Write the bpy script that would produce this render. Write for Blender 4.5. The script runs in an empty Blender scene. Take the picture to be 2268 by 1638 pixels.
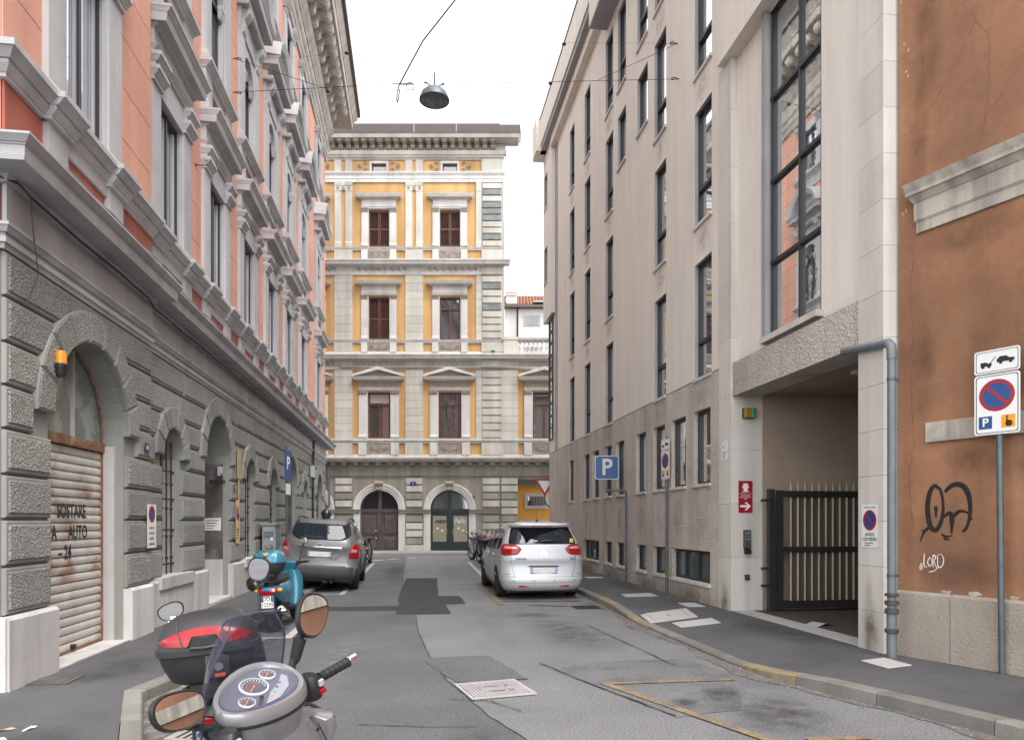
import bpy, math, random
from mathutils import Vector, Matrix
random.seed(11)
R = math.radians
SC = bpy.context.scene
COL = SC.collection

# ------------------------------------------------------------------ camera, sky, sun, exposure
# World frame: +y runs along the street away from the camera, +x across it to the right, z up, road at z = 0.
YAW = math.atan(218.0 / 1550.0)
CY, SY = math.cos(YAW), math.sin(YAW)
cam_d = bpy.data.cameras.new('camera')
cam_d.sensor_width = 36.0
cam_d.lens = 1550.0 / 2268.0 * 36.0
cam_d.shift_y = (1155.0 - 819.0) / 2268.0
cam_d.clip_start = 0.05
cam_d.clip_end = 600.0
cam = bpy.data.objects.new('camera', cam_d)
cam.location = (0, 0, 1.68)
cam.rotation_euler = (R(90), 0, -YAW)
COL.objects.link(cam)
SC.camera = cam

SUN_EL, SUN_AZ = R(60), R(150)          # azimuth clockwise from +y
w = bpy.data.worlds.new('World')
SC.world = w
w.use_nodes = True
nt = w.node_tree
nt.nodes.clear()
sky = nt.nodes.new('ShaderNodeTexSky')
sky.sky_type = 'NISHITA'
sky.sun_disc = False
sky.sun_elevation = SUN_EL
sky.sun_rotation = SUN_AZ
sky.air_density = 1.0
sky.dust_density = 0.6
sky.ozone_density = 1.0
hs = nt.nodes.new('ShaderNodeHueSaturation')
hs.inputs['Saturation'].default_value = 0.12
hs.inputs['Value'].default_value = 1.0
bg = nt.nodes.new('ShaderNodeBackground')
bg.inputs['Strength'].default_value = 0.15
wo = nt.nodes.new('ShaderNodeOutputWorld')
nt.links.new(sky.outputs[0], hs.inputs['Color'])
nt.links.new(hs.outputs[0], bg.inputs['Color'])
nt.links.new(bg.outputs[0], wo.inputs['Surface'])
sd = bpy.data.lights.new('sun', 'SUN')
sd.energy = 0.8
sd.angle = R(30)
sd.color = (1.0, 0.95, 0.9)
so = bpy.data.objects.new('sun', sd)
COL.objects.link(so)
so.rotation_euler = Vector((math.sin(SUN_AZ) * math.cos(SUN_EL), math.cos(SUN_AZ) * math.cos(SUN_EL), math.sin(SUN_EL))).to_track_quat('Z', 'Y').to_euler()
SC.view_settings.view_transform = 'Standard'
SC.view_settings.look = 'None'
SC.view_settings.gamma = 1.0
SC.view_settings.exposure = 2.05
SC.view_settings.use_curve_mapping = False
SC.cycles.max_bounces = 6
SC.cycles.diffuse_bounces = 3
SC.cycles.use_denoising = True


# ------------------------------------------------------------------ materials
def s2l(r, g, b):
    f = lambda c: (c / 255 / 12.92) if c / 255 <= 0.04045 else ((c / 255 + 0.055) / 1.055) ** 2.4
    return (f(r), f(g), f(b))


MATS = {}


def mat(name, col, rough=0.7, metal=0.0, var=0.12, vscale=1.3, fine=0.0, fscale=60.0, bump=0.0, bscale=40.0, bdist=0.02,
        streak=0.0, sscale=3.0, stain=0.0, stcol=None, stscale=1.2, stlo=0.52, sthi=0.68, spec=0.5, coat=0.0, alpha=1.0, trans=0.0,
        ior=1.45, vor=0.0, orand=0.0, emit=0.0):
    if name in MATS:
        return MATS[name]
    m = bpy.data.materials.new(name)
    m.use_nodes = True
    n, l = m.node_tree.nodes, m.node_tree.links
    b = n['Principled BSDF']
    b.inputs['Roughness'].default_value = rough
    b.inputs['Metallic'].default_value = metal
    b.inputs['Specular IOR Level'].default_value = spec
    b.inputs['Coat Weight'].default_value = coat
    b.inputs['Coat Roughness'].default_value = 0.06
    b.inputs['Alpha'].default_value = alpha
    b.inputs['Transmission Weight'].default_value = trans
    b.inputs['IOR'].default_value = ior
    g = n.new('ShaderNodeNewGeometry')
    pos = g.outputs['Position']

    def noise(scale, det=4, stretch=None, rough_=0.55):
        src = pos
        if stretch:
            mp = n.new('ShaderNodeMapping')
            mp.inputs['Scale'].default_value = stretch
            l.new(pos, mp.inputs['Vector'])
            src = mp.outputs[0]
        t = n.new('ShaderNodeTexNoise')
        t.inputs['Scale'].default_value = scale
        t.inputs['Detail'].default_value = det
        t.inputs['Roughness'].default_value = rough_
        l.new(src, t.inputs['Vector'])
        return t.outputs['Fac']

    def rng(src, a, b_, c, d):
        r = n.new('ShaderNodeMapRange')
        r.inputs[1].default_value, r.inputs[2].default_value = a, b_
        r.inputs[3].default_value, r.inputs[4].default_value = c, d
        l.new(src, r.inputs[0])
        return r.outputs[0]

    def mul(cs, fac):
        mx = n.new('ShaderNodeMix')
        mx.data_type = 'RGBA'
        mx.blend_type = 'MULTIPLY'
        mx.inputs[0].default_value = 1.0
        if isinstance(cs, tuple):
            mx.inputs[6].default_value = (*cs, 1)
        else:
            l.new(cs, mx.inputs[6])
        cb = n.new('ShaderNodeCombineColor')
        for i in range(3):
            l.new(fac, cb.inputs[i])
        l.new(cb.outputs[0], mx.inputs[7])
        return mx.outputs[2]

    c = tuple(col)
    if var:
        c = mul(c, rng(noise(vscale, 5), 0.3, 0.7, 1 - var, 1 + var * 0.8))
    if orand:
        oi = n.new('ShaderNodeObjectInfo')
        c = mul(c, rng(oi.outputs['Random'], 0, 1, 1 - orand, 1 + orand))
    if fine:
        c = mul(c, rng(noise(fscale, 3), 0.3, 0.7, 1 - fine, 1 + fine))
    if streak:
        c = mul(c, rng(noise(sscale, 4, (1, 1, 0.07)), 0.42, 0.68, 1, 1 - streak))
    if stain:
        mx = n.new('ShaderNodeMix')
        mx.data_type = 'RGBA'
        l.new(rng(noise(stscale, 7, None, 0.65), stlo, sthi, 0, stain), mx.inputs[0])
        if isinstance(c, tuple):
            mx.inputs[6].default_value = (*c, 1)
        else:
            l.new(c, mx.inputs[6])
        mx.inputs[7].default_value = (*(stcol or tuple(x * 0.4 for x in col)), 1)
        c = mx.outputs[2]
    if isinstance(c, tuple):
        b.inputs['Base Color'].default_value = (*c, 1)
    else:
        l.new(c, b.inputs['Base Color'])
    if emit:
        b.inputs['Emission Color'].default_value = (*col, 1)
        b.inputs['Emission Strength'].default_value = emit
    if bump:
        bp = n.new('ShaderNodeBump')
        bp.inputs['Strength'].default_value = bump
        bp.inputs['Distance'].default_value = bdist
        if vor:
            v = n.new('ShaderNodeTexVoronoi')
            v.inputs['Scale'].default_value = vor
            wn = n.new('ShaderNodeTexNoise')
            wn.inputs['Scale'].default_value = vor * 0.6
            wn.inputs['Detail'].default_value = 3
            l.new(pos, wn.inputs['Vector'])
            av = n.new('ShaderNodeMix')
            av.data_type = 'VECTOR'
            av.inputs[0].default_value = 0.06
            l.new(pos, av.inputs[4])
            l.new(wn.outputs['Color'], av.inputs[5])
            l.new(av.outputs[1], v.inputs['Vector'])
            l.new(v.outputs['Distance'], bp.inputs['Height'])
        else:
            l.new(noise(bscale, 5), bp.inputs['Height'])
        l.new(bp.outputs[0], b.inputs['Normal'])
    MATS[name] = m
    return m


def glass_mat(name, tint=(0.03, 0.035, 0.04), rough=0.02, wave=0.0, spec=1.0, wscale=1.5):
    if name in MATS:
        return MATS[name]
    m = mat(name, tint, rough, 0.0, var=0.0, spec=spec, bump=wave, bscale=wscale, bdist=0.05)
    m.node_tree.nodes['Principled BSDF'].inputs['IOR'].default_value = 1.9
    return m


def soft_mat(name, col, strength=0.8, nscale=6.0, rough=0.85, lo=0.35, hi=0.62):
    """A stain that thins out towards its rim (UV radius) and breaks up in noise."""
    if name in MATS:
        return MATS[name]
    m = bpy.data.materials.new(name)
    m.use_nodes = True
    n, l = m.node_tree.nodes, m.node_tree.links
    b = n['Principled BSDF']
    b.inputs['Base Color'].default_value = (*col, 1)
    b.inputs['Roughness'].default_value = rough
    uv = n.new('ShaderNodeUVMap')
    le = n.new('ShaderNodeVectorMath')
    le.operation = 'LENGTH'
    l.new(uv.outputs[0], le.inputs[0])
    r1 = n.new('ShaderNodeMapRange')
    r1.interpolation_type = 'SMOOTHSTEP'
    r1.inputs[1].default_value, r1.inputs[2].default_value = 0.15, 1.0
    r1.inputs[3].default_value, r1.inputs[4].default_value = 1.0, 0.0
    l.new(le.outputs['Value'], r1.inputs[0])
    g = n.new('ShaderNodeNewGeometry')
    t = n.new('ShaderNodeTexNoise')
    t.inputs['Scale'].default_value = nscale
    t.inputs['Detail'].default_value = 7
    t.inputs['Roughness'].default_value = 0.65
    l.new(g.outputs['Position'], t.inputs['Vector'])
    r2 = n.new('ShaderNodeMapRange')
    r2.inputs[1].default_value, r2.inputs[2].default_value = lo, hi
    r2.inputs[3].default_value, r2.inputs[4].default_value = 0.0, strength
    l.new(t.outputs['Fac'], r2.inputs[0])
    mu = n.new('ShaderNodeMath')
    mu.operation = 'MULTIPLY'
    l.new(r1.outputs[0], mu.inputs[0])
    l.new(r2.outputs[0], mu.inputs[1])
    l.new(mu.outputs[0], b.inputs['Alpha'])
    MATS[name] = m
    return m


def soft_stain(name, parent, m, c, u, v, label=None):
    """Flat stain centred at c with half axes u, v (vectors) in the parent's frame."""
    c, u, v = Vector(c), Vector(u), Vector(v)
    me = bpy.data.meshes.new(name)
    me.from_pydata([tuple(c - u - v), tuple(c + u - v), tuple(c + u + v), tuple(c - u + v)], [], [(0, 1, 2, 3)])
    ul = me.uv_layers.new(name='UVMap')
    for i, q in enumerate(((-1, -1), (1, -1), (1, 1), (-1, 1))):
        ul.data[i].uv = q
    me.materials.append(m)
    o = bpy.data.objects.new(name, me)
    COL.objects.link(o)
    o.parent = parent
    return o


# ------------------------------------------------------------------ mesh builder
class MB:
    def __init__(s):
        s.v, s.f, s.mi, s.m = [], [], [], 0

    def add(s, vs, fs):
        o = len(s.v)
        s.v += [tuple(p) for p in vs]
        for f in fs:
            s.f.append(tuple(i + o for i in f))
            s.mi.append(s.m)

    def box(s, x0, x1, y0, y1, z0, z1):
        if x0 > x1: x0, x1 = x1, x0
        if y0 > y1: y0, y1 = y1, y0
        if z0 > z1: z0, z1 = z1, z0
        s.add([(x0, y0, z0), (x1, y0, z0), (x1, y1, z0), (x0, y1, z0), (x0, y0, z1), (x1, y0, z1), (x1, y1, z1), (x0, y1, z1)],
              [(0, 3, 2, 1), (4, 5, 6, 7), (0, 1, 5, 4), (1, 2, 6, 5), (2, 3, 7, 6), (3, 0, 4, 7)])
        return s

    def frust(s, x0, y0, y1, z0, z1, p0, p1, e=None):
        """A moulding step on a wall face x0 (street side +x): projection p0 at z0 to p1 at z1, returned round both ends (e scales the end overhang)."""
        e = 1.0 if e is None else e
        ea, eb = e if isinstance(e, tuple) else (e, e)
        a, b, a2, b2 = p0 * ea, p1 * ea, p0 * eb, p1 * eb
        s.add([(x0 - 0.02, y0 - a, z0), (x0 + p0, y0 - a, z0), (x0 + p0, y1 + a2, z0), (x0 - 0.02, y1 + a2, z0),
               (x0 - 0.02, y0 - b, z1), (x0 + p1, y0 - b, z1), (x0 + p1, y1 + b2, z1), (x0 - 0.02, y1 + b2, z1)],
              [(0, 3, 2, 1), (4, 5, 6, 7), (0, 1, 5, 4), (1, 2, 6, 5), (2, 3, 7, 6), (3, 0, 4, 7)])
        return s

    def mould(s, x0, y0, y1, steps, e=None):
        for z0, z1, p0, p1 in steps:
            s.frust(x0, y0, y1, z0, z1, p0, p1, e)
        return s

    def prism(s, poly, a0, a1, axis='x'):
        """poly: list of 2d points in the plane of the other two axes (y,z for x; x,z for y; x,y for z)."""
        n = len(poly)
        P = {'x': lambda p, a: (a, p[0], p[1]), 'y': lambda p, a: (p[0], a, p[1]), 'z': lambda p, a: (p[0], p[1], a)}[axis]
        s.add([P(p, a0) for p in poly] + [P(p, a1) for p in poly],
              [tuple(range(n))[::-1], tuple(range(n, 2 * n))] + [(i, (i + 1) % n, n + (i + 1) % n, n + i) for i in range(n)])
        return s

    def quad(s, a, b, c, d):
        s.add([a, b, c, d], [(0, 1, 2, 3)])
        return s

    def tube(s, pts, r, n=8, cap=True):
        pts = [Vector(p) for p in pts]
        rs = r if isinstance(r, (list, tuple)) else [r] * len(pts)
        up = Vector((0, 0, 1))
        vs, fs = [], []
        prev = None
        for i, p in enumerate(pts):
            d = (pts[min(i + 1, len(pts) - 1)] - pts[max(i - 1, 0)])
            d = d.normalized() if d.length > 1e-9 else Vector((0, 0, 1))
            if prev is None:
                a = d.cross(up)
                if a.length < 1e-3:
                    a = d.cross(Vector((1, 0, 0)))
            else:
                a = prev - d * prev.dot(d)
            a.normalize()
            prev = a
            b_ = d.cross(a)
            for j in range(n):
                t = 2 * math.pi * j / n
                vs.append(p + (a * math.cos(t) + b_ * math.sin(t)) * rs[i])
        for i in range(len(pts) - 1):
            for j in range(n):
                k = (j + 1) % n
                fs.append((i * n + j, i * n + k, (i + 1) * n + k, (i + 1) * n + j))
        if cap:
            fs.append(tuple(range(n))[::-1])
            fs.append(tuple(range((len(pts) - 1) * n, len(pts) * n)))
        s.add(vs, fs)
        return s

    def lathe(s, prof, c=(0, 0, 0), n=20, axis='z', M=None):
        vs, fs = [], []
        for r, h in prof:
            for j in range(n):
                t = 2 * math.pi * j / n
                a, b_ = r * math.cos(t), r * math.sin(t)
                p = {'z': (a, b_, h), 'x': (h, a, b_), 'y': (b_, h, a)}[axis]
                vs.append(p)
        m = len(prof)
        for i in range(m - 1):
            for j in range(n):
                k = (j + 1) % n
                fs.append((i * n + j, i * n + k, (i + 1) * n + k, (i + 1) * n + j))
        if prof[0][0] > 1e-6: fs.append(tuple(range(n))[::-1])
        if prof[-1][0] > 1e-6: fs.append(tuple(range((m - 1) * n, m * n)))
        if M is not None: vs = [M @ Vector(p) for p in vs]
        s.add([(p[0] + c[0], p[1] + c[1], p[2] + c[2]) for p in vs], fs)
        return s

    def ball(s, c, rx, ry=None, rz=None, n=14, m=9):
        ry = rx if ry is None else ry
        rz = rx if rz is None else rz
        vs, fs = [], []
        for i in range(m + 1):
            ph = -math.pi / 2 + math.pi * i / m
            for j in range(n):
                t = 2 * math.pi * j / n
                vs.append((c[0] + rx * math.cos(ph) * math.cos(t), c[1] + ry * math.cos(ph) * math.sin(t), c[2] + rz * math.sin(ph)))
        for i in range(m):
            for j in range(n):
                k = (j + 1) % n
                fs.append((i * n + j, i * n + k, (i + 1) * n + k, (i + 1) * n + j))
        s.add(vs, fs)
        return s

    def loft(s, rings, cap=True, close=True):
        n = len(rings[0])
        vs = [p for r_ in rings for p in r_]
        fs = []
        for i in range(len(rings) - 1):
            for j in range(n if close else n - 1):
                k = (j + 1) % n
                fs.append((i * n + j, i * n + k, (i + 1) * n + k, (i + 1) * n + j))
        if cap and close:
            fs.append(tuple(range(n))[::-1])
            fs.append(tuple(range((len(rings) - 1) * n, len(rings) * n)))
        s.add(vs, fs)
        return s

    def archfill(s, x, yc, rad, zs, ztop, n=14, yr=None):
        """Wall between a half-round opening and the level ztop, on the plane x."""
        yr = rad if yr is None else yr
        ps = [(yc - rad * math.cos(math.pi * i / n), zs + rad * math.sin(math.pi * i / n)) for i in range(n + 1)]
        for i in range(n):
            s.quad((x, ps[i][0], ps[i][1]), (x, ps[i + 1][0], ps[i + 1][1]), (x, ps[i + 1][0], ztop), (x, ps[i][0], ztop))
        return s

    def archreveal(s, x0, x1, yc, rad, zs, z0, n=14):
        ps = [(yc - rad, z0)] + [(yc - rad * math.cos(math.pi * i / n), zs + rad * math.sin(math.pi * i / n)) for i in range(n + 1)] + [(yc + rad, z0)]
        for i in range(len(ps) - 1):
            s.quad((x0, *ps[i]), (x1, *ps[i]), (x1, *ps[i + 1]), (x0, *ps[i + 1]))
        return s

    def wall(s, x, y0, y1, z0, z1, holes=()):
        """Plane x = const facing +x with rectangular holes (ya, yb, za, zb)."""
        ys = sorted({y0, y1, *[min(max(h[i], y0), y1) for h in holes for i in (0, 1)]})
        zs = sorted({z0, z1, *[min(max(h[i], z0), z1) for h in holes for i in (2, 3)]})
        for a, b in zip(ys, ys[1:]):
            for c, d in zip(zs, zs[1:]):
                if b - a < 1e-6 or d - c < 1e-6: continue
                my, mz = (a + b) / 2, (c + d) / 2
                if any(h[0] < my < h[1] and h[2] < mz < h[3] for h in holes): continue
                s.quad((x, a, c), (x, b, c), (x, b, d), (x, a, d))
        return s

    def reveal(s, x0, x1, ya, yb, za, zb, bottom=True):
        s.quad((x1, ya, za), (x0, ya, za), (x0, ya, zb), (x1, ya, zb))
        s.quad((x0, yb, za), (x1, yb, za), (x1, yb, zb), (x0, yb, zb))
        s.quad((x0, ya, zb), (x0, yb, zb), (x1, yb, zb), (x1, ya, zb))
        if bottom: s.quad((x0, yb, za), (x0, ya, za), (x1, ya, za), (x1, yb, za))
        return s

    def mesh(s, name, mats, smooth=False):
        me = bpy.data.meshes.new(name)
        me.from_pydata(s.v, [], s.f)
        for m in (mats if isinstance(mats, (list, tuple)) else [mats]):
            me.materials.append(m)
        if any(s.mi):
            me.polygons.foreach_set('material_index', s.mi)
        if smooth:
            me.polygons.foreach_set('use_smooth', [True] * len(s.f))
            if smooth != 'all' and hasattr(me, 'set_sharp_from_angle'):
                me.set_sharp_from_angle(angle=R(38))
        me.validate()
        me.update()
        return me


def link(name, data, parent=None, loc=None, rot=None, scale=None):
    o = bpy.data.objects.new(name, data)
    COL.objects.link(o)
    if parent: o.parent = parent
    if loc is not None: o.location = loc
    if rot is not None: o.rotation_euler = rot
    if scale is not None: o.scale = scale
    return o


def part(name, mb, m, parent=None, smooth=False, loc=None, rot=None, bevel=0, subsurf=0, kind=None, label=None):
    o = link(name, mb.mesh(name, m, smooth), parent, loc, rot)
    if bevel:
        md = o.modifiers.new('Bevel', 'BEVEL')
        md.width = bevel
        md.segments = 2
        md.limit_method = 'ANGLE'
        md.angle_limit = R(35)
    if subsurf:
        md = o.modifiers.new('Subdivision', 'SUBSURF')
        md.levels = md.render_levels = subsurf
    if kind: o['kind'] = kind
    if label: o['label'] = label
    return o


def tag(o, label, cat, group=None):
    o['label'] = label
    o['category'] = cat
    if group: o['group'] = group
    return o


def thing(name, label, cat, loc=(0, 0, 0), rotz=0.0, group=None, rot=None):
    o = link(name, None, None, loc, rot if rot is not None else (0, 0, rotz))
    o.empty_display_size = 0.2
    return tag(o, label, cat, group)


def text_part(name, txt, size, m, parent, loc, rot, align='CENTER', ext=0.001, bold=False, sx=1.0, width=None):
    cu = bpy.data.curves.new(name, 'FONT')
    cu.body = txt
    cu.size = size
    cu.align_x = align
    cu.align_y = 'CENTER'
    cu.extrude = ext
    cu.resolution_u = 3
    if bold: cu.offset = size * 0.022
    cu.materials.append(m)
    tmp = bpy.data.objects.new(name, cu)
    me = bpy.data.meshes.new_from_object(tmp)
    bpy.data.objects.remove(tmp)
    o = link(name, me, parent, loc, rot)
    o.scale = (sx, 1, 1)
    return o


def dup(o, parent=None, **kw):
    c = o.copy()
    COL.objects.link(c)
    c.parent = parent
    for ch in list(o.children):
        dup(ch, c)
    for k, v in kw.items():
        if k in ('loc',): c.location = v
        elif k == 'rotz': c.rotation_euler = (0, 0, v)
        else: c[k] = v
    return c


FACE_X = (R(90), 0, R(90))       # text lying on a plane facing +x, reading along +y
# ------------------------------------------------------------------ palette
PINK = mat('pink_plaster', (0.60, 0.305, 0.225), 0.85, orand=0.035, var=0.1, vscale=0.7, fine=0.05, fscale=25, bump=0.25, bscale=120, bdist=0.004, streak=0.16, sscale=2.2, stain=0.35, stcol=(0.55, 0.26, 0.2), stscale=0.5)
RED = mat('red_plaster', (0.40, 0.125, 0.085), 0.85, var=0.12, vscale=1.2, bump=0.2, bscale=90, bdist=0.004, streak=0.25, sscale=6)
GTRIM = mat('grey_trim', (0.44, 0.432, 0.44), 0.75, var=0.08, vscale=1.5, fine=0.04, bump=0.15, bscale=70, bdist=0.004, streak=0.22, sscale=2.5, stain=0.4, stcol=(0.22, 0.205, 0.19), stscale=1.1, stlo=0.5, sthi=0.78)
CORN = mat('cornice_stone', (0.45, 0.41, 0.37), 0.8, var=0.12, vscale=1.5, bump=0.2, bscale=50, bdist=0.006, streak=0.3, sscale=3, stain=0.5, stcol=(0.22, 0.2, 0.18), stscale=1.0, stlo=0.5, sthi=0.8)
ROUGHG = mat('rough_grey_stucco', (0.30, 0.292, 0.27), 0.9, var=0.16, vscale=0.9, fine=0.3, fscale=60, bump=0.9, bdist=0.03, vor=46.0, orand=0.13, stain=0.35, stcol=(0.17, 0.16, 0.145), stscale=1.6)
SMOOTHG = mat('smooth_grey_stucco', (0.25, 0.255, 0.235), 0.85, orand=0.08, var=0.12, vscale=1.2, bump=0.15, bscale=60, bdist=0.004, streak=0.2)
PLINTH = mat('white_plinth_stone', (0.53, 0.512, 0.50), 0.8, orand=0.09, var=0.08, vscale=2, fine=0.05, fscale=80, bump=0.35, bscale=70, bdist=0.006, streak=0.25, sscale=4, stain=0.45, stcol=(0.3, 0.27, 0.24), stscale=1.5, stlo=0.55, sthi=0.8)
DARK = mat('dark_recess', (0.035, 0.033, 0.032), 0.9, var=0.2)
FRAMED = mat('dark_window_frame', (0.02, 0.022, 0.028), 0.45, var=0.1)
FRAMEW = mat('pale_window_frame', (0.36, 0.36, 0.38), 0.5, var=0.1)
GLASS = glass_mat('window_glass', (0.045, 0.055, 0.06), 0.02, wave=0.05, wscale=0.8)
GLASSG = glass_mat('green_grey_glass', (0.10, 0.12, 0.115), 0.05, wave=0.04, wscale=0.8, spec=0.8)
GLASSM = glass_mat('mirror_office_glass', (0.05, 0.055, 0.055), 0.012, wave=0.022, wscale=0.8, spec=1.0)
def coated(m, col, metal, rough):
    p = m.node_tree.nodes['Principled BSDF']
    p.inputs['Base Color'].default_value = (*col, 1)
    p.inputs['Metallic'].default_value = metal
    p.inputs['Roughness'].default_value = rough


coated(GLASSM, (0.72, 0.74, 0.73), 0.95, 0.012)
coated(GLASS, (0.55, 0.57, 0.60), 0.9, 0.02)
GLASSF = glass_mat('old_window_glass', (0.05, 0.055, 0.06), 0.03, wave=0.05, wscale=0.8)
RPLAST = mat('pale_render', (0.74, 0.68, 0.60), 0.85, var=0.05, vscale=0.6, fine=0.05, fscale=30, bump=0.3, bscale=90, bdist=0.006, streak=0.09, sscale=4.5, stain=0.3, stcol=(0.65, 0.585, 0.52), stscale=0.35)
RROUGH = mat('rough_brown_render', (0.54, 0.48, 0.42), 0.9, var=0.12, vscale=0.8, fine=0.14, fscale=60, bump=0.9, bdist=0.025, vor=30.0, streak=0.25, sscale=2.2, stain=0.35, stcol=(0.30, 0.255, 0.215), stscale=0.9)
RSTONE = mat('pale_cladding_stone', (0.60, 0.555, 0.505), 0.7, orand=0.06, var=0.06, vscale=1.3, fine=0.03, fscale=50, streak=0.2, sscale=3, bump=0.1, bscale=60, bdist=0.003, stain=0.4, stcol=(0.33, 0.28, 0.24), stscale=0.9, stlo=0.58, sthi=0.8)
GREYST = mat('grey_reveal_stone', (0.30, 0.295, 0.305), 0.7, var=0.1, vscale=2, bump=0.1, bscale=60, bdist=0.003)
ORANGE = mat('orange_stucco', (0.335, 0.162, 0.086), 0.88, var=0.34, vscale=0.75, fine=0.07, fscale=14, bump=0.4, bscale=28, bdist=0.012, streak=0.3, sscale=1.6, stain=0.75, stcol=(0.17, 0.088, 0.055), stscale=0.7, stlo=0.46, sthi=0.72)
ORPL = mat('warm_plinth_stone', (0.31, 0.265, 0.22), 0.9, orand=0.1, var=0.15, vscale=1.2, fine=0.12, fscale=60, bump=0.8, bscale=38, bdist=0.02, stain=0.6, stcol=(0.43, 0.41, 0.38), stscale=1.1, stlo=0.52, sthi=0.75)
YELLOW = mat('yellow_plaster', (0.56, 0.335, 0.135), 0.85, var=0.1, vscale=0.5, fine=0.04, bump=0.15, bscale=40, bdist=0.006, streak=0.3, sscale=1.5, stain=0.5, stcol=(0.34, 0.18, 0.065), stscale=0.45)
FSTONE = mat('pale_facade_stone', (0.50, 0.478, 0.425), 0.8, orand=0.09, var=0.1, vscale=0.8, fine=0.04, bump=0.15, bscale=30, bdist=0.006, streak=0.25, sscale=1.6, stain=0.5, stcol=(0.25, 0.26, 0.25), stscale=0.55, stlo=0.52, sthi=0.7)
FWHITE = mat('white_facade_trim', (0.55, 0.535, 0.515), 0.75, var=0.08, vscale=1.2, streak=0.2, sscale=2.5, bump=0.1, bscale=30, bdist=0.005, stain=0.4, stcol=(0.25, 0.24, 0.225), stscale=1.0, stlo=0.56, sthi=0.75)
FGREY = mat('grey_facade_stone', (0.29, 0.27, 0.235), 0.85, var=0.14, vscale=0.7, bump=0.3, bscale=22, bdist=0.015, streak=0.35, sscale=1.8, stain=0.5, stcol=(0.2, 0.18, 0.16), stscale=0.7)
FRELIEF = mat('carved_relief_stone', (0.29, 0.25, 0.205), 0.85, var=0.2, vscale=4, bump=0.5, bscale=16, bdist=0.03)
SLATE = mat('exposed_slate_render', (0.19, 0.205, 0.20), 0.85, var=0.25, vscale=3, bump=0.6, bscale=18, bdist=0.02)
BROWNW = mat('brown_shutter_wood', (0.105, 0.043, 0.031), 0.6, var=0.3, vscale=4, bump=0.2, bscale=60, bdist=0.003, streak=0.3, sscale=8)
DOORW = mat('weathered_door_wood', (0.088, 0.07, 0.068), 0.6, var=0.3, vscale=3, bump=0.3, bscale=50, bdist=0.004, streak=0.35, sscale=9)
ROOFM = mat('brown_roof_metal', (0.075, 0.055, 0.049), 0.55, var=0.12, vscale=1)
TILE = mat('terracotta_tile', (0.40, 0.19, 0.13), 0.85, var=0.25, vscale=2.5, bump=0.2, bscale=20)
WHITEW = mat('white_wall', (0.60, 0.58, 0.57), 0.8, var=0.06, streak=0.15, sscale=1.5)
BLACKM = mat('black_metal', (0.012, 0.012, 0.013), 0.4, 0.3, var=0.2)
IRON = mat('dark_iron', (0.05, 0.045, 0.045), 0.55, 0.5, var=0.3, vscale=8)
GALV = mat('galvanised_post', (0.115, 0.135, 0.15), 0.5, 0.5, var=0.15, vscale=6, streak=0.2)
PIPE = mat('grey_painted_pipe', (0.165, 0.185, 0.195), 0.5, 0.2, var=0.1, vscale=6, streak=0.2, sscale=8)
WHITEP = mat('white_sign_paint', (0.72, 0.71, 0.69), 0.45, var=0.05)
BLUEP = mat('blue_sign_paint', (0.004, 0.055, 0.20), 0.35, var=0.06)
REDP = mat('red_sign_paint', (0.32, 0.008, 0.018), 0.4, var=0.08)
BLACKP = mat('black_print', (0.012, 0.012, 0.013), 0.6, var=0.0)
YELLP = mat('yellow_print', (0.72, 0.32, 0.015), 0.5, var=0.05)
RUBBER = mat('tyre_rubber', (0.014, 0.014, 0.015), 0.8, var=0.15, vscale=8, bump=0.2, bscale=120, bdist=0.002)
PLASTB = mat('black_plastic', (0.018, 0.018, 0.02), 0.45, var=0.12, vscale=8)
PLASTG = mat('dark_grey_plastic', (0.055, 0.057, 0.062), 0.55, var=0.1, vscale=6)
CHROME = mat('chrome', (0.75, 0.75, 0.77), 0.12, 1.0, var=0.04)
MIRROR = mat('mirror_glass', (0.9, 0.9, 0.9), 0.01, 1.0, var=0.0)
ALU = mat('alloy', (0.45, 0.45, 0.46), 0.32, 0.9, var=0.06)
REDLENS = mat('red_lens', (0.33, 0.004, 0.009), 0.14, var=0.2, vscale=25, coat=0.2)
ORLENS = mat('amber_lens', (0.78, 0.28, 0.012), 0.15, var=0.1, coat=0.4)
CLEARL = mat('clear_lens', (0.5, 0.42, 0.40), 0.12, 0.2, var=0.25, vscale=30, coat=0.6)
# ================================================================== GROUND
XL, XR = -3.852, 5.535
OLDASPH = mat('old_coarse_asphalt', (0.165, 0.164, 0.168), 0.9, var=0.14, vscale=0.8, fine=0.48, fscale=52, bump=0.8, bscale=70, bdist=0.008, stain=0.55, stcol=(0.06, 0.059, 0.06), stscale=0.45, stlo=0.55, sthi=0.75)
NEWASPH = mat('smoother_asphalt', (0.104, 0.104, 0.108), 0.88, var=0.16, vscale=0.7, fine=0.4, fscale=70, bump=0.4, bscale=140, bdist=0.005, stain=0.3, stcol=(0.053, 0.053, 0.055), stscale=0.5)
PATCH = mat('dark_asphalt_patch', (0.037, 0.037, 0.039), 0.88, var=0.2, vscale=2, fine=0.35, fscale=70, bump=0.4, bscale=140, bdist=0.005)
PAVASPH = mat('pavement_asphalt', (0.078, 0.077, 0.080), 0.85, var=0.25, vscale=0.9, fine=0.3, fscale=80, bump=0.3, bscale=120, bdist=0.004, stain=0.5, stcol=(0.108, 0.106, 0.108), stscale=0.7, stlo=0.45, sthi=0.7)
KERBM = mat('kerb_stone', (0.19, 0.182, 0.16), 0.85, orand=0.2, var=0.2, vscale=3, fine=0.12, fscale=60, bump=0.4, bscale=45, bdist=0.01, stain=0.5, stcol=(0.12, 0.11, 0.09), stscale=2)
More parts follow.
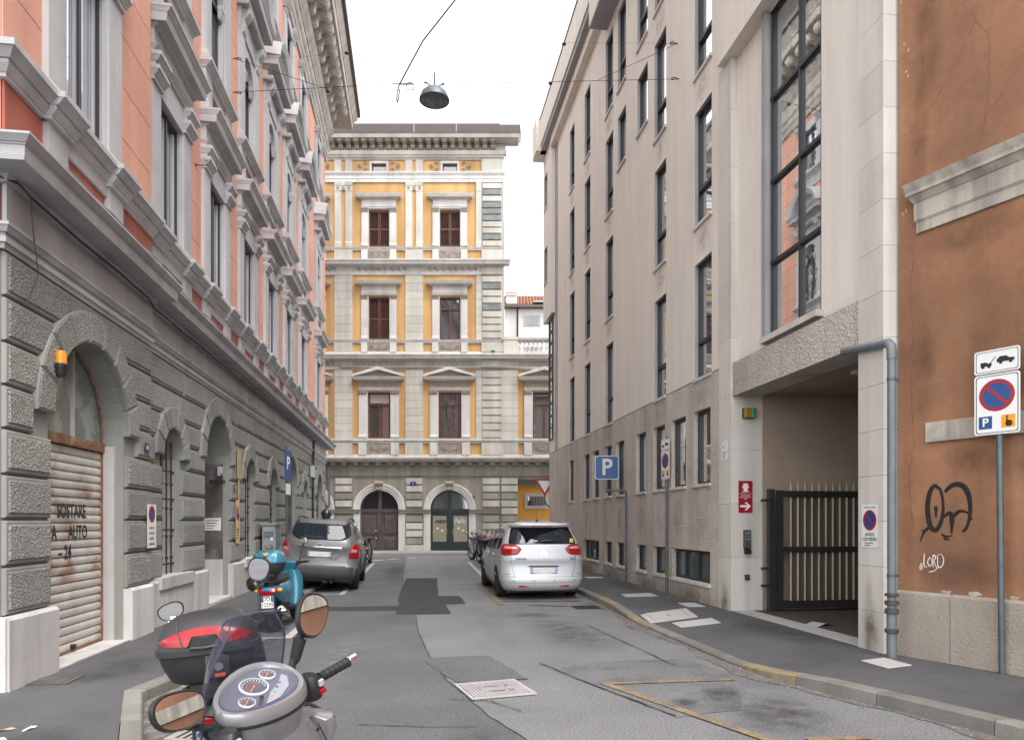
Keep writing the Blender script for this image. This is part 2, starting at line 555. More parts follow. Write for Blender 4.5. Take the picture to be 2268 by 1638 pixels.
WPAINT = mat('worn_white_paint', (0.40, 0.40, 0.39), 0.7, var=0.2, vscale=4, fine=0.2, fscale=60, stain=0.5, stcol=(0.16, 0.16, 0.16), stscale=6, stlo=0.5, sthi=0.7)
YPAINT = mat('worn_yellow_paint', (0.25, 0.18, 0.105), 0.8, var=0.2, vscale=4, fine=0.4, fscale=55, stain=0.9, stcol=(0.105, 0.103, 0.10), stscale=6, stlo=0.44, sthi=0.62)
COVERM = mat('pale_cast_iron_cover', (0.42, 0.39, 0.385), 0.65, 0.1, var=0.12, vscale=4, fine=0.1, fscale=60, bump=0.2, bscale=60, bdist=0.003)
CONC = mat('concrete_cover', (0.45, 0.435, 0.41), 0.85, var=0.12, vscale=3, fine=0.12, fscale=60, bump=0.3, bscale=60, bdist=0.004, stain=0.4, stcol=(0.26, 0.25, 0.23), stscale=3)


def sheet(name, pts, z, m, parent=None, label=None):
    b = MB()
    b.add([(p[0], p[1], z) for p in pts], [tuple(range(len(pts)))])
    return part(name, b, m, parent, label=label)


def rough_poly(pts, amp=0.03, step=0.25):
    """Wobble the outline the way a cut asphalt edge wanders."""
    out = []
    for i, p in enumerate(pts):
        q = pts[(i + 1) % len(pts)]
        d = math.hypot(q[0] - p[0], q[1] - p[1])
        n = max(1, int(d / step))
        for k in range(n):
            t = k / n
            a = 0 if k == 0 else amp
            out.append((p[0] + (q[0] - p[0]) * t + random.uniform(-a, a), p[1] + (q[1] - p[1]) * t + random.uniform(-a, a)))
    return out


road = sheet('road', [(-120, -60), (120, -60), (120, 300), (-120, 300)], 0.0, OLDASPH)
road['kind'] = 'structure'
# smoother resurfaced strip on the left half, edge wandering as in the photograph
edge = [(0.75, 4.0), (0.86, 5.33), (0.66, 5.95), (0.53, 6.56), (0.34, 7.51), (0.19, 8.87), (0.06, 10.94), (0.05, 12.8), (-0.2, 17.0), (-0.35, 22.2), (-0.34, 30.1)]
left_strip = rough_poly([(-3.0, 4.0)] + edge + [(-0.3, 34.5), (-3.0, 34.5)], 0.025, 0.3)
sheet('asphalt_lane', left_strip, 0.004, NEWASPH, road)
sheet('asphalt_lane', rough_poly([(1.0, -8), (0.75, 4.0), (-3.0, 4.0), (-9, -8)], 0.02, 0.5), 0.003, NEWASPH, road)
sheet('asphalt_patch', rough_poly([(-0.22, 20.97), (0.69, 20.96), (0.56, 15.91), (1.03, 15.84), (1.06, 14.31), (0.66, 14.29), (0.68, 12.81), (-0.30, 12.84), (-0.33, 13.41), (-2.3, 13.6), (-2.3, 14.12), (-0.3, 14.15), (-0.34, 15.94)], 0.02, 0.3), 0.008, PATCH, road)
sheet('asphalt_patch', rough_poly([(0.1, 8.68), (0.93, 8.71), (1.21, 7.35), (0.44, 7.3)], 0.025, 0.2), 0.0085, NEWASPH, road)
sheet('asphalt_patch', rough_poly([(1.49, 8.14), (1.84, 6.94), (2.25, 5.75), (2.9, 5.9), (3.5, 7.2), (3.3, 8.2)], 0.02, 0.3), 0.004, mat('resurfaced_bay', (0.143, 0.142, 0.146), 0.9, var=0.14, vscale=1.1, fine=0.45, fscale=60, bump=0.5, bscale=120, bdist=0.006, stain=0.7, stcol=(0.043, 0.039, 0.037), stscale=1.3, stlo=0.5, sthi=0.7), road)
OIL = soft_mat('oil_stain', (0.045, 0.043, 0.043), 0.55, 4.0, lo=.3, hi=.7)
OIL2 = soft_mat('dark_wheel_dirt', (0.038, 0.034, 0.031), 0.65, 5.0, lo=.3, hi=.68)
PALEW = soft_mat('pale_wear', (0.24, 0.235, 0.23), 0.45, 5.0)
for c_, u_, v_, m_ in (((2.35, 10.4), (.75, -.1), (-.15, 1.9), OIL), ((2.1, 12.4), (.5, 0), (0, .5), OIL), ((3.15, 5.75), (.55, -.25), (.35, .8), OIL2), ((3.0, 6.5), (.3, 0), (.1, .45), OIL2), ((2.5, 6.2), (.18, 0), (0, .2), OIL2),
                       ((2.75, 15.9), (.8, 0), (0, 1.3), OIL2), ((-2.2, 18.2), (.75, 0), (0, 1.4), OIL2), ((-.9, 8.5), (.35, 0), (0, 3.6), PALEW), ((.55, 4.9), (.4, .1), (-.2, 1.0), OIL), ((-.6, 24), (.5, 0), (0, 5), OIL), ((1.2, 24), (.5, 0), (0, 5), PALEW), ((-1.3, 6.6), (.5, 0), (0, 1.2), OIL), ((1.3, 11.5), (.35, 0), (0, 3.0), PALEW)):
    soft_stain('road_stain', road, m_, (*c_, .0135), (*u_, 0), (*v_, 0))
for pts in ([(1.49, 8.16), (1.84, 6.95), (2.24, 5.78)], [(2.79, 11.2), (3.02, 7.8)], [(0.43, 7.3), (0.8, 7.36), (1.22, 7.36)], [(0.35, 6.62), (0.7, 6.5), (0.95, 6.1)], [(-0.45, 5.9), (0.1, 5.75), (0.5, 5.7)]):
    b = MB()
    pp = []
    for p, q in zip(pts, pts[1:]):
        n = max(2, int(math.hypot(q[0] - p[0], q[1] - p[1]) / 0.12))
        pp += [(p[0] + (q[0] - p[0]) * i / n + random.uniform(-.012, .012), p[1] + (q[1] - p[1]) * i / n) for i in range(n)]
    pp.append(pts[-1])
    wd = [random.uniform(0.003, 0.011) for _ in pp]
    b.loft([[(p[0] - w_, p[1] - w_ * .5, .0125), (p[0] + w_, p[1] + w_ * .5, .0125)] for p, w_ in zip(pp, wd)], close=False)
    part('road_crack', b, DARK, road)


def stripe(p, q, wd, m=WPAINT, name='road_marking', z=0.012):
    d = Vector((q[0] - p[0], q[1] - p[1]))
    n_ = Vector((-d.y, d.x)).normalized() * wd / 2
    sheet(name, [(p[0] - n_.x, p[1] - n_.y), (q[0] - n_.x, q[1] - n_.y), (q[0] + n_.x, q[1] + n_.y), (p[0] + n_.x, p[1] + n_.y)], z, m, road)


stripe((-1.80, 10.4), (-1.78, 12.35), .12)
stripe((-2.3, 10.45), (-1.74, 10.45), .12, z=.0122)
stripe((-2.3, 12.4), (-1.74, 12.4), .1, z=.0122)
stripe((-1.64, 16.5), (-1.60, 28.9), .12)
stripe((-2.36, 16.5), (-1.58, 16.5), .12, z=.0122)
stripe((2.08, 19.6), (2.28, 29.2), .14)
for a, b_ in (((-1.9, 30.4), (-1.3, 31.2)), ((-1.1, 31.7), (-0.7, 32.2)), ((-.3, 32.6), (.1, 33.0)), ((.5, 33.5), (.9, 33.9))):
    stripe(a, b_, .35)
stripe((1.75, 14.0), (1.75, 19.4), .11, YPAINT)
stripe((1.70, 19.36), (2.9, 19.3), .11, YPAINT, z=.0122)
stripe((1.70, 14.75), (3.5, 14.5), .13, YPAINT, z=.0124)
stripe((2.3, 13.95), (3.3, 13.6), .2, YPAINT, z=.0126)
stripe((1.93, 7.04), (3.36, 7.04), .1, YPAINT)
stripe((1.96, 7.04), (2.75, 4.9), .1, YPAINT, z=.0122)
stripe((3.0, 5.0), (3.5, 5.0), .1, YPAINT)

# ---- kerb lines and pavements
def hR(y):
    if y < 6.4: return 0.13
    if y < 7.6: return 0.13 - 0.085 * (y - 6.4) / 1.2
    if y < 11.4: return 0.045
    if y < 13.0: return 0.045 + 0.075 * (y - 11.4) / 1.6
    return 0.12


def hL(y):
    return 0.12 if y < 12 else max(0.08, 0.12 - 0.04 * (y - 12) / 2)


def interp(tbl, y):
    for (y0, x0), (y1, x1) in zip(tbl, tbl[1:]):
        if y0 <= y <= y1:
            return x0 + (x1 - x0) * (y - y0) / (y1 - y0)
    return tbl[0][1] if y < tbl[0][0] else tbl[-1][1]


KR = [(-12, 8.4), (1.0, 5.95), (3.5, 4.98), (4.86, 4.53), (5.55, 4.30), (6.27, 4.02), (6.72, 3.89), (7.05, 3.78), (7.9, 3.70), (9.5, 3.67), (11.15, 3.64), (13.0, 3.74), (15.4, 3.80), (29.0, 3.84), (30.0, 4.3), (30.6, 5.2)]
KL = [(-12, -1.7), (4.3, -1.7), (5.33, -1.92), (6.9, -2.48), (7.06, -2.46), (7.5, -2.36), (30.2, -2.36), (31.2, -2.6), (32.0, -3.4)]


def pavement(name, tbl, side, xin, h, y0, y1, width=0.17):
    ys = sorted({round(y0 + (y1 - y0) * i / 150, 3) for i in range(151)} | {t[0] for t in tbl if y0 <= t[0] <= y1})
    b = MB()
    rings = []
    for y in ys:
        xk = interp(tbl, y) + side * width
        xi = xin(y)
        far = xk + side * 0.9
        if side * (xi - far) < 0: far = (xk + xi) / 2
        rings.append([(xk, y, h(y) - 0.004), (far, y, 0.12 if side > 0 else h(y)), (xi, y, 0.12 if side > 0 else h(y)), (xi, y, -0.1), (xk, y, -0.1)])
    if side < 0: rings = [r_[::-1] for r_ in rings]
    b.loft(rings)
    o = part(name, b, PAVASPH)
    o['kind'] = 'structure'
    # kerb stones, one by one
    kb = link('kerb_line', None, o)
    y, i = y0, 0
    while y < y1 - 0.1:
        L = random.uniform(0.85, 1.15) if y < 12 else 1.1
        ye = min(y + L, y1)
        sub = sorted({y + 0.006 + (ye - y - 0.012) * k / 3 for k in range(4)} | {t_[0] for t_ in tbl if y + .02 < t_[0] < ye - .02})
        b = MB()
        jit = random.uniform(-.006, .006)
        rr = []
        for q in sub:
            xa = interp(tbl, q) + jit
            xb = xa + side * (width - 0.003)
            hh = h(q) + jit * .5
            rr.append([(xa, q, -0.12), (xa + side * .004, q, hh - 0.018), (xa + side * .02, q, hh), (xb, q, hh), (xb, q, -0.12)])
        if side < 0: rr = [r_[::-1] for r_ in rr]
        b.loft(rr)
        painted = side > 0 and (6.45 < y < 7.2 or 10.2 < y < 11.0 or 12.2 < y < 13.0)
        part('kerb_stone', b, mat('yellow_kerb_paint', (0.25, 0.20, 0.12), 0.8, var=0.25, vscale=5, fine=0.2, stain=0.8, stcol=(0.27, 0.25, 0.21), stscale=6) if painted else KERBM, kb)
        y = ye
        i += 1
    return o


pav_r = pavement('pavement', KR, 1, lambda y: 12.0 if y > 7.45 else 14.0, hR, -12, 30.6)
pav_l = pavement('pavement', KL, -1, lambda y: -14.0, hL, -12, 32.0)
pav_f = MB().prism([(-40, 36.0), (-1.0, 34.9), (4.0, 34.6), (14, 33.6), (14, 60), (-40, 60)], -0.1, 0.14, 'z')
pav_f = part('pavement', pav_f, mat('pale_far_paving', (0.27, 0.26, 0.25), 0.85, var=0.15, vscale=1, fine=0.1))
pav_f['kind'] = 'structure'


def pav_h(x, y):
    if x < 0: return hL(y)
    xk = interp(KR, y) + .17
    t = min(1.0, max(0.0, (x - xk) / .9))
    return (hR(y) - .004) * (1 - t) + .12 * t


def rect4(c, ax, ay):
    return [(c[0] - ax, c[1] - ay), (c[0] + ax, c[1] - ay), (c[0] + ax, c[1] + ay), (c[0] - ax, c[1] + ay)]


# ribbed cast iron cover in the roadway, turned a little
def road_cover():
    t = thing('manhole_cover', 'large pale ribbed square cast iron manhole cover set in the roadway', 'manhole cover', (0.80, 6.95, 0.0085), R(11.5))
    part('frame', MB().box(-.33, .33, -.33, -.30, 0, .012).box(-.33, .33, .30, .33, 0, .012).box(-.33, -.30, -.30, .30, 0, .012).box(.30, .33, -.30, .30, 0, .012), COVERM, t)
    part('plate', MB().box(-.295, .285, -.295, .295, 0, .004), mat('cover_groove', (0.06, 0.055, 0.055), 0.8), t)
    for i in range(19):
        x = -.285 + i * .0312
        b = MB()
        for y0, y1 in ([(-.29, .29)] if abs(x) > .16 else [(-.29, -.125), (-.07, .07), (.125, .29)]):
            b.box(x, x + .02, y0, y1, .004, .012)
        part('rib', b, COVERM, t)
    part('badge_ring', MB().lathe([(.155, .003), (.155, .012), (.138, .012), (.138, .003)], n=28), COVERM, t)
    return t


road_cover()


def flat_cover(pts, label, m, inner=True, hole=True):
    c = (sum(p[0] for p in pts) / 4, sum(p[1] for p in pts) / 4)
    hz = lambda x, y: pav_h(x, y)
    sx = (hz(c[0] + .2, c[1]) - hz(c[0] - .2, c[1])) / .4
    sy = (hz(c[0], c[1] + .2) - hz(c[0], c[1] - .2)) / .4
    t = thing('access_cover', label, 'access cover', (c[0], c[1], hz(*c) + 0.002), group='covers let into the pavement', rot=(math.atan(sy), -math.atan(sx), 0))
    q = [(p[0] - c[0], p[1] - c[1]) for p in pts]
    if inner:
        f = 0.74
        part('frame', MB().loft([[(x, y, 0) for x, y in q], [(x, y, .008) for x, y in q], [(x * f, y * f, .008) for x, y in q], [(x * f, y * f, 0) for x, y in q]], cap=False), m, t)
        g_ = f * 0.965
        part('lid', MB().loft([[(x * g_, y * g_, 0) for x, y in q], [(x * g_, y * g_, .009) for x, y in q]]), m, t)
        part('groove', MB().loft([[(x * .737, y * .737, .001) for x, y in q], [(x * .737, y * .737, .004) for x, y in q]]), DARK, t)
        if hole: part('lifting_hole', MB().lathe([(.03, .0092), (.03, .0105)], n=10), DARK, t)
    else:
        part('lid', MB().loft([[(x, y, 0) for x, y in q], [(x * .97, y * .97, .008) for x, y in q]]), m, t)
    return t


flat_cover([(3.80, 10.90), (4.64, 10.98), (4.82, 11.95), (3.92, 11.86)], 'largest rectangular concrete inspection cover on the right pavement', CONC)
flat_cover([(4.05, 10.25), (4.70, 10.25), (4.76, 10.74), (4.08, 10.70)], 'smaller concrete cover just in front of the largest one', CONC, hole=False)
flat_cover([(4.36, 14.05), (5.08, 14.12), (5.12, 14.72), (4.42, 14.58)], 'pale concrete cover beside the low basement windows', CONC)
flat_cover([(4.98, 12.25), (5.32, 12.25), (5.36, 12.85), (5.02, 12.85)], 'small plain slab cover near the stone pilaster', CONC, inner=False)
flat_cover([(4.75, 18.9), (5.25, 18.9), (5.28, 19.35), (4.78, 19.35)], 'farthest pale cover by the parking sign post', CONC, inner=False)
flat_cover([(5.0, 6.82), (5.36, 6.92), (5.34, 7.34), (4.98, 7.24)], 'bright pale cover below the grey drainpipe', CONC, inner=False)
COVD = mat('dark_cast_cover', (0.10, 0.088, 0.082), 0.8, 0.1, var=0.3, vscale=6, bump=0.4, bscale=30, stain=0.5, stcol=(0.12, 0.06, 0.04), stscale=4)
flat_cover([(-3.78, 7.25), (-3.30, 7.25), (-3.30, 7.62), (-3.78, 7.62)], 'rusty dark cover beside the corner plinth', COVD, hole=False)
flat_cover([(-3.55, 10.9), (-3.10, 10.9), (-3.10, 11.4), (-3.55, 11.4)], 'dark patterned cover on the left pavement past the garage', COVD, hole=False)


def grate(loc, rz, label, n=7, m=None):
    t = thing('drain_grate', label, 'drain grate', loc, rz)
    m = m or COVERM
    part('frame', MB().box(-.24, .24, -.2, -.17, 0, .012).box(-.24, .24, .17, .2, 0, .012).box(-.24, -.21, -.17, .17, 0, .012).box(.21, .24, -.17, .17, 0, .012), m, t)
    part('pit', MB().box(-.21, .21, -.17, .17, 0, .003), BLACKP, t)
    for i in range(n):
        x = -.19 + i * .38 / (n - 1)
        part('bar', MB().box(x - .014, x + .014, -.17, .17, .003, .012), m, t)


grate((-1.62, 5.82, .005), R(-15), 'pale slotted drain grate in the gutter by the left kerb', m=COVERM)
grate((3.35, 13.35, .0125), 0, 'dark drain grate at the right kerb behind the white car', m=IRON)

# dirt gathered in the gutters, ragged sheets hugging the kerb feet
def gutter_dirt(name, tbl, side, y0, y1, wmax, m, z):
    rr_ = []
    y = y0
    while y <= y1:
        xa = interp(tbl, y) - side * .002
        rr_.append([(xa, y, z), (xa - side * wmax * (.55 + .25 * math.sin(y * 1.9) + .12 * math.sin(y * 5.3 + 1) + .06 * math.sin(y * 13)), y, z)])
        y += .06
    if side < 0: rr_ = [r_[::-1] for r_ in rr_]
    b = MB().loft(rr_, close=False)
    part(name, b, m, road, kind='stuff')


# ragged seam where the newer strip meets the old surface, and loose grit in the gutters
sb_ = MB()
pp = []
for p, q in zip(edge, edge[1:]):
    n = max(2, int(math.hypot(q[0] - p[0], q[1] - p[1]) / .1))
    pp += [(p[0] + (q[0] - p[0]) * i / n + random.uniform(-.012, .012), p[1] + (q[1] - p[1]) * i / n) for i in range(n)]
sb_.loft([[(p[0] - random.uniform(.002, .010), p[1], .0066), (p[0] + random.uniform(.002, .012), p[1], .0066)] for p in pp], close=False)
part('resurfacing_seam', sb_, mat('tar_seam', (0.035, 0.034, 0.035), 0.7), road)


def grit(tbl, side, y0, y1, n, name):
    b = MB()
    for _ in range(n):
        y = random.uniform(y0, y1)
        x = interp(tbl, y) - side * abs(random.gauss(0, .16)) - side * .01
        r_ = random.uniform(.003, .011)
        a = [random.uniform(.6, 1.3) * r_ for _ in range(4)]
        b.add([(x - a[0], y - a[1], .005), (x + a[1], y - a[0], .005), (x + a[2] * .3, y + a[3], .005), (x, y, .006 + a[2])], [(0, 1, 3), (1, 2, 3), (2, 0, 3)])
    part(name, b, mat('pale_grit', (0.22, 0.205, 0.185), 0.9, var=0.4, vscale=12), road, kind='stuff')


grit(KR, 1, 4.4, 14, 420, 'gutter_grit')
grit(KL, -1, 4.6, 12, 420, 'gutter_grit')
DIRT = mat('gutter_dirt', (0.14, 0.132, 0.118), 0.95, var=0.3, vscale=3, fine=0.4, fscale=50, stain=0.6, stcol=(0.085, 0.08, 0.075), stscale=4)
gutter_dirt('gutter_dirt', KR, 1, 4.5, 14.2, .28, DIRT, .0056)
gutter_dirt('gutter_dirt', KL, -1, 4.4, 12.0, .42, mat('pale_gutter_dirt', (0.21, 0.195, 0.17), 0.95, var=0.35, vscale=4, fine=0.45, fscale=40, stain=0.8, stcol=(0.075, 0.072, 0.07), stscale=5, stlo=.42, sthi=.6), .0062)
PDARK = soft_mat('pavement_dark_patch', (0.04, 0.039, 0.04), 0.5, 2.5, lo=.3, hi=.7)
PPALE = soft_mat('pavement_pale_patch', (0.17, 0.165, 0.165), 0.5, 3.5, lo=.3, hi=.7)
for c_, u_, v_, m_ in (((5.1, 9.3), (.5, 0), (0, 1.4), PDARK), ((5.2, 6.2), (.5, 0), (.2, 1.0), PPALE), ((5.5, 5.2), (.5, 0), (.2, .8), PDARK), ((5.15, 13.2), (.4, 0), (0, 1.2), PPALE), ((5.3, 7.2), (.4, 0), (0, .4), PPALE), ((5.1, 16.5), (.4, 0), (0, 2.5), PDARK)):
    soft_stain('pavement_stain', pav_r, m_, (*c_, .1222), (*u_, 0), (*v_, 0))
for c_, u_, v_, m_ in (((-3.1, 8.0), (.5, 0), (0, 1.0), PDARK), ((-3.0, 6.2), (.7, 0), (0, .7), PPALE), ((-3.2, 10.4), (.4, 0), (0, 1.3), PPALE), ((-4.5, 6.0), (1.0, 0), (0, .6), PDARK), ((-2.7, 5.4), (.5, 0), (0, .5), PDARK), ((-3.5, 9.2), (.25, 0), (0, 1.0), PPALE)):
    soft_stain('pavement_stain', pav_l, m_, (*c_, .1222), (*u_, 0), (*v_, 0))
# litter
LEAF = mat('dry_leaf', (0.45, 0.33, 0.24), 0.8, var=0.2)
for i, (x, y, a, lab) in enumerate([(-3.02, 5.71, 0.3, 'crumpled pale leaf on the dark left pavement, further from the kerb'), (-2.86, 5.72, 1.2, 'thin white paper scrap on the left pavement nearer the kerb'), (-2.9, 5.45, 2.0, 'tiny white scrap nearest the camera on the left pavement')]):
    b = MB()
    b.loft([[(-.06, -.012, 0), (-.06, .012, 0)], [(-.02, -.022, .012), (-.02, .02, .004)], [(.03, -.014, .002), (.03, .02, .014)], [(.065, -.002, .006), (.065, .003, .006)]], close=False)
    tag(part('litter_scrap', b, LEAF if i == 0 else WHITEP, loc=(x, y, .124), rot=(0, 0, a)), lab, 'litter')
bk = thing('fallen_notice', 'grey folded card lying open in the gateway', 'card', (6.05, 9.8, .127), R(20))
part('cover', MB().box(-.20, 0, -.12, .12, 0, .004), mat('grey_card', (0.42, 0.42, 0.42), 0.6), bk, rot=(0, R(-12), 0), loc=(0, 0, .035))
part('cover', MB().box(0, .2, -.12, .12, 0, .004), mat('dark_card', (0.18, 0.18, 0.19), 0.6), bk, rot=(0, R(10), 0), loc=(0, 0, .035))
# ================================================================== PINK AND GREY PALAZZO (left)
pal = thing('pink_palazzo', 'pink and grey rusticated palazzo with hooded windows along the left of the street', 'building', (XL, 0, 0))
PY0, PY1, PSTEP, PAV = 7.05, 31.6, 10.72, 0.10
RUSTW = mat('rusty_white_paint', (0.55, 0.52, 0.48), 0.6, 0.1, orand=0.1, var=0.12, vscale=3, fine=0.05, bump=0.1, bscale=50, bdist=0.002, streak=0.15, sscale=5, stain=0.85, stcol=(0.25, 0.12, 0.055), stscale=2.4, stlo=0.53, sthi=0.70)
RUST = mat('rust', (0.2, 0.095, 0.05), 0.8, var=0.3, vscale=6, stain=0.6, stcol=(0.4, 0.33, 0.28), stscale=5)
off = lambda y: PAV if y < PSTEP else 0.0


def blockpoly(poly, x0, x1, d=0.07, raise_=0.014):
    """A rusticated block: chamfered smooth margin (slot 0) round a rough raised panel (slot 1)."""
    b = MB()
    n = len(poly)
    cy = sum(p[0] for p in poly) / n
    cz = sum(p[1] for p in poly) / n
    hy = max(abs(p[0] - cy) for p in poly)
    hz = max(abs(p[1] - cz) for p in poly)

    def ins(k):
        fy, fz = max(0.2, 1 - k / hy), max(0.2, 1 - k / hz)
        return [(cy + (p[0] - cy) * fy, cz + (p[1] - cz) * fz) for p in poly]
    r0 = [(x0, *p) for p in poly]
    r1 = [(x1 - .012, *p) for p in poly]
    r2 = [(x1, *p) for p in ins(.014)]
    r3 = [(x1, *p) for p in ins(d)]
    r4 = [(x1 + raise_, *p) for p in ins(d + .01)]
    b.loft([r0, r1, r2, r3], cap=False)
    b.m = 1
    b.loft([r3, r4], cap=False)
    b.add(r4, [tuple(range(n))])
    return b


# ground floor openings: centre y, half width, crown height, kind
GO = [(8.87, .96, 3.76, 'garage'), (11.91, .46, 3.17, 'win'), (14.58, .90, 3.76, 'door'), (17.30, .50, 3.15, 'win'), (20.06, .50, 3.14, 'win'), (23.0, .90, 3.74, 'door'), (25.75, .46, 3.15, 'win'), (29.55, .88, 3.62, 'door')]
JZ = [.80, 1.264, 1.706, 2.125, 2.55, 2.955, 3.356, 3.775, 4.2]
holes = []
for c, h, t, kd in GO:
    z0 = .80 if kd == 'win' else .05
    holes.append((c - h, c + h, z0, t + .02))
wb = MB()
wb.wall(PAV - .03, PY0, PSTEP, .05, 4.25, holes)
wb.wall(-.03, PSTEP, PY1, .05, 4.25, holes)
wb.quad((PAV - .03, PSTEP, .05), (-.03, PSTEP, .05), (-.03, PSTEP, 20), (PAV - .03, PSTEP, 20))
for c, h, t, kd in GO:
    wb.archfill(off(c) - .03, c, h, t - h, t + .02)
    wb.archreveal(off(c) - .03, off(c) - .62, c, h, t - h, .05 if kd != 'win' else .80)
wb.quad((-14, PY0, .05), (PAV - .03, PY0, .05), (PAV - .03, PY0, 4.25), (-14, PY0, 4.25))
wb.quad((-.03, PY1, .05), (-14, PY1, .05), (-14, PY1, 4.25), (-.03, PY1, 4.25))
part('ground_floor_wall', wb, SMOOTHG, pal)

# upper walls: a groove-coloured backing with separate plaster courses in front
FL1, FLT = 5.05, 17.55
WY = [8.64, 11.78, 14.38, 17.04, 19.72, 22.42, 25.24, 29.18]          # window axes
WIN1, WIN2, WIN3 = (6.03, 8.13), (10.16, 12.45), (15.2, 16.95)
uh = [(c - .5, c + .5, *z) for c in WY for z in (WIN1, WIN2, WIN3)]
ub = MB()
ub.wall(PAV - .014, PY0, PSTEP, 4.25, 21.0, uh)
ub.wall(-.014, PSTEP, PY1, 4.25, 21.0, uh)
ub.quad((-14, PY0, 4.25), (PAV - .014, PY0, 4.25), (PAV - .014, PY0, 21), (-14, PY0, 21))
ub.quad((-.014, PY1, 4.25), (-14, PY1, 4.25), (-14, PY1, 21), (-.014, PY1, 21))
ub.quad((PAV, PY0, 20.9), (-14, PY0, 20.9), (-14, PY1, 20.9), (PAV, PY1, 20.9))
part('upper_wall', ub, mat('groove_plaster', (0.2, 0.07, 0.05), 0.9), pal)
for c in WY:
    for z in (WIN1, WIN2, WIN3):
        part('window_reveal', MB().reveal(off(c) - .014, off(c) - .45, c - .5, c + .5, *z), GTRIM, pal)

courses = []
z = 6.0
while z < FLT - .05:
    courses.append((z, min(z + .67, FLT)))
    z += .67
gaps = []
prev = PY0
for c in WY:
    gaps.append((prev, c - .72))
    prev = c + .72
gaps.append((prev, PY1))
gaps = [g_ for g_ in gaps for g_ in ([(g_[0], PSTEP), (PSTEP + .004, g_[1])] if g_[0] < PSTEP < g_[1] else [g_])]
for (a, b_) in gaps:
    for (c, d) in courses:
        x = off((a + b_) / 2)
        part('plaster_course', MB().box(x - .014, x + .0, a, b_, c + .006, d - .006), PINK, pal)
for c in WY:      # plaster above and below each window
    x = off(c)
    for za, zb in ((8.2, 10.1), (12.6, 15.15), (17.0, FLT)):
        part('spandrel_plaster', MB().box(x - .014, x - .002, c - .73, c + .73, za, zb), PINK, pal)
part('return_plaster', MB().box(-14, PAV - .016, PY0 - .012, PY0 - .002, 5.1, 19), PINK, pal)

part('core', MB().box(-13.9, -.66, PY0 + .02, PY1 - .02, .06, 20.8), DARK, pal)
# rusticated blocks, course by course, pier by pier
RING = .36
for ci, (z0, z1) in enumerate(zip(JZ, JZ[1:])):
    ex = []
    for c, h, t, kd in GO:
        zs, Ro = t - h, h + RING
        zt = z1
        if z0 >= t + RING: continue
        if z1 <= zs + .15: e = h
        else:
            dz = max(0, zt - zs)
            e = math.sqrt(max(0, Ro * Ro - dz * dz)) - .02 if dz < Ro else 0
            if z0 < zs: e = max(e, h)
        if e > 0: ex.append((c - e, c + e))
    cuts, prev = [], PY0 + .012
    for a, b_ in ex:
        cuts.append((prev, a))
        prev = b_
    cuts.append((prev, PY1 - .012))
    for a, b_ in cuts:
        segs = [(a, PSTEP), (PSTEP, b_)] if a < PSTEP - .1 and b_ > PSTEP + .1 else [(a, b_)]
        for a2, b2 in segs:
            L = b2 - a2
            n = max(1, round(L / 1.7))
            for i in range(n):
                p, q = a2 + L * i / n + .011, a2 + L * (i + 1) / n - .011
                if q - p < .06: continue
                x = off((p + q) / 2)
                near = p < 13
                dd = min(.04, (q - p) * .2)
                part('rusticated_block', blockpoly([(p, z0 + .014), (q, z0 + .014), (q, z1 - .014), (p, z1 - .014)], x - .03, x + .012, dd, .016), [SMOOTHG, ROUGHG], pal)
for c, h, t, kd in GO:
    zs, x = t - h, off(c)
    N = 9 if h > .7 else 7
    for i in range(N):
        a0, a1 = math.pi * i / N, math.pi * (i + 1) / N
        g_ = .006
        K = 4
        inner = [(c - h * math.cos(a0 + (a1 - a0) * k / K), zs + h * math.sin(a0 + (a1 - a0) * k / K)) for k in range(K + 1)]
        outer = [(c - (h + RING) * math.cos(a0 + (a1 - a0) * k / K), zs + (h + RING) * math.sin(a0 + (a1 - a0) * k / K)) for k in range(K + 1)]
        mid = (a0 + a1) / 2
        poly = inner + outer[::-1]
        cy, cz = sum(p[0] for p in poly) / len(poly), sum(p[1] for p in poly) / len(poly)
        sh = 1 - .012 / (h + RING)
        poly = [(cy + (p[0] - cy) * .985, cz + (p[1] - cz) * .985) for p in poly]
        part('voussoir', blockpoly(poly[::-1], x - .03, x + .048, .028, .010), [SMOOTHG, ROUGHG], pal)

# white stone plinth, stone by stone, with the door gaps left free
doors = [(c - h, c + h) for c, h, t, kd in GO if kd != 'win']
prev, runs = PY0 - .06, []
for a, b_ in doors:
    runs.append((prev, a - .0))
    prev = b_
runs.append((prev, PY1 + .05))
for a, b_ in runs:
    L = b_ - a
    n = max(1, round(L / .85))
    for i in range(n):
        p, q = a + L * i / n + .003, a + L * (i + 1) / n - .003
        x = off((p + q) / 2)
        zz = .80
        b = MB()
        b.loft([[(-.5, p, .05), (x + .085, p, .05), (x + .085, q, .05), (-.5, q, .05)], [(-.5, p, zz - .03), (x + .085, p, zz - .03), (x + .085, q, zz - .03), (-.5, q, zz - .03)], [(-.5, p, zz), (x + .055, p, zz), (x + .055, q, zz), (-.5, q, zz)]])
        part('plinth_stone', b, PLINTH, pal)
part('corner_plinth', MB().box(-14, PAV + .06, PY0 - .075, PY0 - .005, .05, .795), PLINTH, pal)
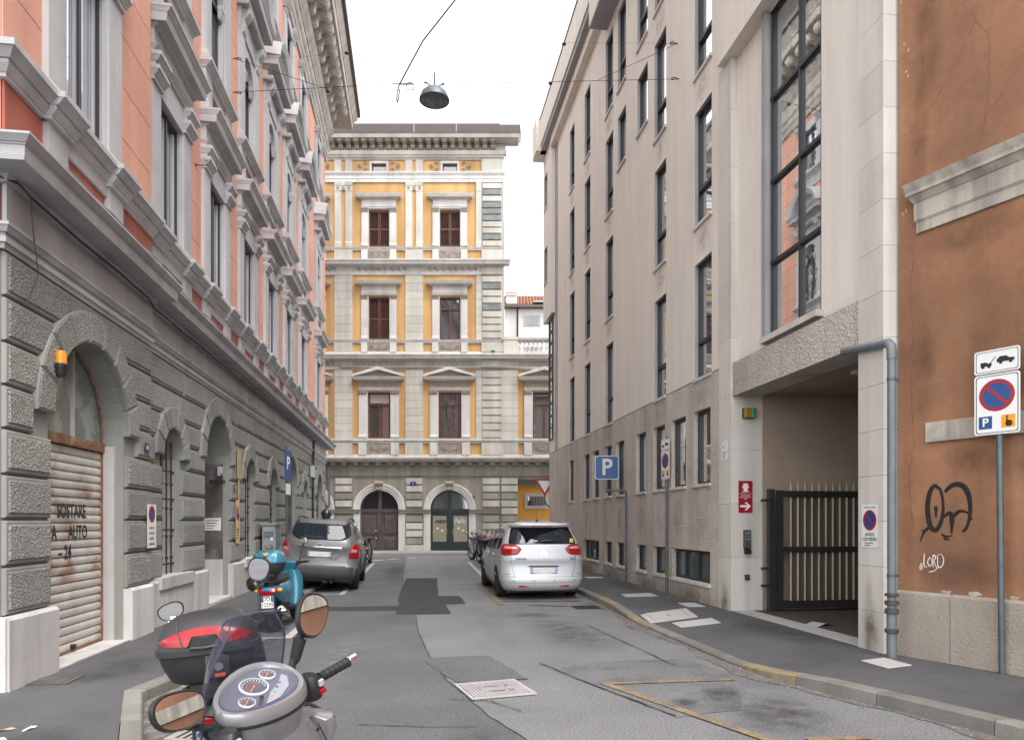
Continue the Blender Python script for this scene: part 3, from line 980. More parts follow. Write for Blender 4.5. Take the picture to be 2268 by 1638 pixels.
for c, h, t, kd in GO:
    x = off(c)
    if kd == 'win':
        part('window_sill', MB().box(-.45, x + .125, c - h - .35, c + h + .35, .66, .835), PLINTH, pal)
    for s in (-1, 1):      # white stone jambs inside the reveal
        zt = 2.66 if kd != 'win' else t - h
        part('jamb', MB().box(x - .62, x - .13, c + s * h - (0 if s < 0 else .045), c + s * h + (.045 if s < 0 else 0), .05 if kd != 'win' else .80, zt), PLINTH, pal)
    if kd != 'win':
        part('threshold', MB().box(x - .6, x + .05, c - h + .002, c + h - .002, .05, .135), PLINTH, pal)

# garage: roller shutter with separate slats, rusty transom and fanlight
c, h, t, _ = GO[0]
zs = t - h
gx = PAV - .30
sh_ = link('roller_shutter', None, pal)
NSL = 24
zt = 2.58
for i in range(NSL):
    z0, z1 = .15 + (zt - .15) * i / NSL, .15 + (zt - .15) * (i + 1) / NSL
    dz = z1 - z0
    prof = [(gx - .02, z0), (gx + .004, z0 + .004), (gx + .016, z0 + dz * .2), (gx + .02, z0 + dz * .5), (gx + .014, z0 + dz * .8), (gx, z1 - .010), (gx - .012, z1 - .002), (gx - .02, z1)]
    part('slat', MB().prism(prof, c - h + .05, c + h - .05, 'y'), RUSTW, sh_)
part('bottom_rail', MB().box(gx - .02, gx + .035, c - h + .05, c + h - .05, .13, .16), RUST, sh_)
part('lock', MB().lathe([(.03, 0), (.03, .05), (0, .05)], (gx + .02, c + .1, .2), 8, 'x'), IRON, sh_)
for s in (-1, 1):
    part('guide_rail', MB().box(gx - .03, gx + .04, c + s * (h - .05) - .012, c + s * (h - .05) + .012, .13, zt), RUST, sh_)
PRINT = mat('faded_black_print', (0.03, 0.033, 0.045), 0.7, var=0.3, vscale=8)
for tx, yy, zz, sz in (('SOSTARE', c + .12, 1.80, .23), ('A', c - .30, 1.55, .23), ('AUTO', c + .27, 1.55, .23), ('– 24', c - .05, 1.32, .23)):
    text_part('lettering', tx, sz, PRINT, sh_, (gx + .0215, yy, zz), FACE_X, sx=.75, bold=True)
fan = link('fanlight', None, pal)
part('transom_bar', MB().box(gx - .04, gx + .06, c - h + .02, c + h - .02, zt, zt + .11), RUST, fan)
ap = [(c - (h - .03) * math.cos(math.pi * i / 20), zs + (h - .03) * math.sin(math.pi * i / 20)) for i in range(21)]
b = MB()
b.add([(gx, *p) for p in [(c - h + .03, zt + .1)] + ap + [(c + h - .03, zt + .1)]], [tuple(range(23))])
DUSTY = mat('dusty_glass', (0.17, 0.20, 0.195), 0.12, var=0.1, spec=0.5, stain=0.8, stcol=(0.33, 0.36, 0.34), stscale=1.4, stlo=0.5, sthi=0.56)
part('pane', b, DUSTY, fan)
b = MB()
b.tube([(gx + .02, *p) for p in [(c - h + .04, zt + .1)] + ap + [(c + h - .04, zt + .1)]], .016, 6)
part('arch_frame', b, RUST, fan)
part('glazing_bar', MB().box(gx, gx + .04, c + .12, c + .145, zt + .1, t - .05), RUSTW, fan)
part('glazing_bar', MB().box(gx, gx + .04, c - h * .55, c - h * .55 + .025, zt + .1, zs + .78), RUSTW, fan)

# small round-headed barred windows
for c, h, t, kd in GO:
    if kd != 'win': continue
    wn = link('barred_window', None, pal)
    zs = t - h
    ap = [(c - h * math.cos(math.pi * i / 14), zs + h * math.sin(math.pi * i / 14)) for i in range(15)]
    b = MB()
    b.add([(-.36, *p) for p in [(c - h, .8)] + ap + [(c + h, .8)]], [tuple(range(17))])
    part('pane', b, GLASS, wn)
    part('frame', MB().box(-.36, -.32, c - h, c - h + .05, .8, zs).box(-.36, -.32, c + h - .05, c + h, .8, zs).box(-.36, -.32, c - .03, c + .03, .8, t), FRAMED, wn)
    for k in range(4):
        yy = c - h + (k + .5) * 2 * h / 4
        zz = zs + math.sqrt(max(.01, h * h - (yy - c) ** 2)) - .02
        b = MB()
        b.tube([(-.12, yy, .82), (-.12, yy, zz)], .014, 6)
        for q in (1.1, 1.45, 1.9, 2.3):
            b.ball((-.12, yy, q), .028, .028, .035, 8, 5)
        part('bar', b, IRON, wn)
    for q in (1.0, 1.55, 2.05, 2.5):
        part('cross_bar', MB().box(-.13, -.11, c - h, c + h, q - .012, q + .012), IRON, wn)

# doors
for c, h, t, kd in GO:
    if kd != 'door': continue
    dr = link('arched_door', None, pal)
    zs = t - h
    green = mat('dark_green_door', (0.012, 0.035, 0.038), 0.45, var=0.15)
    soot = mat('sooty_stone', (0.10, 0.09, 0.085), 0.9, var=0.4, vscale=2.5, stain=0.7, stcol=(0.4, 0.39, 0.38), stscale=1.3, stlo=0.5, sthi=0.75)
    for s in (-1, 1):
        y0, y1 = (c - h, c - .01) if s < 0 else (c + .01, c + h)
        part('leaf', MB().box(-.6, -.53, y0, y1, .13, 2.55), green, dr)
        part('leaf_panel', MB().box(-.53, -.515, y0 + .12, y1 - .12, .4, 1.2).box(-.53, -.515, y0 + .12, y1 - .12, 1.4, 2.4), green, dr)
    part('transom', MB().box(-.6, -.48, c - h, c + h, 2.55, 2.66), green, dr)
    ap = [(c - h * math.cos(math.pi * i / 14), zs + h * math.sin(math.pi * i / 14)) for i in range(15)]
    b = MB()
    b.add([(-.57, *p) for p in [(c - h, 2.6)] + ap + [(c + h, 2.6)]], [tuple(range(17))])
    part('fanlight_pane', b, GLASS, dr)
    part('soot_stained_jamb', MB().box(-.60, -.12, c + h - .05, c + h - .046, .9, 2.9), soot, dr)
# white notice plate on the reveal of the open entrance
np_ = thing('notice_plate', 'small white notice plate inside the entrance arch of the grey wall', 'plate', (XL - .33, GO[2][0] + GO[2][1] - .056, 1.63))
part('plate', MB().box(-.17, .17, -.004, 0, -.13, .13), WHITEP, np_)
for i in range(4):
    part('print_line', MB().box(-.13, .13 - .04 * i, -.0055, -.004, .07 - .055 * i, .085 - .055 * i), BLACKP, np_)

# string course, frieze and first cornice
def run(mbf, name, m):
    for (a, b_) in ((PY0, PSTEP), (PSTEP + .001, PY1)):
        bq = MB()
        x = off((a + b_) / 2)
        mbf(bq, x, a, b_, (1, 0) if a == PY0 else (0, 1))
        part(name, bq, m, pal)


run(lambda b, x, a, c_, e: b.mould(x, a, c_, [(4.2, 4.25, .02, .03), (4.25, 4.30, .05, .05), (4.30, 4.34, .035, .035), (4.34, 4.39, .06, .09), (4.39, 4.42, .10, .10)], e), 'string_moulding', GTRIM)
run(lambda b, x, a, c_, e: b.box(x - .01, x + .03, a, c_, 4.42, 4.80), 'frieze', GTRIM)
run(lambda b, x, a, c_, e: b.mould(x, a, c_, [(4.80, 4.86, .05, .10), (4.86, 4.90, .36, .37), (4.90, 4.985, .37, .375), (4.985, 5.0, .385, .39), (5.0, 5.05, .40, .45), (5.05, 5.07, .45, .45), (5.07, 5.10, .44, .20)], e), 'cornice', GTRIM)
part('return_cornice', MB().box(-14, PAV - .03, PY0 - .40, PY0 - .002, 4.90, 4.985).box(-14, PAV - .03, PY0 - .44, PY0 - .002, 4.99, 5.06), GTRIM, pal)
part('return_frieze', MB().box(-14, PAV - .03, PY0 - .03, PY0 - .001, 4.42, 4.88), GTRIM, pal)
part('return_moulding', MB().box(-14, PAV - .03, PY0 - .09, PY0 - .001, 4.25, 4.41), GTRIM, pal)
for i_ in range(8):
    for j_ in range(7):
        a_ = -13.9 + j_ * 2.0 - (.9 if i_ % 2 else 0)
        part('return_block', MB().box(max(a_, -13.95), min(a_ + 1.97, PAV - .06), PY0 - .02, PY0 - .002, JZ[i_] + .012, JZ[i_ + 1] - .012), ROUGHG, pal)
# dado with red panels and pedestals, then the sill course
run(lambda b, x, a, c_, e: b.box(x - .01, x + .012, a + .002, c_ - .002, 5.08, 5.76), 'dado_panel', RED)
run(lambda b, x, a, c_, e: b.box(x - .01, x + .04, a, c_, 5.08, 5.17), 'dado_base', GTRIM)
SILLS = [(5.76, 5.80, .05, .05), (5.80, 5.86, .06, .11), (5.86, 5.90, .10, .10), (5.90, 5.97, .12, .18), (5.97, 6.03, .20, .20)]
run(lambda b, x, a, c_, e: b.mould(x, a, c_, [(a_, b_, p, q) for a_, b_, p, q in SILLS], e), 'sill_course', GTRIM)

# ---- first floor window with flat hood (prototype, then copies)
def hood1(c, x):
    w_ = link('window', None, pal, (x, c, 0))
    for s in (-1, 1):
        b = MB()
        y0, y1 = (s * .52, s * .92) if s > 0 else (s * .92, s * .52)
        b.box(0, .075, y0, y1, 5.1, 5.76)
        part('pedestal', b, GTRIM, w_)
        part('pedestal_sill', MB().mould(0, y0 - .02, y1 + .02, [(a_, b_, p + .07, q + .07) for a_, b_, p, q in SILLS], .25), GTRIM, w_)
        b = MB()
        b.mould(0, y0 + .03, y1 - .03, [(6.03, 6.12, .13, .13), (6.12, 6.20, .12, .08), (6.20, 8.22, .065, .065)], .25)
        yi = s * .50
        b.box(-.02, .03, min(yi, yi + s * .07), max(yi, yi + s * .07), 6.03, 8.2)
        part('jamb', b, GTRIM, w_)
        b = MB()
        b.mould(0, y0 + .03, y1 - .03, [(8.16, 8.22, .10, .10), (8.22, 8.30, .11, .17), (8.30, 8.36, .18, .18), (8.36, 8.42, .12, .12), (8.42, 8.50, .14, .20), (8.50, 8.56, .21, .21)], .3)
        part('capital', b, GTRIM, w_)
    part('sill', MB().box(-.2, .10, -.52, .52, 6.0, 6.045), GTRIM, w_)
    b = MB()
    b.box(-.02, .06, -.57, .57, 8.13, 8.30)
    b.mould(0, -.90, .90, [(8.56, 8.60, .10, .10), (8.60, 8.66, .11, .16), (8.66, 8.92, .10, .10), (8.92, 8.97, .12, .17), (8.97, 9.02, .28, .29), (9.02, 9.10, .29, .30), (9.10, 9.17, .31, .36), (9.17, 9.21, .37, .37), (9.21, 9.25, .34, .05)], .32)
    b.box(-.02, .06, -.57, .57, 8.30, 8.58)
    part('hood', b, GTRIM, w_)
    part('pane', MB().box(-.10, -.09, -.5, .5, 6.03, 8.13), GLASS, w_)
    b = MB()
    for a_, b_ in ((-.5, -.44), (.44, .5), (-.035, .035)):
        b.box(-.09, -.035, a_, b_, 6.04, 8.12)
    b.box(-.09, -.04, -.44, .44, 6.04, 6.11).box(-.09, -.04, -.44, .44, 8.05, 8.12)
    part('casement_frame', b, FRAMED, w_)
    b = MB()
    for a_, b_ in ((-.44, -.40), (-.075, -.035), (.035, .075), (.40, .44)):
        b.box(-.088, -.06, a_, b_, 6.11, 8.05)
    part('sash', b, FRAMEW, w_)
    # relief panel in the dado below the window
    part('dado_frame', MB().box(.01, .045, -.52, .52, 5.64, 5.76).box(.01, .045, -.52, .52, 5.17, 5.24), GTRIM, w_)
    return w_


p1 = hood1(WY[0], off(WY[0]))
for c in WY[1:]:
    dup(p1, pal, loc=(off(c), c, 0))


# ---- second floor window: arched light, consoles and curved pediment
def hood2(c, x):
    w_ = link('window', None, pal, (x, c, 0))
    for s in (-1, 1):
        y0, y1 = (s * .52, s * .90) if s > 0 else (s * .90, s * .52)
        part('pedestal', MB().mould(0, y0, y1, [(9.25, 9.40, .14, .14), (9.40, 9.46, .14, .10), (9.46, 10.0, .09, .09)], .25), GTRIM, w_)
        b = MB()
        b.mould(0, y0 + .02, y1 - .02, [(10.16, 10.28, .15, .15), (10.28, 10.36, .14, .09), (10.36, 12.62, .08, .08)], .25)
        part('jamb', b, GTRIM, w_)
        b = MB()
        yy0, yy1 = (s * .56, s * .80) if s > 0 else (s * .80, s * .56)
        b.prism([(.08, 12.55), (.12, 12.60), (.15, 12.72), (.13, 12.84), (.19, 12.92), (.25, 13.0), (.26, 13.10), (.2, 13.12), (.08, 13.12)], yy0, yy1, 'y')
        part('console', b, GTRIM, w_)
        b = MB()
        b.mould(0, s * .36 - .07, s * .36 + .07, [(11.72, 11.80, .02, .05), (11.80, 11.90, .05, .06), (11.90, 11.98, .07, .07)], .4)
        part('impost', b, GTRIM, w_)
        part('inner_pier', MB().box(-.25, .035, min(s * .44, s * .52), max(s * .44, s * .52), 10.16, 11.98), GTRIM, w_)
    b = MB()
    b.mould(0, -.90, .90, [(10.0, 10.04, .10, .12), (10.04, 10.10, .13, .20), (10.10, 10.16, .21, .21)], .35)
    b.box(-.2, .08, -.52, .52, 10.1, 10.17)
    b.box(.0, .05, -.52, .52, 9.82, 10.0)
    part('sill', b, GTRIM, w_)
    part('apron_panel', MB().box(-.01, .012, -.52, .52, 9.26, 9.84), RED, w_)
    b = MB()
    b.archfill(.045, 0, .44, 11.98, 12.62, 12)
    b.archreveal(.045, -.25, 0, .44, 11.98, 11.98, 12)
    b.box(0, .045, -.52, -.44, 11.98, 12.62).box(0, .045, .44, .52, 11.98, 12.62)
    part('arch', b, GTRIM, w_)
    b = MB()
    b.mould(0, -.88, .88, [(12.62, 12.70, .08, .08), (13.10, 13.15, .22, .26), (13.15, 13.20, .26, .26), (13.20, 13.42, .11, .11), (13.42, 13.48, .13, .18), (13.48, 13.53, .38, .39), (13.53, 13.62, .39, .40), (13.62, 13.70, .41, .46)], .32)
    b.box(-.02, .08, -.88, .88, 12.7, 13.12)
    part('entablature', b, GTRIM, w_)
    # curved pediment: swept moulding over a recessed tympanum
    rise, half = .78, 1.02
    rad = (half * half + rise * rise) / (2 * rise)
    a_ = math.asin(half / rad)
    cz = 13.70 + rise - rad
    N = 16
    prof = [(0, -.20), (.30, -.20), (.40, -.16), (.42, -.08), (.46, -.02), (.46, .02), (.0, .06)]
    rings = []
    for i in range(N + 1):
        th = -a_ + 2 * a_ * i / N
        rings.append([(p, (rad + q) * math.sin(th), cz + (rad + q) * math.cos(th)) for p, q in prof])
    part('pediment_arch', MB().loft(rings), GTRIM, w_, smooth=True)
    poly = [((rad - .1) * math.sin(-a_ + 2 * a_ * i / N), max(13.69, cz + (rad - .1) * math.cos(-a_ + 2 * a_ * i / N))) for i in range(N + 1)]
    part('tympanum', MB().prism(poly[::-1], 0, .10, 'x'), GTRIM, w_)
    part('pane', MB().box(-.12, -.11, -.48, .48, 10.17, 12.45), GLASS, w_)
    b = MB()
    for q0, q1 in ((-.44, -.39), (.39, .44), (-.03, .03)):
        b.box(-.11, -.06, q0, q1, 10.17, 12.4)
    b.box(-.11, -.06, -.44, .44, 11.9, 11.98)
    part('casement_frame', b, FRAMED, w_)
    return w_


p2 = hood2(WY[1], off(WY[1]))
for c in WY[:1] + WY[2:]:
    dup(p2, pal, loc=(off(c), c, 0))


# ---- third floor: plain framed window with fluted pilaster jambs
def hood3(c, x):
    w_ = link('window', None, pal, (x, c, 0))
    for s in (-1, 1):
        y0, y1 = (s * .50, s * .82) if s > 0 else (s * .82, s * .50)
        part('jamb', MB().mould(0, y0, y1, [(15.2, 15.34, .12, .12), (15.34, 15.40, .12, .08), (15.40, 16.92, .07, .07), (16.92, 16.98, .09, .12), (17.04, 17.10, .10, .10), (17.10, 17.18, .12, .18), (17.18, 17.26, .19, .19)], .3), GTRIM, w_)
    part('sill', MB().mould(0, -.88, .88, [(14.98, 15.05, .06, .10), (15.05, 15.12, .12, .18), (15.12, 15.20, .19, .19)], .6), GTRIM, w_)
    part('apron_panel', MB().box(0, .04, -.85, .85, 14.6, 14.98), GTRIM, w_)
    part('head', MB().box(0, .07, -.5, .5, 16.9, 17.2), GTRIM, w_)
    part('pane', MB().box(-.10, -.09, -.5, .5, 15.2, 16.95), GLASS, w_)
    b = MB()
    for q0, q1 in ((-.5, -.44), (.44, .5), (-.03, .03)):
        b.box(-.09, -.04, q0, q1, 15.2, 16.9)
    part('casement_frame', b, FRAMED, w_)
    return w_


p3 = hood3(WY[2], off(WY[2]))
for c in WY[:2] + WY[3:]:
    dup(p3, pal, loc=(off(c), c, 0))

# ---- crowning entablature with scroll modillions and gutter
run(lambda b, x, a, c_, e: b.mould(x, a, c_, [(17.50, 17.60, .06, .10), (17.60, 17.72, .08, .08), (17.72, 17.80, .10, .14), (17.80, 18.0, .12, .12), (18.0, 18.08, .14, .2), (18.08, 18.16, .2, .2), (18.16, 18.62, .12, .12), (18.62, 18.72, .15, .24), (18.72, 18.80, .25, .25), (18.80, 18.92, .26, .36), (18.92, 19.5, .30, .30)], e), 'entablature_band', CORN)
run(lambda b, x, a, c_, e: b.mould(x, a, c_, [(19.5, 19.58, .38, .42), (19.58, 19.64, 1.08, 1.10), (19.64, 19.86, 1.10, 1.11), (19.86, 19.92, 1.14, 1.15), (19.92, 20.12, 1.15, 1.30), (20.12, 20.2, 1.31, 1.31)], e), 'crown_cornice', CORN)
prof = [(.30, 19.0), (.40, 18.98), (.50, 19.02), (.56, 19.12), (.55, 19.22), (.62, 19.30), (.72, 19.30), (.80, 19.24), (.90, 19.22), (.98, 19.28), (1.02, 19.38), (1.0, 19.50), (.92, 19.58), (.30, 19.58)]
mm = MB().prism(prof, -.13, .13, 'y')
for s in (-1, 1):      # raised scroll eyes on both cheeks
    mm.lathe([(.12, s * .13), (.12, s * .15), (.085, s * .15), (.085, s * .14), (.05, s * .14), (.05, s * .155), (0, s * .155)], (.43, 0, 19.15), 14, 'y')
    mm.lathe([(.075, s * .13), (.075, s * .15), (.045, s * .15), (.03, s * .155), (0, s * .155)], (.90, 0, 19.36), 12, 'y')
mm_me = mm.mesh('modillion', CORN)
y = PY0 + .35
while y < PY1 - .1:
    link('modillion', mm_me, pal, (off(y), y, 0))
    y += .635
GUT = mat('dark_gutter', (0.10, 0.085, 0.08), 0.5, 0.3, var=0.15)
run(lambda b, x, a, c_, e: b.box(x + 1.22, x + 1.44, a - 1.0, c_ + (1.2 if c_ > 20 else 0), 20.2, 20.42), 'gutter', GUT)
run(lambda b, x, a, c_, e: b.add([(x + 1.3, a, 20.3), (x + 1.3, c_ + (1.2 if c_ > 20 else 0), 20.3), (x - 5, c_, 22.0), (x - 5, a, 22.0)], [(0, 1, 2, 3)]), 'roof_slope', TILE)

# wires lying along the first cornice and hanging off the corner
cb = MB()
pts = [(.25, 6.6, 5.06), (.48, 7.0, 5.12)]
for i in range(60):
    yy = 7.2 + i * .41
    pts.append((off(yy) + .40 + random.uniform(-.02, .02), yy, 5.125 + random.uniform(-.015, .02)))
cb.tube(pts, .012, 5)
cb.tube([(p[0] - .05, p[1] + .1, p[2] + .01 + random.uniform(0, .02)) for p in pts], .01, 5)
tag(part('cable_run', cb, mat('grey_cable', (0.25, 0.25, 0.26), 0.6), loc=(XL, 0, 0)), 'grey cables lying on top of the first cornice of the pink building', 'cable')
cb = MB()
pts = [(.05, 6.9, 4.86), (.2, 7.1, 4.84)]
for i in range(45):
    yy = 7.3 + i * .5
    pts.append((off(yy) + .115, yy, 4.80 - .02 * abs(math.sin(yy * 1.7))))
for k in range(3):
    cb.tube([(p[0] + k * .012, p[1], p[2] - k * .016 + random.uniform(-.008, .008)) for p in pts], .009, 5)
cb.tube([(PAV + .12, 7.28, 4.8), (PAV + .13, 7.3, 4.5), (PAV + .12, 7.42, 4.1), (PAV + .05, 7.36, 3.8)], .006, 5)
tag(part('cable_run', cb, mat('dark_cable', (0.045, 0.042, 0.045), 0.6), loc=(XL, 0, 0)), 'dark cable bundle under the first cornice of the pink building', 'cable')
# ================================================================== YELLOW PALAZZO closing the street
# local frame: x towards the camera, y to the right along the front, z up
FR = -(math.pi / 2 + YAW)
FO = (5.209, 37.035)
fac = thing('yellow_palazzo', 'tall yellow and pale stone palazzo with bracketed cornice closing the street', 'building', (FO[0], FO[1], 0), FR)
FL, FRX, GZ = -14.0, -.54, .10
BAY = [-10.895, -7.105, -3.315]
F1, F2, F3, FA = (6.14, 8.60), (11.40, 13.68), (16.35, 18.31), (20.42, 20.80)
hl = []
for c in BAY:
    hl += [(c - .61, c + .61, *F1), (c - .56, c + .56, *F2), (c - .547, c + .547, *F3), (c - .395, c + .395, *FA)]
DR = [(-10.88, 1.03), (-7.09, 1.03), (-3.33, 1.03)]
ZSP = 2.34
gh = [(c - h, c + h, GZ, ZSP + h + .02) for c, h in DR]
b = MB().wall(0, FL, FRX, 4.1, 22, hl)
part('yellow_wall', b, YELLOW, fac)
b = MB().wall(0, FL, FRX, 0, 4.1, gh)
for c, h in DR:
    b.archfill(0, c, h, ZSP, ZSP + h + .02)
    b.archreveal(0, -.45, c, h, ZSP, GZ)
b.quad((0, FRX, 0), (-12, FRX, 0), (-12, FRX, 22), (0, FRX, 22))
part('ground_wall', b, FGREY, fac)
for c in BAY:
    for hw, z in ((.61, F1), (.56, F2), (.547, F3), (.395, FA)):
        part('window_reveal', MB().reveal(0, -.3, c - hw, c + hw, *z), FWHITE, fac)

part('core', MB().box(-11.9, -.47, FL, FRX - .02, .05, 22.2), DARK, fac)
part('annex_core', MB().box(-5.9, -.47, FRX + .01, 6.4, 4.3, 10.4), DARK, fac)
# --- horizontal bands
def band(name, steps, m, y0=FL, y1=FRX, e=(0, 1)):
    part(name, MB().mould(0, y0, y1, steps, e), m, fac)


# annex front shares the lower bands
AX0, AX1 = FRX, 6.5
for (y0, y1, e) in ((FL, FRX, (0, .0)), (AX0 + .001, AX1, (0, 0))):
    band('string_cornice', [(4.09, 4.14, .06, .10), (4.14, 4.62, .03, .03), (4.62, 4.84, .05, .05), (4.84, 4.88, .40, .42), (4.88, 4.98, .42, .46), (4.98, 5.06, .46, .46), (5.06, 5.10, .44, .14)], FGREY, y0, y1, e)
    band('dado_base', [(5.10, 5.26, .13, .11)], FWHITE, y0, y1, e)
    band('sill_course', [(5.87, 5.93, .09, .09), (5.93, 6.0, .10, .15), (6.0, 6.10, .16, .16)], FWHITE, y0, y1, e)
    band('architrave', [(9.80, 9.94, .09, .11)], FWHITE, y0, y1, e)
    band('key_frieze', [(9.94, 10.28, .07, .07)], FSTONE, y0, y1, e)
    band('second_cornice', [(10.28, 10.33, .10, .16), (10.33, 10.40, .38, .40), (10.40, 10.50, .40, .46), (10.50, 10.55, .46, .46), (10.55, 10.60, .44, .12)], FWHITE, y0, y1, e)
E2 = (0, 1)
band('dado_base', [(10.60, 10.74, .12, .10)], FWHITE)
band('sill_course', [(11.22, 11.28, .08, .08), (11.28, 11.38, .10, .14)], FWHITE)
band('architrave', [(14.84, 15.01, .09, .11)], FWHITE)
band('wave_frieze', [(15.01, 15.26, .07, .07)], FWHITE)
band('third_cornice', [(15.26, 15.32, .10, .18), (15.32, 15.40, .40, .42), (15.40, 15.50, .42, .48), (15.50, 15.56, .48, .48)], FWHITE)
band('dado_base', [(15.56, 15.70, .12, .10)], FWHITE)
band('sill_course', [(16.16, 16.22, .08, .08), (16.22, 16.31, .10, .14)], FWHITE)
band('upper_architrave', [(19.78, 19.95, .08, .08), (19.95, 20.14, .10, .10), (20.14, 20.24, .12, .18), (20.24, 20.31, .18, .18)], FWHITE)
band('crown_bed', [(20.97, 21.04, .08, .12), (21.04, 21.18, .14, .14), (21.18, 21.30, .22, .26), (21.30, 21.40, .26, .26)], FSTONE)
band('crown_cornice', [(21.40, 21.78, .20, .20), (21.74, 21.80, .88, .90), (21.80, 21.92, .90, .96)], FSTONE)
part('roof_gutter', MB().frust(0, FL, FRX, 21.92, 22.10, 1.0, 1.0, (0, 1)).frust(0, FL, FRX, 22.105, 22.34, .98, .98, (0, 1)), ROOFM, fac)
part('roof_upstand', MB().box(-8, .55, FL, FRX - .1, 22.34, 22.64), ROOFM, fac)
for yy in (-9.3, -5.1, -2.9):
    part('gutter_joint', MB().box(1.0, 1.02, yy - .012, yy + .012, 21.93, 22.35), FWHITE, fac)
# crown brackets and dentils
bm_ = MB().prism([(.20, 21.42), (.34, 21.40), (.44, 21.46), (.46, 21.56), (.58, 21.60), (.72, 21.60), (.80, 21.66), (.80, 21.75), (.20, 21.75)], -.115, .115, 'y')
bm_.box(.18, .82, -.135, .135, 21.70, 21.755)
bme = bm_.mesh('bracket', FRELIEF)
y = FL + .3
while y < FRX - .05:
    link('bracket', bme, fac, (0, y, 0))
    y += .423
db = MB()
y = FL
while y < FRX:
    db.box(.12, .2, y, y + .055, 21.045, 21.17)
    y += .105
part('dentils', db, FSTONE, fac, kind='stuff')
# brackets below the first cornice
bm_ = MB().prism([(.04, 4.64), (.2, 4.66), (.30, 4.72), (.32, 4.84), (.04, 4.84)], -.14, .14, 'y')
bme = bm_.mesh('corbel', FGREY)
y = FL + .25
while y < AX1 - .2:
    link('corbel', bme, fac, (0, y, 0))
    y += .605

# --- pilasters in courses and quoins
def pier(y0, y1, z0, z1, n, m, proud=.07, name='pilaster_block', gap=.006):
    for i in range(n):
        a, b_ = z0 + (z1 - z0) * i / n, z0 + (z1 - z0) * (i + 1) / n
        part(name, MB().box(-.02, proud, y0, y1, a + gap, b_ - gap), m, fac)


PIL = [(-13.26, -12.31), (-9.47, -8.52), (-5.69, -4.755)]
for (a, b_) in PIL:
    pier(a, b_, 6.10, 9.80, 9, FSTONE)
    pier(a, b_, 11.38, 14.84, 8, FSTONE)
    for s0, s1 in ((a, a + .37), (b_ - .38, b_)):
        part('shaft', MB().mould(0, s0 + .02, s1 - .02, [(16.31, 16.55, .11, .11), (16.55, 16.62, .11, .08), (16.62, 19.30, .08, .08), (19.30, 19.36, .10, .10), (19.36, 19.60, .08, .08), (19.60, 19.78, .10, .14)], .15), FSTONE, fac)
    part('capital_band', MB().box(0, .075, a, b_, 19.36, 19.60).box(0, .10, a, b_, 19.60, 19.78), FSTONE, fac)
    rb = MB()
    for k in range(3):
        rb.lathe([(.085, .075), (.085, .095), (.05, .10), (.03, .085), (0, .11)], (0, a + .17 + k * (b_ - a - .34) / 2, 19.47), 10, 'x')
    part('rosettes', rb, FRELIEF, fac)
    part('pedestal', MB().box(0, .12, a - .01, b_ + .01, 5.26, 5.87), FSTONE, fac)
    part('pedestal', MB().box(0, .11, a - .01, b_ + .01, 10.74, 11.22), FSTONE, fac)
    part('pedestal', MB().box(0, .11, a - .01, b_ + .01, 15.70, 16.16), FSTONE, fac)
    for s0, s1 in ((a, a + .37), (b_ - .38, b_)):       # fluted attic pilasters
        fb = MB().box(0, .07, s0, s1, 20.31, 20.97)
        for k in range(3):
            fb.box(.07, .085, s0 + .05 + k * .1, s0 + .10 + k * .1, 20.36, 20.9)
        part('attic_pilaster', fb, FSTONE, fac)
# flat strip and quoined corner of the main block
pier(-1.92, -1.61, 6.10, 9.80, 9, FSTONE, .05)
pier(-1.92, -1.61, 11.38, 14.84, 8, FSTONE, .05)
part('shaft', MB().mould(0, -1.91, -1.63, [(16.31, 16.55, .11, .11), (16.55, 16.62, .11, .08), (16.62, 19.30, .08, .08), (19.30, 19.78, .10, .10)], .1), FSTONE, fac)
for (z0, z1, n, slate) in ((6.15, 9.75, 9, ()), (11.45, 14.80, 9, (4, 7)), (16.35, 19.75, 10, (1, 4, 5, 6, 8))):
    for i in range(n):
        a, b_ = z0 + (z1 - z0) * i / n, z0 + (z1 - z0) * (i + 1) / n
        q = MB().loft([[(0, -1.59, a + .025), (0, FRX - .02, a + .025), (0, FRX - .02, b_ - .025), (0, -1.59, b_ - .025)], [(.10, -1.57, a + .04), (.10, FRX - .04, a + .04), (.10, FRX - .04, b_ - .04), (.10, -1.57, b_ - .04)]])
        part('quoin', q, SLATE if i in slate else FSTONE, fac)
for (z0, z1) in ((5.26, 5.87), (10.74, 11.22), (15.70, 16.16), (20.31, 20.97), (14.86, 15.26), (9.94, 10.28)):
    part('corner_pedestal', MB().box(0, .14, -1.62, FRX + .06, z0, z1), FSTONE, fac)
for (z0, z1) in ((6.10, 6.15), (9.75, 9.8), (11.38, 11.45), (14.80, 14.84), (16.31, 16.35), (19.75, 19.78)):
    pass
part('corner_backing', MB().box(0, .012, -1.61, FRX, 6.1, 19.8), FSTONE, fac)

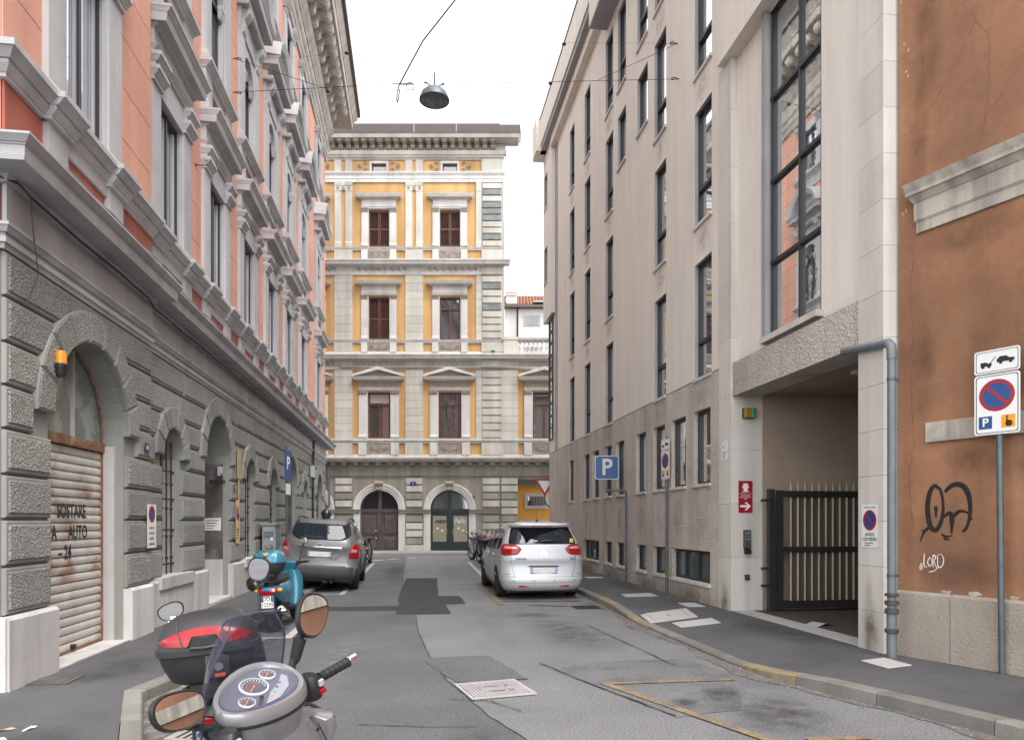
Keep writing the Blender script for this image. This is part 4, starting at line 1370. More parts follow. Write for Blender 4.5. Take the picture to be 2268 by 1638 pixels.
# --- rusticated ground floor piers
for (a, b_) in PIL + [(-1.605, -.637), (-.60, .32)]:
    n = 9
    for i in range(n):
        z0, z1 = .45 + (4.05 - .45) * i / n, .45 + (4.05 - .45) * (i + 1) / n
        if z0 < 2.35 and z1 > 2.1 and b_ < -.6:
            continue
        q = MB().loft([[(0, a + .02, z0 + .03), (0, b_ - .02, z0 + .03), (0, b_ - .02, z1 - .03), (0, a + .02, z1 - .03)], [(.10, a + .05, z0 + .05), (.10, b_ - .05, z0 + .05), (.10, b_ - .05, z1 - .05), (.10, a + .05, z1 - .05)]])
        part('rusticated_block', q, FSTONE if i % 3 else FGREY, fac)
    part('pier_base', MB().box(0, .13, a - .02, b_ + .02, GZ, .45), FSTONE, fac)
for (a, b_) in [(-13.5, -11.95), (-9.8, -8.18), (-6.03, -4.40), (-2.26, -.62)]:
    part('impost_band', MB().mould(0, a, b_, [(2.12, 2.18, .10, .14), (2.18, 2.26, .15, .15), (2.26, 2.34, .17, .2)], .2), FGREY, fac)
# arches: archivolt, keystone, jamb and spandrel frame
for c, h in DR:
    N = 20
    rings = []
    prof = [(0, .0), (.07, .0), (.07, .10), (.10, .12), (.10, .24), (.13, .26), (.13, .36), (0, .38)]
    for i in range(N + 1):
        th = math.pi * i / N
        rings.append([(p, c - (h + q) * math.cos(th), ZSP + (h + q) * math.sin(th)) for p, q in prof])
    part('archivolt', MB().loft(rings), FWHITE, fac, smooth=True)
    q = MB().prism([(c - .15, ZSP + h - .04), (c + .15, ZSP + h - .04), (c + .24, ZSP + h + .44), (c - .24, ZSP + h + .44)], .0, .2, 'x')
    q.lathe([(.11, -.22), (.11, .22)], (.2, c, ZSP + h + .36), 10, 'y')
    q.lathe([(.07, -.15), (.07, .15)], (.2, c, ZSP + h + .06), 8, 'y')
    part('keystone', q, FRELIEF, fac)
    for s in (-1, 1):
        part('door_jamb', MB().box(0, .06, min(c + s * h, c + s * (h + .36)), max(c + s * h, c + s * (h + .36)), GZ, 2.12), FWHITE, fac)
    part('spandrel_frame', MB().box(0, .03, c - 1.42, c + 1.42, 4.0, 4.09).box(0, .03, c - 1.42, c - 1.36, 2.4, 4.0).box(0, .03, c + 1.36, c + 1.42, 2.4, 4.0), FGREY, fac)

# --- doors
def wood_door(c, h, m, glassy):
    d = link('arched_door', None, fac)
    ap = [(c - h * math.cos(math.pi * i / 18), ZSP + h * math.sin(math.pi * i / 18)) for i in range(19)]
    b = MB()
    b.add([(-.30, *p) for p in [(c - h, GZ)] + ap + [(c + h, GZ)]], [tuple(range(21))])
    part('lunette', b, GLASSG if glassy else BLACKP, d)
    b = MB()
    b.tube([(-.27, *p) for p in ap], .06, 6)
    part('arch_frame', b, m, d)
    part('transom', MB().box(-.30, -.18, c - h, c + h, 2.20, 2.38), m, d)
    part('meeting_stile', MB().box(-.30, -.16, c - .09, c + .09, GZ, ZSP + h - .05), m, d)
    for s in (-1, 1):
        y0, y1 = sorted((c + s * .09, c + s * h))
        lf = part('leaf', MB().box(-.30, -.24, y0, y1, GZ, 2.20), m, d)
        if glassy:
            part('paper_pane', MB().box(-.24, -.232, y0 + .10, y1 - .10, .62, 2.0), mat('papered_glass', (0.27, 0.25, 0.18), 0.25, var=0.12, vscale=2, spec=0.6), lf)
            for k in range(2):
                part('sticker', MB().box(-.232, -.229, y0 + .3 + .25 * k, y0 + .42 + .25 * k, 1.3 - .12 * k, 1.38 - .12 * k), WHITEP, lf)
            part('pull_handle', MB().tube([(-.23, c + s * .16, 1.0), (-.17, c + s * .16, 1.02), (-.17, c + s * .16, 1.28), (-.23, c + s * .16, 1.30)], .015, 6), mat('brass', (0.5, 0.33, 0.12), 0.35, 0.9), lf)
        else:
            for z0, z1 in ((.25, .85), (.98, 1.98)):
                part('panel', MB().loft([[(-.24, y0 + .12, z0), (-.24, y1 - .12, z0), (-.24, y1 - .12, z1), (-.24, y0 + .12, z1)], [(-.205, y0 + .18, z0 + .06), (-.205, y1 - .18, z0 + .06), (-.205, y1 - .18, z1 - .06), (-.205, y0 + .18, z1 - .06)]]), m, lf)
    if not glassy:
        b = MB()
        for s in (-1, 1):
            for k in range(3):
                b.tube([(-.28, c + s * (.15 + .25 * k), 2.4), (-.28, c + s * (.25 + .22 * k), 2.6 + .2 * (2 - k)), (-.28, c + s * (.2 + .2 * k), 2.75 + .12 * (2 - k))], .014, 5)
        part('lunette_grille', b, IRON, d)
    return d


GREEND = mat('dark_teal_joinery', (0.014, 0.024, 0.026), 0.4, var=0.2)
wood_door(DR[0][0], 1.03, DOORW, False)
wood_door(DR[1][0], 1.03, DOORW, False)
d2 = wood_door(DR[2][0], 1.03, GREEND, True)
# scribbled tags on the glazed door
def scribble(name, seed, m, parent, x, y, z, wd, ht, n=9, r=.012):
    rd = random.Random(seed)
    b = MB()
    pts = []
    for i in range(n * 4):
        t = i / (n * 4 - 1)
        pts.append((x, y + wd * t + .12 * wd * math.sin(i * 2.1 + seed), z + ht * (.5 + .45 * math.sin(i * 1.7 + seed * 1.3) * (.6 + .4 * rd.random()))))
    b.tube(pts, r, 4)
    return part(name, b, m, parent)


scribble('painted_tag', 3, BLACKP, d2, -.228, -4.10, 1.55, .55, .30, r=.010)
scribble('painted_tag', 5, WHITEP, d2, -.228, -3.10, 1.5, .62, .40, r=.013)

# --- windows
def fwindow(c, z0, z1, hw, kind):
    """kind: 'closed' louvred shutters, 'glass' casement, 'half' casement with shutters folded back"""
    w_ = link('window', None, fac)
    mid = (z0 + z1) / 2
    if kind == 'closed':
        for s in (-1, 1):
            y0, y1 = sorted((c + s * .01, c + s * hw))
            lf = part('shutter', MB().box(-.14, -.08, y0, y0 + .06, z0, z1).box(-.14, -.08, y1 - .06, y1, z0, z1).box(-.14, -.08, y0 + .06, y1 - .06, z0, z0 + .12).box(-.14, -.08, y0 + .06, y1 - .06, mid - .05, mid + .05).box(-.14, -.08, y0 + .06, y1 - .06, z1 - .1, z1), BROWNW, w_)
            lv = MB()
            q = z0 + .14
            while q < z1 - .12:
                if abs(q - mid) > .07:
                    lv.add([(-.085, y0 + .06, q), (-.085, y1 - .06, q), (-.13, y1 - .06, q + .05), (-.13, y0 + .06, q + .05)], [(0, 1, 2, 3)])
                q += .062
            part('louvres', lv, BROWNW, lf, kind='stuff')
            part('backing', MB().box(-.16, -.15, y0, y1, z0, z1), DARK, lf)
    else:
        part('pane', MB().box(-.22, -.21, c - hw, c + hw, z0, z1), GLASSF, w_)
        tr = z1 - (z1 - z0) * .27
        fb = MB()
        for y0, y1 in ((c - hw, c - hw + .10), (c + hw - .10, c + hw), (c - .06, c + .06)):
            fb.box(-.21, -.13, y0, y1, z0, z1 if y0 != c - .06 else tr)
        fb.box(-.21, -.14, c - hw + .1, c + hw - .1, z0, z0 + .08).box(-.21, -.13, c - hw + .1, c + hw - .1, tr - .05, tr + .05).box(-.21, -.14, c - hw + .1, c + hw - .1, z1 - .08, z1)
        part('casement_frame', fb, mat('red_brown_joinery', (0.10, 0.032, 0.025), 0.5, var=0.2), w_)
        if kind == 'half':
            for s in (-1, 1):
                y0, y1 = sorted((c + s * hw, c + s * (hw - .22)))
                sb = MB().box(-.14, -.06, y0, y1, z0, z1)
                sh2 = part('shutter', sb, BROWNW, w_)
                lv = MB()
                q = z0 + .1
                while q < z1 - .1:
                    lv.box(-.06, -.05, y0 + .04, y1 - .04, q, q + .035)
                    q += .075
                part('louvres', lv, BROWNW, sh2, kind='stuff')
        if kind == 'blind':
            part('blind', MB().box(-.2095, -.2085, c - hw + .1, c + hw - .1, z1 - .55, z1 - .08), FSTONE, w_)
    return w_


def frame_hood(c, z0, z1, hw, style, parent):
    """Stone surround with pilaster jambs; style 1 triangular pediment, 2 and 3 flat hood."""
    s_ = link('window_surround', None, parent)
    jw = .44 if style == 1 else .36
    for s in (-1, 1):
        y0, y1 = sorted((c + s * hw, c + s * (hw + jw)))
        yo0, yo1 = sorted((c + s * (hw + .06), c + s * (hw + jw)))
        part('jamb', MB().mould(0, yo0, yo1, [(z0, z0 + .12, .15, .15), (z0 + .12, z0 + .18, .15, .11), (z0 + .18, z1 - .15, .10, .10)], .15).box(0, .06, y0, y1, z0, z1 + .05), FWHITE, s_)
        cb_ = MB().mould(0, yo0, yo1, [(z1 - .15, z1 - .10, .11, .13), (z1 - .10, z1 + .03, .11, .15), (z1 + .03, z1 + .08, .17, .17)], .15)
        if style == 1:
            for k in (-1, 1):
                cb_.lathe([(.06, .10), (.06, .18), (0, .18)], (0, (yo0 + yo1) / 2 + k * .1, z1 - .03), 8, 'x')
        part('capital', cb_, FRELIEF, s_)
        part('pedestal', MB().box(0, .15, yo0 - .02, yo1 + .02, z0 - .9 if style == 1 else z0 - .68, z0 - .25 if style == 1 else z0 - .18), FWHITE, s_)
    hb = MB()
    W = hw + jw
    ht = {1: z1 + .08, 2: z1 + .08, 3: z1 + .05}[style]
    hb.mould(0, c - W, c + W, [(ht, ht + .10, .10, .12), (ht + .10, ht + .14, .14, .14)], .3)
    part('lintel', hb, FWHITE, s_)
    part('hood_frieze', MB().box(0, .10, c - W, c + W, ht + .14, ht + .48), FRELIEF if style == 1 else FWHITE, s_)
    hh = ht + .48
    part('hood', MB().mould(0, c - W, c + W, [(hh, hh + .06, .12, .2), (hh + .06, hh + .12, .33, .35), (hh + .12, hh + .22, .36, .40)], .8), FWHITE, s_)
    if style == 1:
        a_, tz, rz_ = W + .32, hh + .22, .42
        for s in (-1, 1):
            poly = [(c + s * a_, tz), (c + s * a_, tz + .10), (c, tz + rz_ + .12), (c, tz + rz_ - .06)]
            part('raking_cornice', MB().prism(poly if s > 0 else poly[::-1], 0, .38, 'x'), FWHITE, s_)
        part('tympanum', MB().prism([(c - a_ + .1, tz), (c + a_ - .1, tz), (c, tz + rz_ - .05)], 0, .12, 'x'), FRELIEF, s_)
    # carved apron panel
    az0, az1 = (z0 - .88, z0 - .28) if style == 1 else (z0 - .66, z0 - .2)
    ap_ = part('apron_relief', MB().box(0, .07, c - hw - .02, c + hw + .02, az0, az1), FRELIEF, s_)
    rb = MB()
    zc = (az0 + az1) / 2
    rb.lathe([(.16, .07), (.16, .10), (.12, .10), (.12, .085), (.06, .085), (.05, .12), (0, .12)], (0, c, zc), 14, 'x')
    for s in (-1, 1):
        if style == 3:      # angular key either side
            y = c + s * .36
            rb.box(.07, .10, y - .13, y + .13, zc + .10, zc + .14).box(.07, .10, y - .13, y + .13, zc - .14, zc - .10).box(.07, .10, y + s * .09, y + s * .13, zc - .1, zc + .1).box(.07, .10, y - .05, y + .06, zc - .02, zc + .02)
        else:
            pts = []
            for i in range(16):
                t = i / 15 * 2.4 * math.pi
                r_ = .13 * (1 - i / 18)
                pts.append((.085, c + s * (.38 + r_ * math.cos(t)), zc + r_ * math.sin(t)))
            rb.tube([(.085, c + s * .17, zc - .05)] + pts, .018, 5)
    part('ornament', rb, FRELIEF, ap_)
    return s_


for i, c in enumerate(BAY):
    fwindow(c, *F1, .61, ['glass', 'blind', 'half'][i])
    frame_hood(c, *F1, .61, 1, fac)
    fwindow(c, *F2, .56, ['glass', 'closed', 'glass'][i])
    frame_hood(c, *F2, .56, 2, fac)
    fwindow(c, *F3, .547, 'closed')
    frame_hood(c, *F3, .547, 3, fac)
    aw = link('attic_window', None, fac)
    part('pane', MB().box(-.15, -.14, c - .395, c + .395, *FA), GLASSF, aw)
    part('frame', MB().box(-.14, -.09, c - .395, c + .395, 20.73, 20.8).box(-.14, -.09, c - .395, c + .395, 20.42, 20.46).box(-.14, -.09, c - .395, c - .34, 20.46, 20.73).box(-.14, -.09, c + .34, c + .395, 20.46, 20.73), BROWNW, aw)
    part('surround', MB().box(0, .06, c - .50, c + .50, 20.8, 20.92).box(0, .06, c - .5, c - .395, 20.34, 20.8).box(0, .06, c + .395, c + .5, 20.34, 20.8), FWHITE, aw)
    for s in (-1, 1):       # palmettes beside the attic lights
        rb = MB()
        for k, zz in ((0, 20.50), (1, 20.78)):
            pts = []
            for j in range(18):
                t = j / 17 * 2.6 * math.pi
                r_ = .13 * (1 - j / 21)
                pts.append((.03, c + s * (.72 + r_ * math.cos(t)), zz + (1 if k else -1) * r_ * math.sin(t) * .9))
            rb.tube(pts, .022, 5)
        for k in range(5):
            a_ = (k - 2) * .42
            rb.tube([(.03, c + s * .88, 20.64), (.04, c + s * (.88 + .26 * math.cos(a_)), 20.64 + .22 * math.sin(a_))], [.03, .012], 5)
        part('palmette', rb, FRELIEF, aw)

# wave scrolls and Greek keys between the pilasters
wm = MB()
pts = []
for i in range(26):
    t = i / 25
    if t < .45:
        pts.append((.085, -.16 + .32 * t / .45, -.075 + .15 * (1 - math.cos(math.pi * t / .45)) / 2))
    else:
        u = (t - .45) / .55 * 2.2 * math.pi
        r_ = .075 * (1 - (t - .45) * 1.3)
        pts.append((.085, .16 + r_ * math.sin(u), .0 + r_ * math.cos(u)))
wm.tube(pts, .016, 5)
wme = wm.mesh('scroll', FGREY)
km = MB()
for (y0, y1, z0, z1) in ((-.13, .13, .09, .115), (-.13, -.105, -.115, .09), (-.105, .07, -.115, -.09), (.045, .07, -.09, .03), (-.04, .045, .005, .03), (.105, .13, -.115, .09), (.13, .16, -.115, -.09)):
    km.box(.07, .085, y0, y1, z0, z1)
kme = km.mesh('key', FGREY)
for a, b_ in ((-12.31, -9.47), (-8.52, -5.69), (-4.755, -1.92)):
    n = 8
    for i in range(n):
        link('wave_scroll', wme, fac, (0, a + (b_ - a) * (i + .5) / n, 15.135))
    n = 9
    for i in range(n):
        link('key_motif', kme, fac, (0, a + (b_ - a) * (i + .5) / n, 10.11))
for i in range(11):
    link('key_motif', kme, fac, (0, .48 + i * .31, 10.11))

# --- lower annex with a terrace, right of the corner
ax = link('annex', None, fac)
C3 = 1.72
hs_ = [(C3 - .61, C3 + .61, *F1)]
part('annex_wall', MB().wall(-.001, AX0, AX1, 4.1, 10.6, hs_), YELLOW, ax)
part('annex_lintel', MB().box(-6, -.02, .32, AX1, 3.95, 4.25), FGREY, ax)
part('annex_pier', MB().box(-.8, .02, AX0 + .002, .32, .1, 4.1), FGREY, ax)
part('passage_side', MB().box(-3.5, -.85, AX0 + .002, .30, .1, 4.1), FGREY, ax)
part('annex_roof', MB().box(-6, .05, AX0, AX1, 10.42, 10.57), FGREY, ax)
part('window_reveal', MB().reveal(-.001, -.3, C3 - .61, C3 + .61, *F1), FWHITE, ax)
pier(-.60, .32, 6.10, 9.80, 9, FSTONE, .05)
part('pedestal', MB().box(0, .10, -.60, .33, 5.26, 5.87), FSTONE, ax)
fwindow(C3, *F1, .61, 'glass')
frame_hood(C3, *F1, .61, 1, fac)
bal = link('balustrade', None, fac)
part('end_pier', MB().box(-.1, .22, -.45, .33, 10.6, 11.35).box(-.13, .25, -.48, .36, 11.35, 11.5), FSTONE, bal)
part('plinth_rail', MB().box(-.05, .18, .33, AX1, 10.6, 10.72), FWHITE, bal)
part('top_rail', MB().mould(.06, .33, AX1, [(11.28, 11.34, .08, .10), (11.34, 11.45, .14, .16)], 0).box(-.1, .1, .33, AX1, 11.28, 11.44), FSTONE, bal)
blm = MB().lathe([(.075, 10.72), (.075, 10.77), (.045, 10.80), (.05, 10.86), (.085, 10.95), (.075, 11.02), (.04, 11.08), (.04, 11.14), (.06, 11.18), (.05, 11.22), (.075, 11.24), (.075, 11.28)], n=10).mesh('baluster', FWHITE, True)
y = .44
while y < AX1 - 1:
    link('baluster', blm, bal, (.06, y, 0))
    y += .235
pl = thing('cornice_weed', 'small green weed sprouting on the second cornice of the yellow building', 'plant', (FO[0], FO[1], 0), FR)
b = MB()
rd = random.Random(2)
for i in range(26):
    a_ = rd.uniform(0, 6.28)
    y, z, L = -1.0 + rd.uniform(-.08, .08), 10.6 + rd.uniform(0, .12), rd.uniform(.05, .1)
    b.add([(.32, y, z), (.34, y + L * math.cos(a_), z + L * .7), (.36, y + L * math.cos(a_ + .7), z + L)], [(0, 1, 2)])
part('leaves', b, mat('weed_green', (0.06, 0.11, 0.03), 0.7), pl)
part('stem', MB().tube([(.3, -1.0, 10.55), (.33, -1.0, 10.72)], .01, 5), mat('weed_green', ()), pl)

# cables and pipe on the facade's left edge
dp = MB().tube([(.16, -10.0, 4.7), (.16, -9.75, 4.5), (.16, -9.72, 2.6), (.16, -10.1, 2.2), (.16, -10.12, .12)], .055, 8)
tag(part('drainpipe', dp, GALV, loc=(FO[0], FO[1], 0), rot=(0, 0, FR)), 'grey jogged drainpipe between the pink and yellow buildings', 'drainpipe')

# ================================================================== houses farther off
def st(X, Y): return (X * CY + Y * SY, -X * SY + Y * CY)


wh = thing('white_house', 'white house with terracotta tiled roof seen above the terrace balustrade', 'building', (*st(0, 56), 0), FR)
part('wall', MB().box(-9, 0, -.6, 10, 0, 18.75), WHITEW, wh)
part('eave_gutter', MB().box(-.1, .45, -.75, 10.2, 18.72, 18.92), GUT, wh)
for y0, y1, z0, z1 in ((1.05, 2.15, 17.45, 18.1), (1.1, 2.2, 14.0, 15.6)):
    wd_ = link('window', None, wh)
    part('frame', MB().box(0, .05, y0 - .12, y1 + .12, z0 - .12, z1 + .1), FSTONE, wd_)
    part('shutter', MB().box(.05, .07, y0, y1, z0, z1), mat('grey_blind', (0.3, 0.33, 0.36), 0.6), wd_)
    lv = MB()
    q = z0
    while q < z1:
        lv.box(.07, .085, y0, y1, q, q + .05)
        q += .1
    part('louvres', lv, mat('grey_blind', ()), wd_, kind='stuff')
part('downpipe', MB().tube([(.3, .45, 18.8), (.1, .45, 18.4), (.1, .45, 8)], .06, 6), BLACKM, wh)
rf = part('roof', MB().quad((.4, -.75, 18.9), (.4, 10.2, 18.9), (-3.6, 10.2, 20.9), (-3.6, -.75, 20.9)), TILE, wh)
ti = MB()
for k in range(9):
    x0, x1 = .45 - k * .45, .45 - (k + 1) * .45 - .05
    z0, z1 = 18.9 + k * .225, 18.9 + (k + 1) * .225
    ti.loft([[(x0, -.1, z0 + .05), (x0, -.05, z0 + .10), (x0, .05, z0 + .10), (x0, .1, z0 + .05)], [(x1, -.08, z1 + .01), (x1, -.04, z1 + .06), (x1, .04, z1 + .06), (x1, .08, z1 + .01)]], close=False)
tme = ti.mesh('tile_row', TILE)
y = -.65
while y < 10.1:
    link('tile_row', tme, rf, (0, y, 0))
    y += .26
ch = part('chimney', MB().box(-.6, .1, -.45, .4, 18.9, 19.75).box(-.68, .18, -.53, .48, 19.75, 19.85), WHITEW, rf)
for k in range(4):
    part('chimney_tile', MB().lathe([(.13, -.35), (.13, .35)], (-.25, -.38 + k * .24, 19.92), 8, 'x'), TILE, ch)
part('skylight', MB().box(.0, .5, 1.7, 2.6, 19.1, 19.22), FRAMEW, rf)

oh = thing('orange_house', 'small orange house with grilled window seen through the passage under the terrace', 'building', (*st(0, 46), 0), FR)
part('wall', MB().box(-6, 0, -4, 9, 0, 7), mat('bright_orange_wall', (0.75, 0.36, 0.075), 0.8, var=0.05), oh)
part('white_band', MB().mould(0, -4, 9, [(4.05, 4.15, .06, .1), (4.15, 4.45, .12, .12)], 0), WHITEW, oh)
for (y0, y1, z0, z1) in ((1.05, 2.2, 2.75, 3.35), (.7, 2.6, .9, 1.6)):
    w_ = link('window', None, oh)
    part('surround', MB().box(0, .05, y0 - .22, y1 + .22, z0 - .2, z1 + .2), WHITEW, w_)
    part('pane', MB().box(.05, .06, y0, y1, z0, z1), GLASSF, w_)
    for k in range(6):
        y = y0 + (k + .5) * (y1 - y0) / 6
        part('grille_bar', MB().box(.08, .10, y - .02, y + .02, z0, z1), IRON, w_)
# ================================================================== PALE OFFICE BUILDING (right)
# local frame: x towards the street, y back towards the camera (local y = -world y)
ofc = thing('office_building', 'pale rendered modern office block with tall slit windows on the right', 'building', (XR, 0, 0), math.pi)
Yl = lambda a, b: (-b, -a)
ROWS = [(4.48, 6.75), (7.49, 9.74), (10.45, 12.67), (13.39, 15.57)]
TALL = {'A': (12.47, 13.26), 'B': (14.86, 15.61), 'E': (19.02, 19.78), 'F': (21.56, 22.31), 'G': (23.77, 24.50)}
wins = []
for k, (a, b_) in TALL.items():
    for r_ in ROWS:
        wins.append((a, b_, *r_, 'tall'))
for (a, b_) in ((16.09, 16.86), (17.82, 18.55)):
    wins += [(a, b_, 11.27, 12.67, 'short'), (a, b_, 13.40, 15.57, 'tall')]
wins += [(27.87, 28.50, 14.47, 15.87, 'short'), (27.87, 28.50, 11.44, 12.88, 'short')]
for (a, b_) in ((12.48, 13.28), (13.69, 14.50), (14.89, 15.65), (16.17, 16.91), (17.92, 18.65), (19.11, 19.82), (20.45, 21.22), (21.62, 22.38), (23.85, 24.60)):
    wins.append((a, b_, 2.41, 3.85, 'low'))
for (a, b_) in ((12.50, 14.45), (14.86, 15.65), (16.16, 16.92), (17.90, 18.66), (19.08, 19.84), (20.46, 22.38)):
    wins.append((a, b_, .50, 1.12, 'base'))
FARP = .17
def holes_in(y0, y1, z0, z1):
    return [(*Yl(a, b_), c, d) for a, b_, c, d, k in wins if a >= y0 - .01 and b_ <= y1 + .01 and c >= z0 - .01 and d <= z1 + .01]


part('render_wall', MB().wall(0, *Yl(12.1, 27.0), 4.46, 18.0, holes_in(12.1, 27, 4.46, 18)), RPLAST, ofc)
part('rough_wall', MB().wall(.018, *Yl(12.1, 28.2), .05, 4.46, holes_in(12.1, 27, .05, 4.46)).quad((.018, -28.2, 4.46), (.018, -12.1, 4.46), (0, -12.1, 4.46), (0, -28.2, 4.46)), RROUGH, ofc)
part('shadow_gap', MB().box(-.01, .019, *Yl(12.1, 28.2), 4.455, 4.475), mat('shadow_gap', (0.12, 0.1, 0.09), 0.9), ofc)
# projecting far end above a glazed corner strip
b = MB().wall(FARP, *Yl(27.0, 28.75), 9.9, 18.0, holes_in(27.0, 28.75, 9.9, 18))
b.quad((FARP, -27.0, 9.9), (0, -27.0, 9.9), (0, -27.0, 18), (FARP, -27.0, 18))
b.quad((FARP, -28.75, 9.9), (FARP, -27.0, 9.9), (-1, -27.0, 10.4), (-1, -28.75, 9.9))
b.quad((-12, -28.75, 9.9), (FARP, -28.75, 9.9), (FARP, -28.75, 18), (-12, -28.75, 18))
part('projecting_end', b, RPLAST, ofc)
part('corner_strip', MB().box(-.02, .03, *Yl(26.6, 27.0), 4.47, 16.4), GREYST, ofc)
part('end_wall', MB().box(-12, -.002, *Yl(27.0, 28.2), .05, 9.9), RPLAST, ofc)
gs = link('corner_glazing', None, ofc)
part('pane', MB().box(.012, .016, *Yl(27.45, 28.2), 5.0, 9.85), GLASSM, gs)
for z0 in [5.0 + i * .485 for i in range(11)]:
    part('glazing_bar', MB().box(.016, .05, *Yl(27.45, 28.2), z0 - .02, z0 + .02), FRAMED, gs)
for y in (27.45, 28.18):
    part('mullion', MB().box(.016, .055, *Yl(y - .03, y + .03), 5.0, 9.85), FRAMED, gs)
part('core', MB().box(-14, -.6, *Yl(12.0, 28.1), .05, 18.4), DARK, ofc)

for a, b_, z0, z1, kd in wins:
    base = FARP if a > 27 and z0 > 9.9 else (.018 if z1 < 4.4 else 0)
    y0, y1 = Yl(a, b_)
    w_ = link({'tall': 'slit_window', 'short': 'slit_window', 'low': 'ground_window', 'base': 'basement_window'}[kd], None, ofc)
    part('reveal', MB().reveal(base, -.3, y0, y1, z0, z1), GREYST if kd in ('tall', 'short') else RROUGH, w_)
    gx = -.12
    part('pane', MB().box(gx - .01, gx, y0, y1, z0, z1), GLASSM if kd != 'base' else GLASSG, w_)
    f = .032 if kd in ('tall', 'short') else .055
    fb = MB().box(gx, gx + .05, y0, y0 + f, z0, z1).box(gx, gx + .05, y1 - f, y1, z0, z1).box(gx, gx + .05, y0 + f, y1 - f, z1 - f, z1).box(gx, gx + .05, y0 + f, y1 - f, z0, z0 + f)
    if kd == 'tall': fb.box(gx, gx + .055, y0 + f, y1 - f, z0 + (z1 - z0) * .31, z0 + (z1 - z0) * .31 + .07)
    if kd == 'base' and b_ - a > 1.5:
        for q in (y0 + (y1 - y0) * .30, y0 + (y1 - y0) * .64):
            fb.box(gx, gx + .05, q - .03, q + .03, z0 + f, z1 - f)
    part('frame', fb, FRAMED, w_)
    part('sill', MB().box(-.14, base + .045, y0 - .03, y1 + .03, z0 - .055, z0 + .004), RSTONE, w_)

# stone pilaster left of the gateway, stone by stone, reaching back into the jamb
zz = [.05, 1.05, 2.0, 2.95, 3.9, 4.9, 5.9, 6.9, 7.9, 8.9, 9.82]
for z0, z1 in zip(zz, zz[1:]):
    part('pilaster_stone', MB().box(-.56, .03, *Yl(11.61, 12.10), z0 + .002, z1 - .002), RSTONE, ofc)
zz = [.05] + [.60 + .545 * i for i in range(26)]
for z0, z1 in zip(zz, zz[1:]):
    part('pier_stone', MB().box(-.20, .03, *Yl(7.59, 8.06), z0 + .002, z1 - .002), RSTONE, ofc)
part('pier_backing', MB().box(-.7, -.20, *Yl(7.55, 8.05), .05, 15), RSTONE, ofc)
# gateway lintel, recessed panel above with the tall reflecting window, overhanging upper wall
part('gate_lintel', MB().box(-.5, .0, *Yl(8.061, 11.609), 3.88, 4.46), RROUGH, ofc)
WB, WT = 4.62, 9.80
GY = (9.07, 10.49)
part('recessed_wall', MB().wall(-.10, *Yl(8.06, 11.61), 4.46, 9.82, [(*Yl(*GY), WB, WT)]).quad((-.1, -11.61, 4.46), (-.1, -8.06, 4.46), (0, -8.06, 4.46), (0, -11.61, 4.46)), RPLAST, ofc)
tw = link('stair_window', None, ofc)
part('reveal', MB().reveal(-.10, -.5, *Yl(*GY), WB, WT), RSTONE, tw)
part('stone_surround', MB().box(-.11, -.02, *Yl(10.49, 10.62), WB - .05, WT), GREYST, tw)
part('stone_sill', MB().box(-.3, .03, *Yl(9.0, 10.6), WB - .09, WB), RSTONE, tw)
zt = [WB, 5.80, 7.09, 8.41, WT]
ym = (GY[0] + GY[1]) / 2 - .12
for z0, z1 in zip(zt, zt[1:]):
    for (a, b_) in ((GY[0], ym), (ym, GY[1])):
        part('pane', MB().box(-.165, -.16, *Yl(a, b_), z0, z1), GLASSM, tw)
for z0 in zt:
    part('transom', MB().box(-.16, -.11, *Yl(*GY), z0 - .03, z0 + .03), FRAMED, tw)
for y in (GY[0] + .02, ym, GY[1] - .03):
    part('mullion', MB().box(-.16, -.115, *Yl(y - .022, y + .022), WB, WT), FRAMED, tw)
part('overhanging_wall', MB().box(-.3, .15, *Yl(7.592, 11.91), 9.82, 18.0), RPLAST, ofc)
part('pilaster_upper', MB().box(-.3, .001, *Yl(11.912, 12.12), 9.82, 16), RPLAST, ofc)
# eaves
part('eaves_box', MB().box(-2, .53, *Yl(8, 19.66), 15.9, 19.4), RPLAST, ofc)
part('eaves_soffit', MB().box(-.5, .50, *Yl(8, 19.64), 15.86, 15.90), GREYST, ofc)
part('eaves_band', MB().box(-2, .22, *Yl(19.66, 27.0), 16.4, 16.75), RPLAST, ofc)
part('parapet', MB().box(-2, .44, *Yl(19.66, 28.3), 16.95, 18.0), RPLAST, ofc)
part('parapet_soffit', MB().box(-1, .40, *Yl(19.66, 28.3), 16.75, 16.95), GREYST, ofc)
part('parapet_end', MB().box(-2, .60, *Yl(28.0, 28.95), 16.75, 18.1), RPLAST, ofc)
part('parapet_flashing', MB().box(-2, .47, *Yl(19.66, 28.0), 18.0, 18.04), FRAMED, ofc)

# gateway interior
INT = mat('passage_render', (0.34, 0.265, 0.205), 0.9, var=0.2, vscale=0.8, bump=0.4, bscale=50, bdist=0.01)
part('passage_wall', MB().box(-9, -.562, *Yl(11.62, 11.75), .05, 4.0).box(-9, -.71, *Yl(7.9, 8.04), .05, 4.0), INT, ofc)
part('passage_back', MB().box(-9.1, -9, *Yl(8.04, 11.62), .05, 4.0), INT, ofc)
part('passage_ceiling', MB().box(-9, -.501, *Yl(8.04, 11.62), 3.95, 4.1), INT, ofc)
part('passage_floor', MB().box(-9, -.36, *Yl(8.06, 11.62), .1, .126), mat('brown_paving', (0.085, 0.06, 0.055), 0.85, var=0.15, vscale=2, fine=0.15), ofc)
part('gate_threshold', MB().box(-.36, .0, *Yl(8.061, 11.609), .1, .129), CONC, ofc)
part('ceiling_light', MB().box(-2.2, -1.0, *Yl(9.6, 9.75), 3.90, 3.95), WHITEP, ofc)

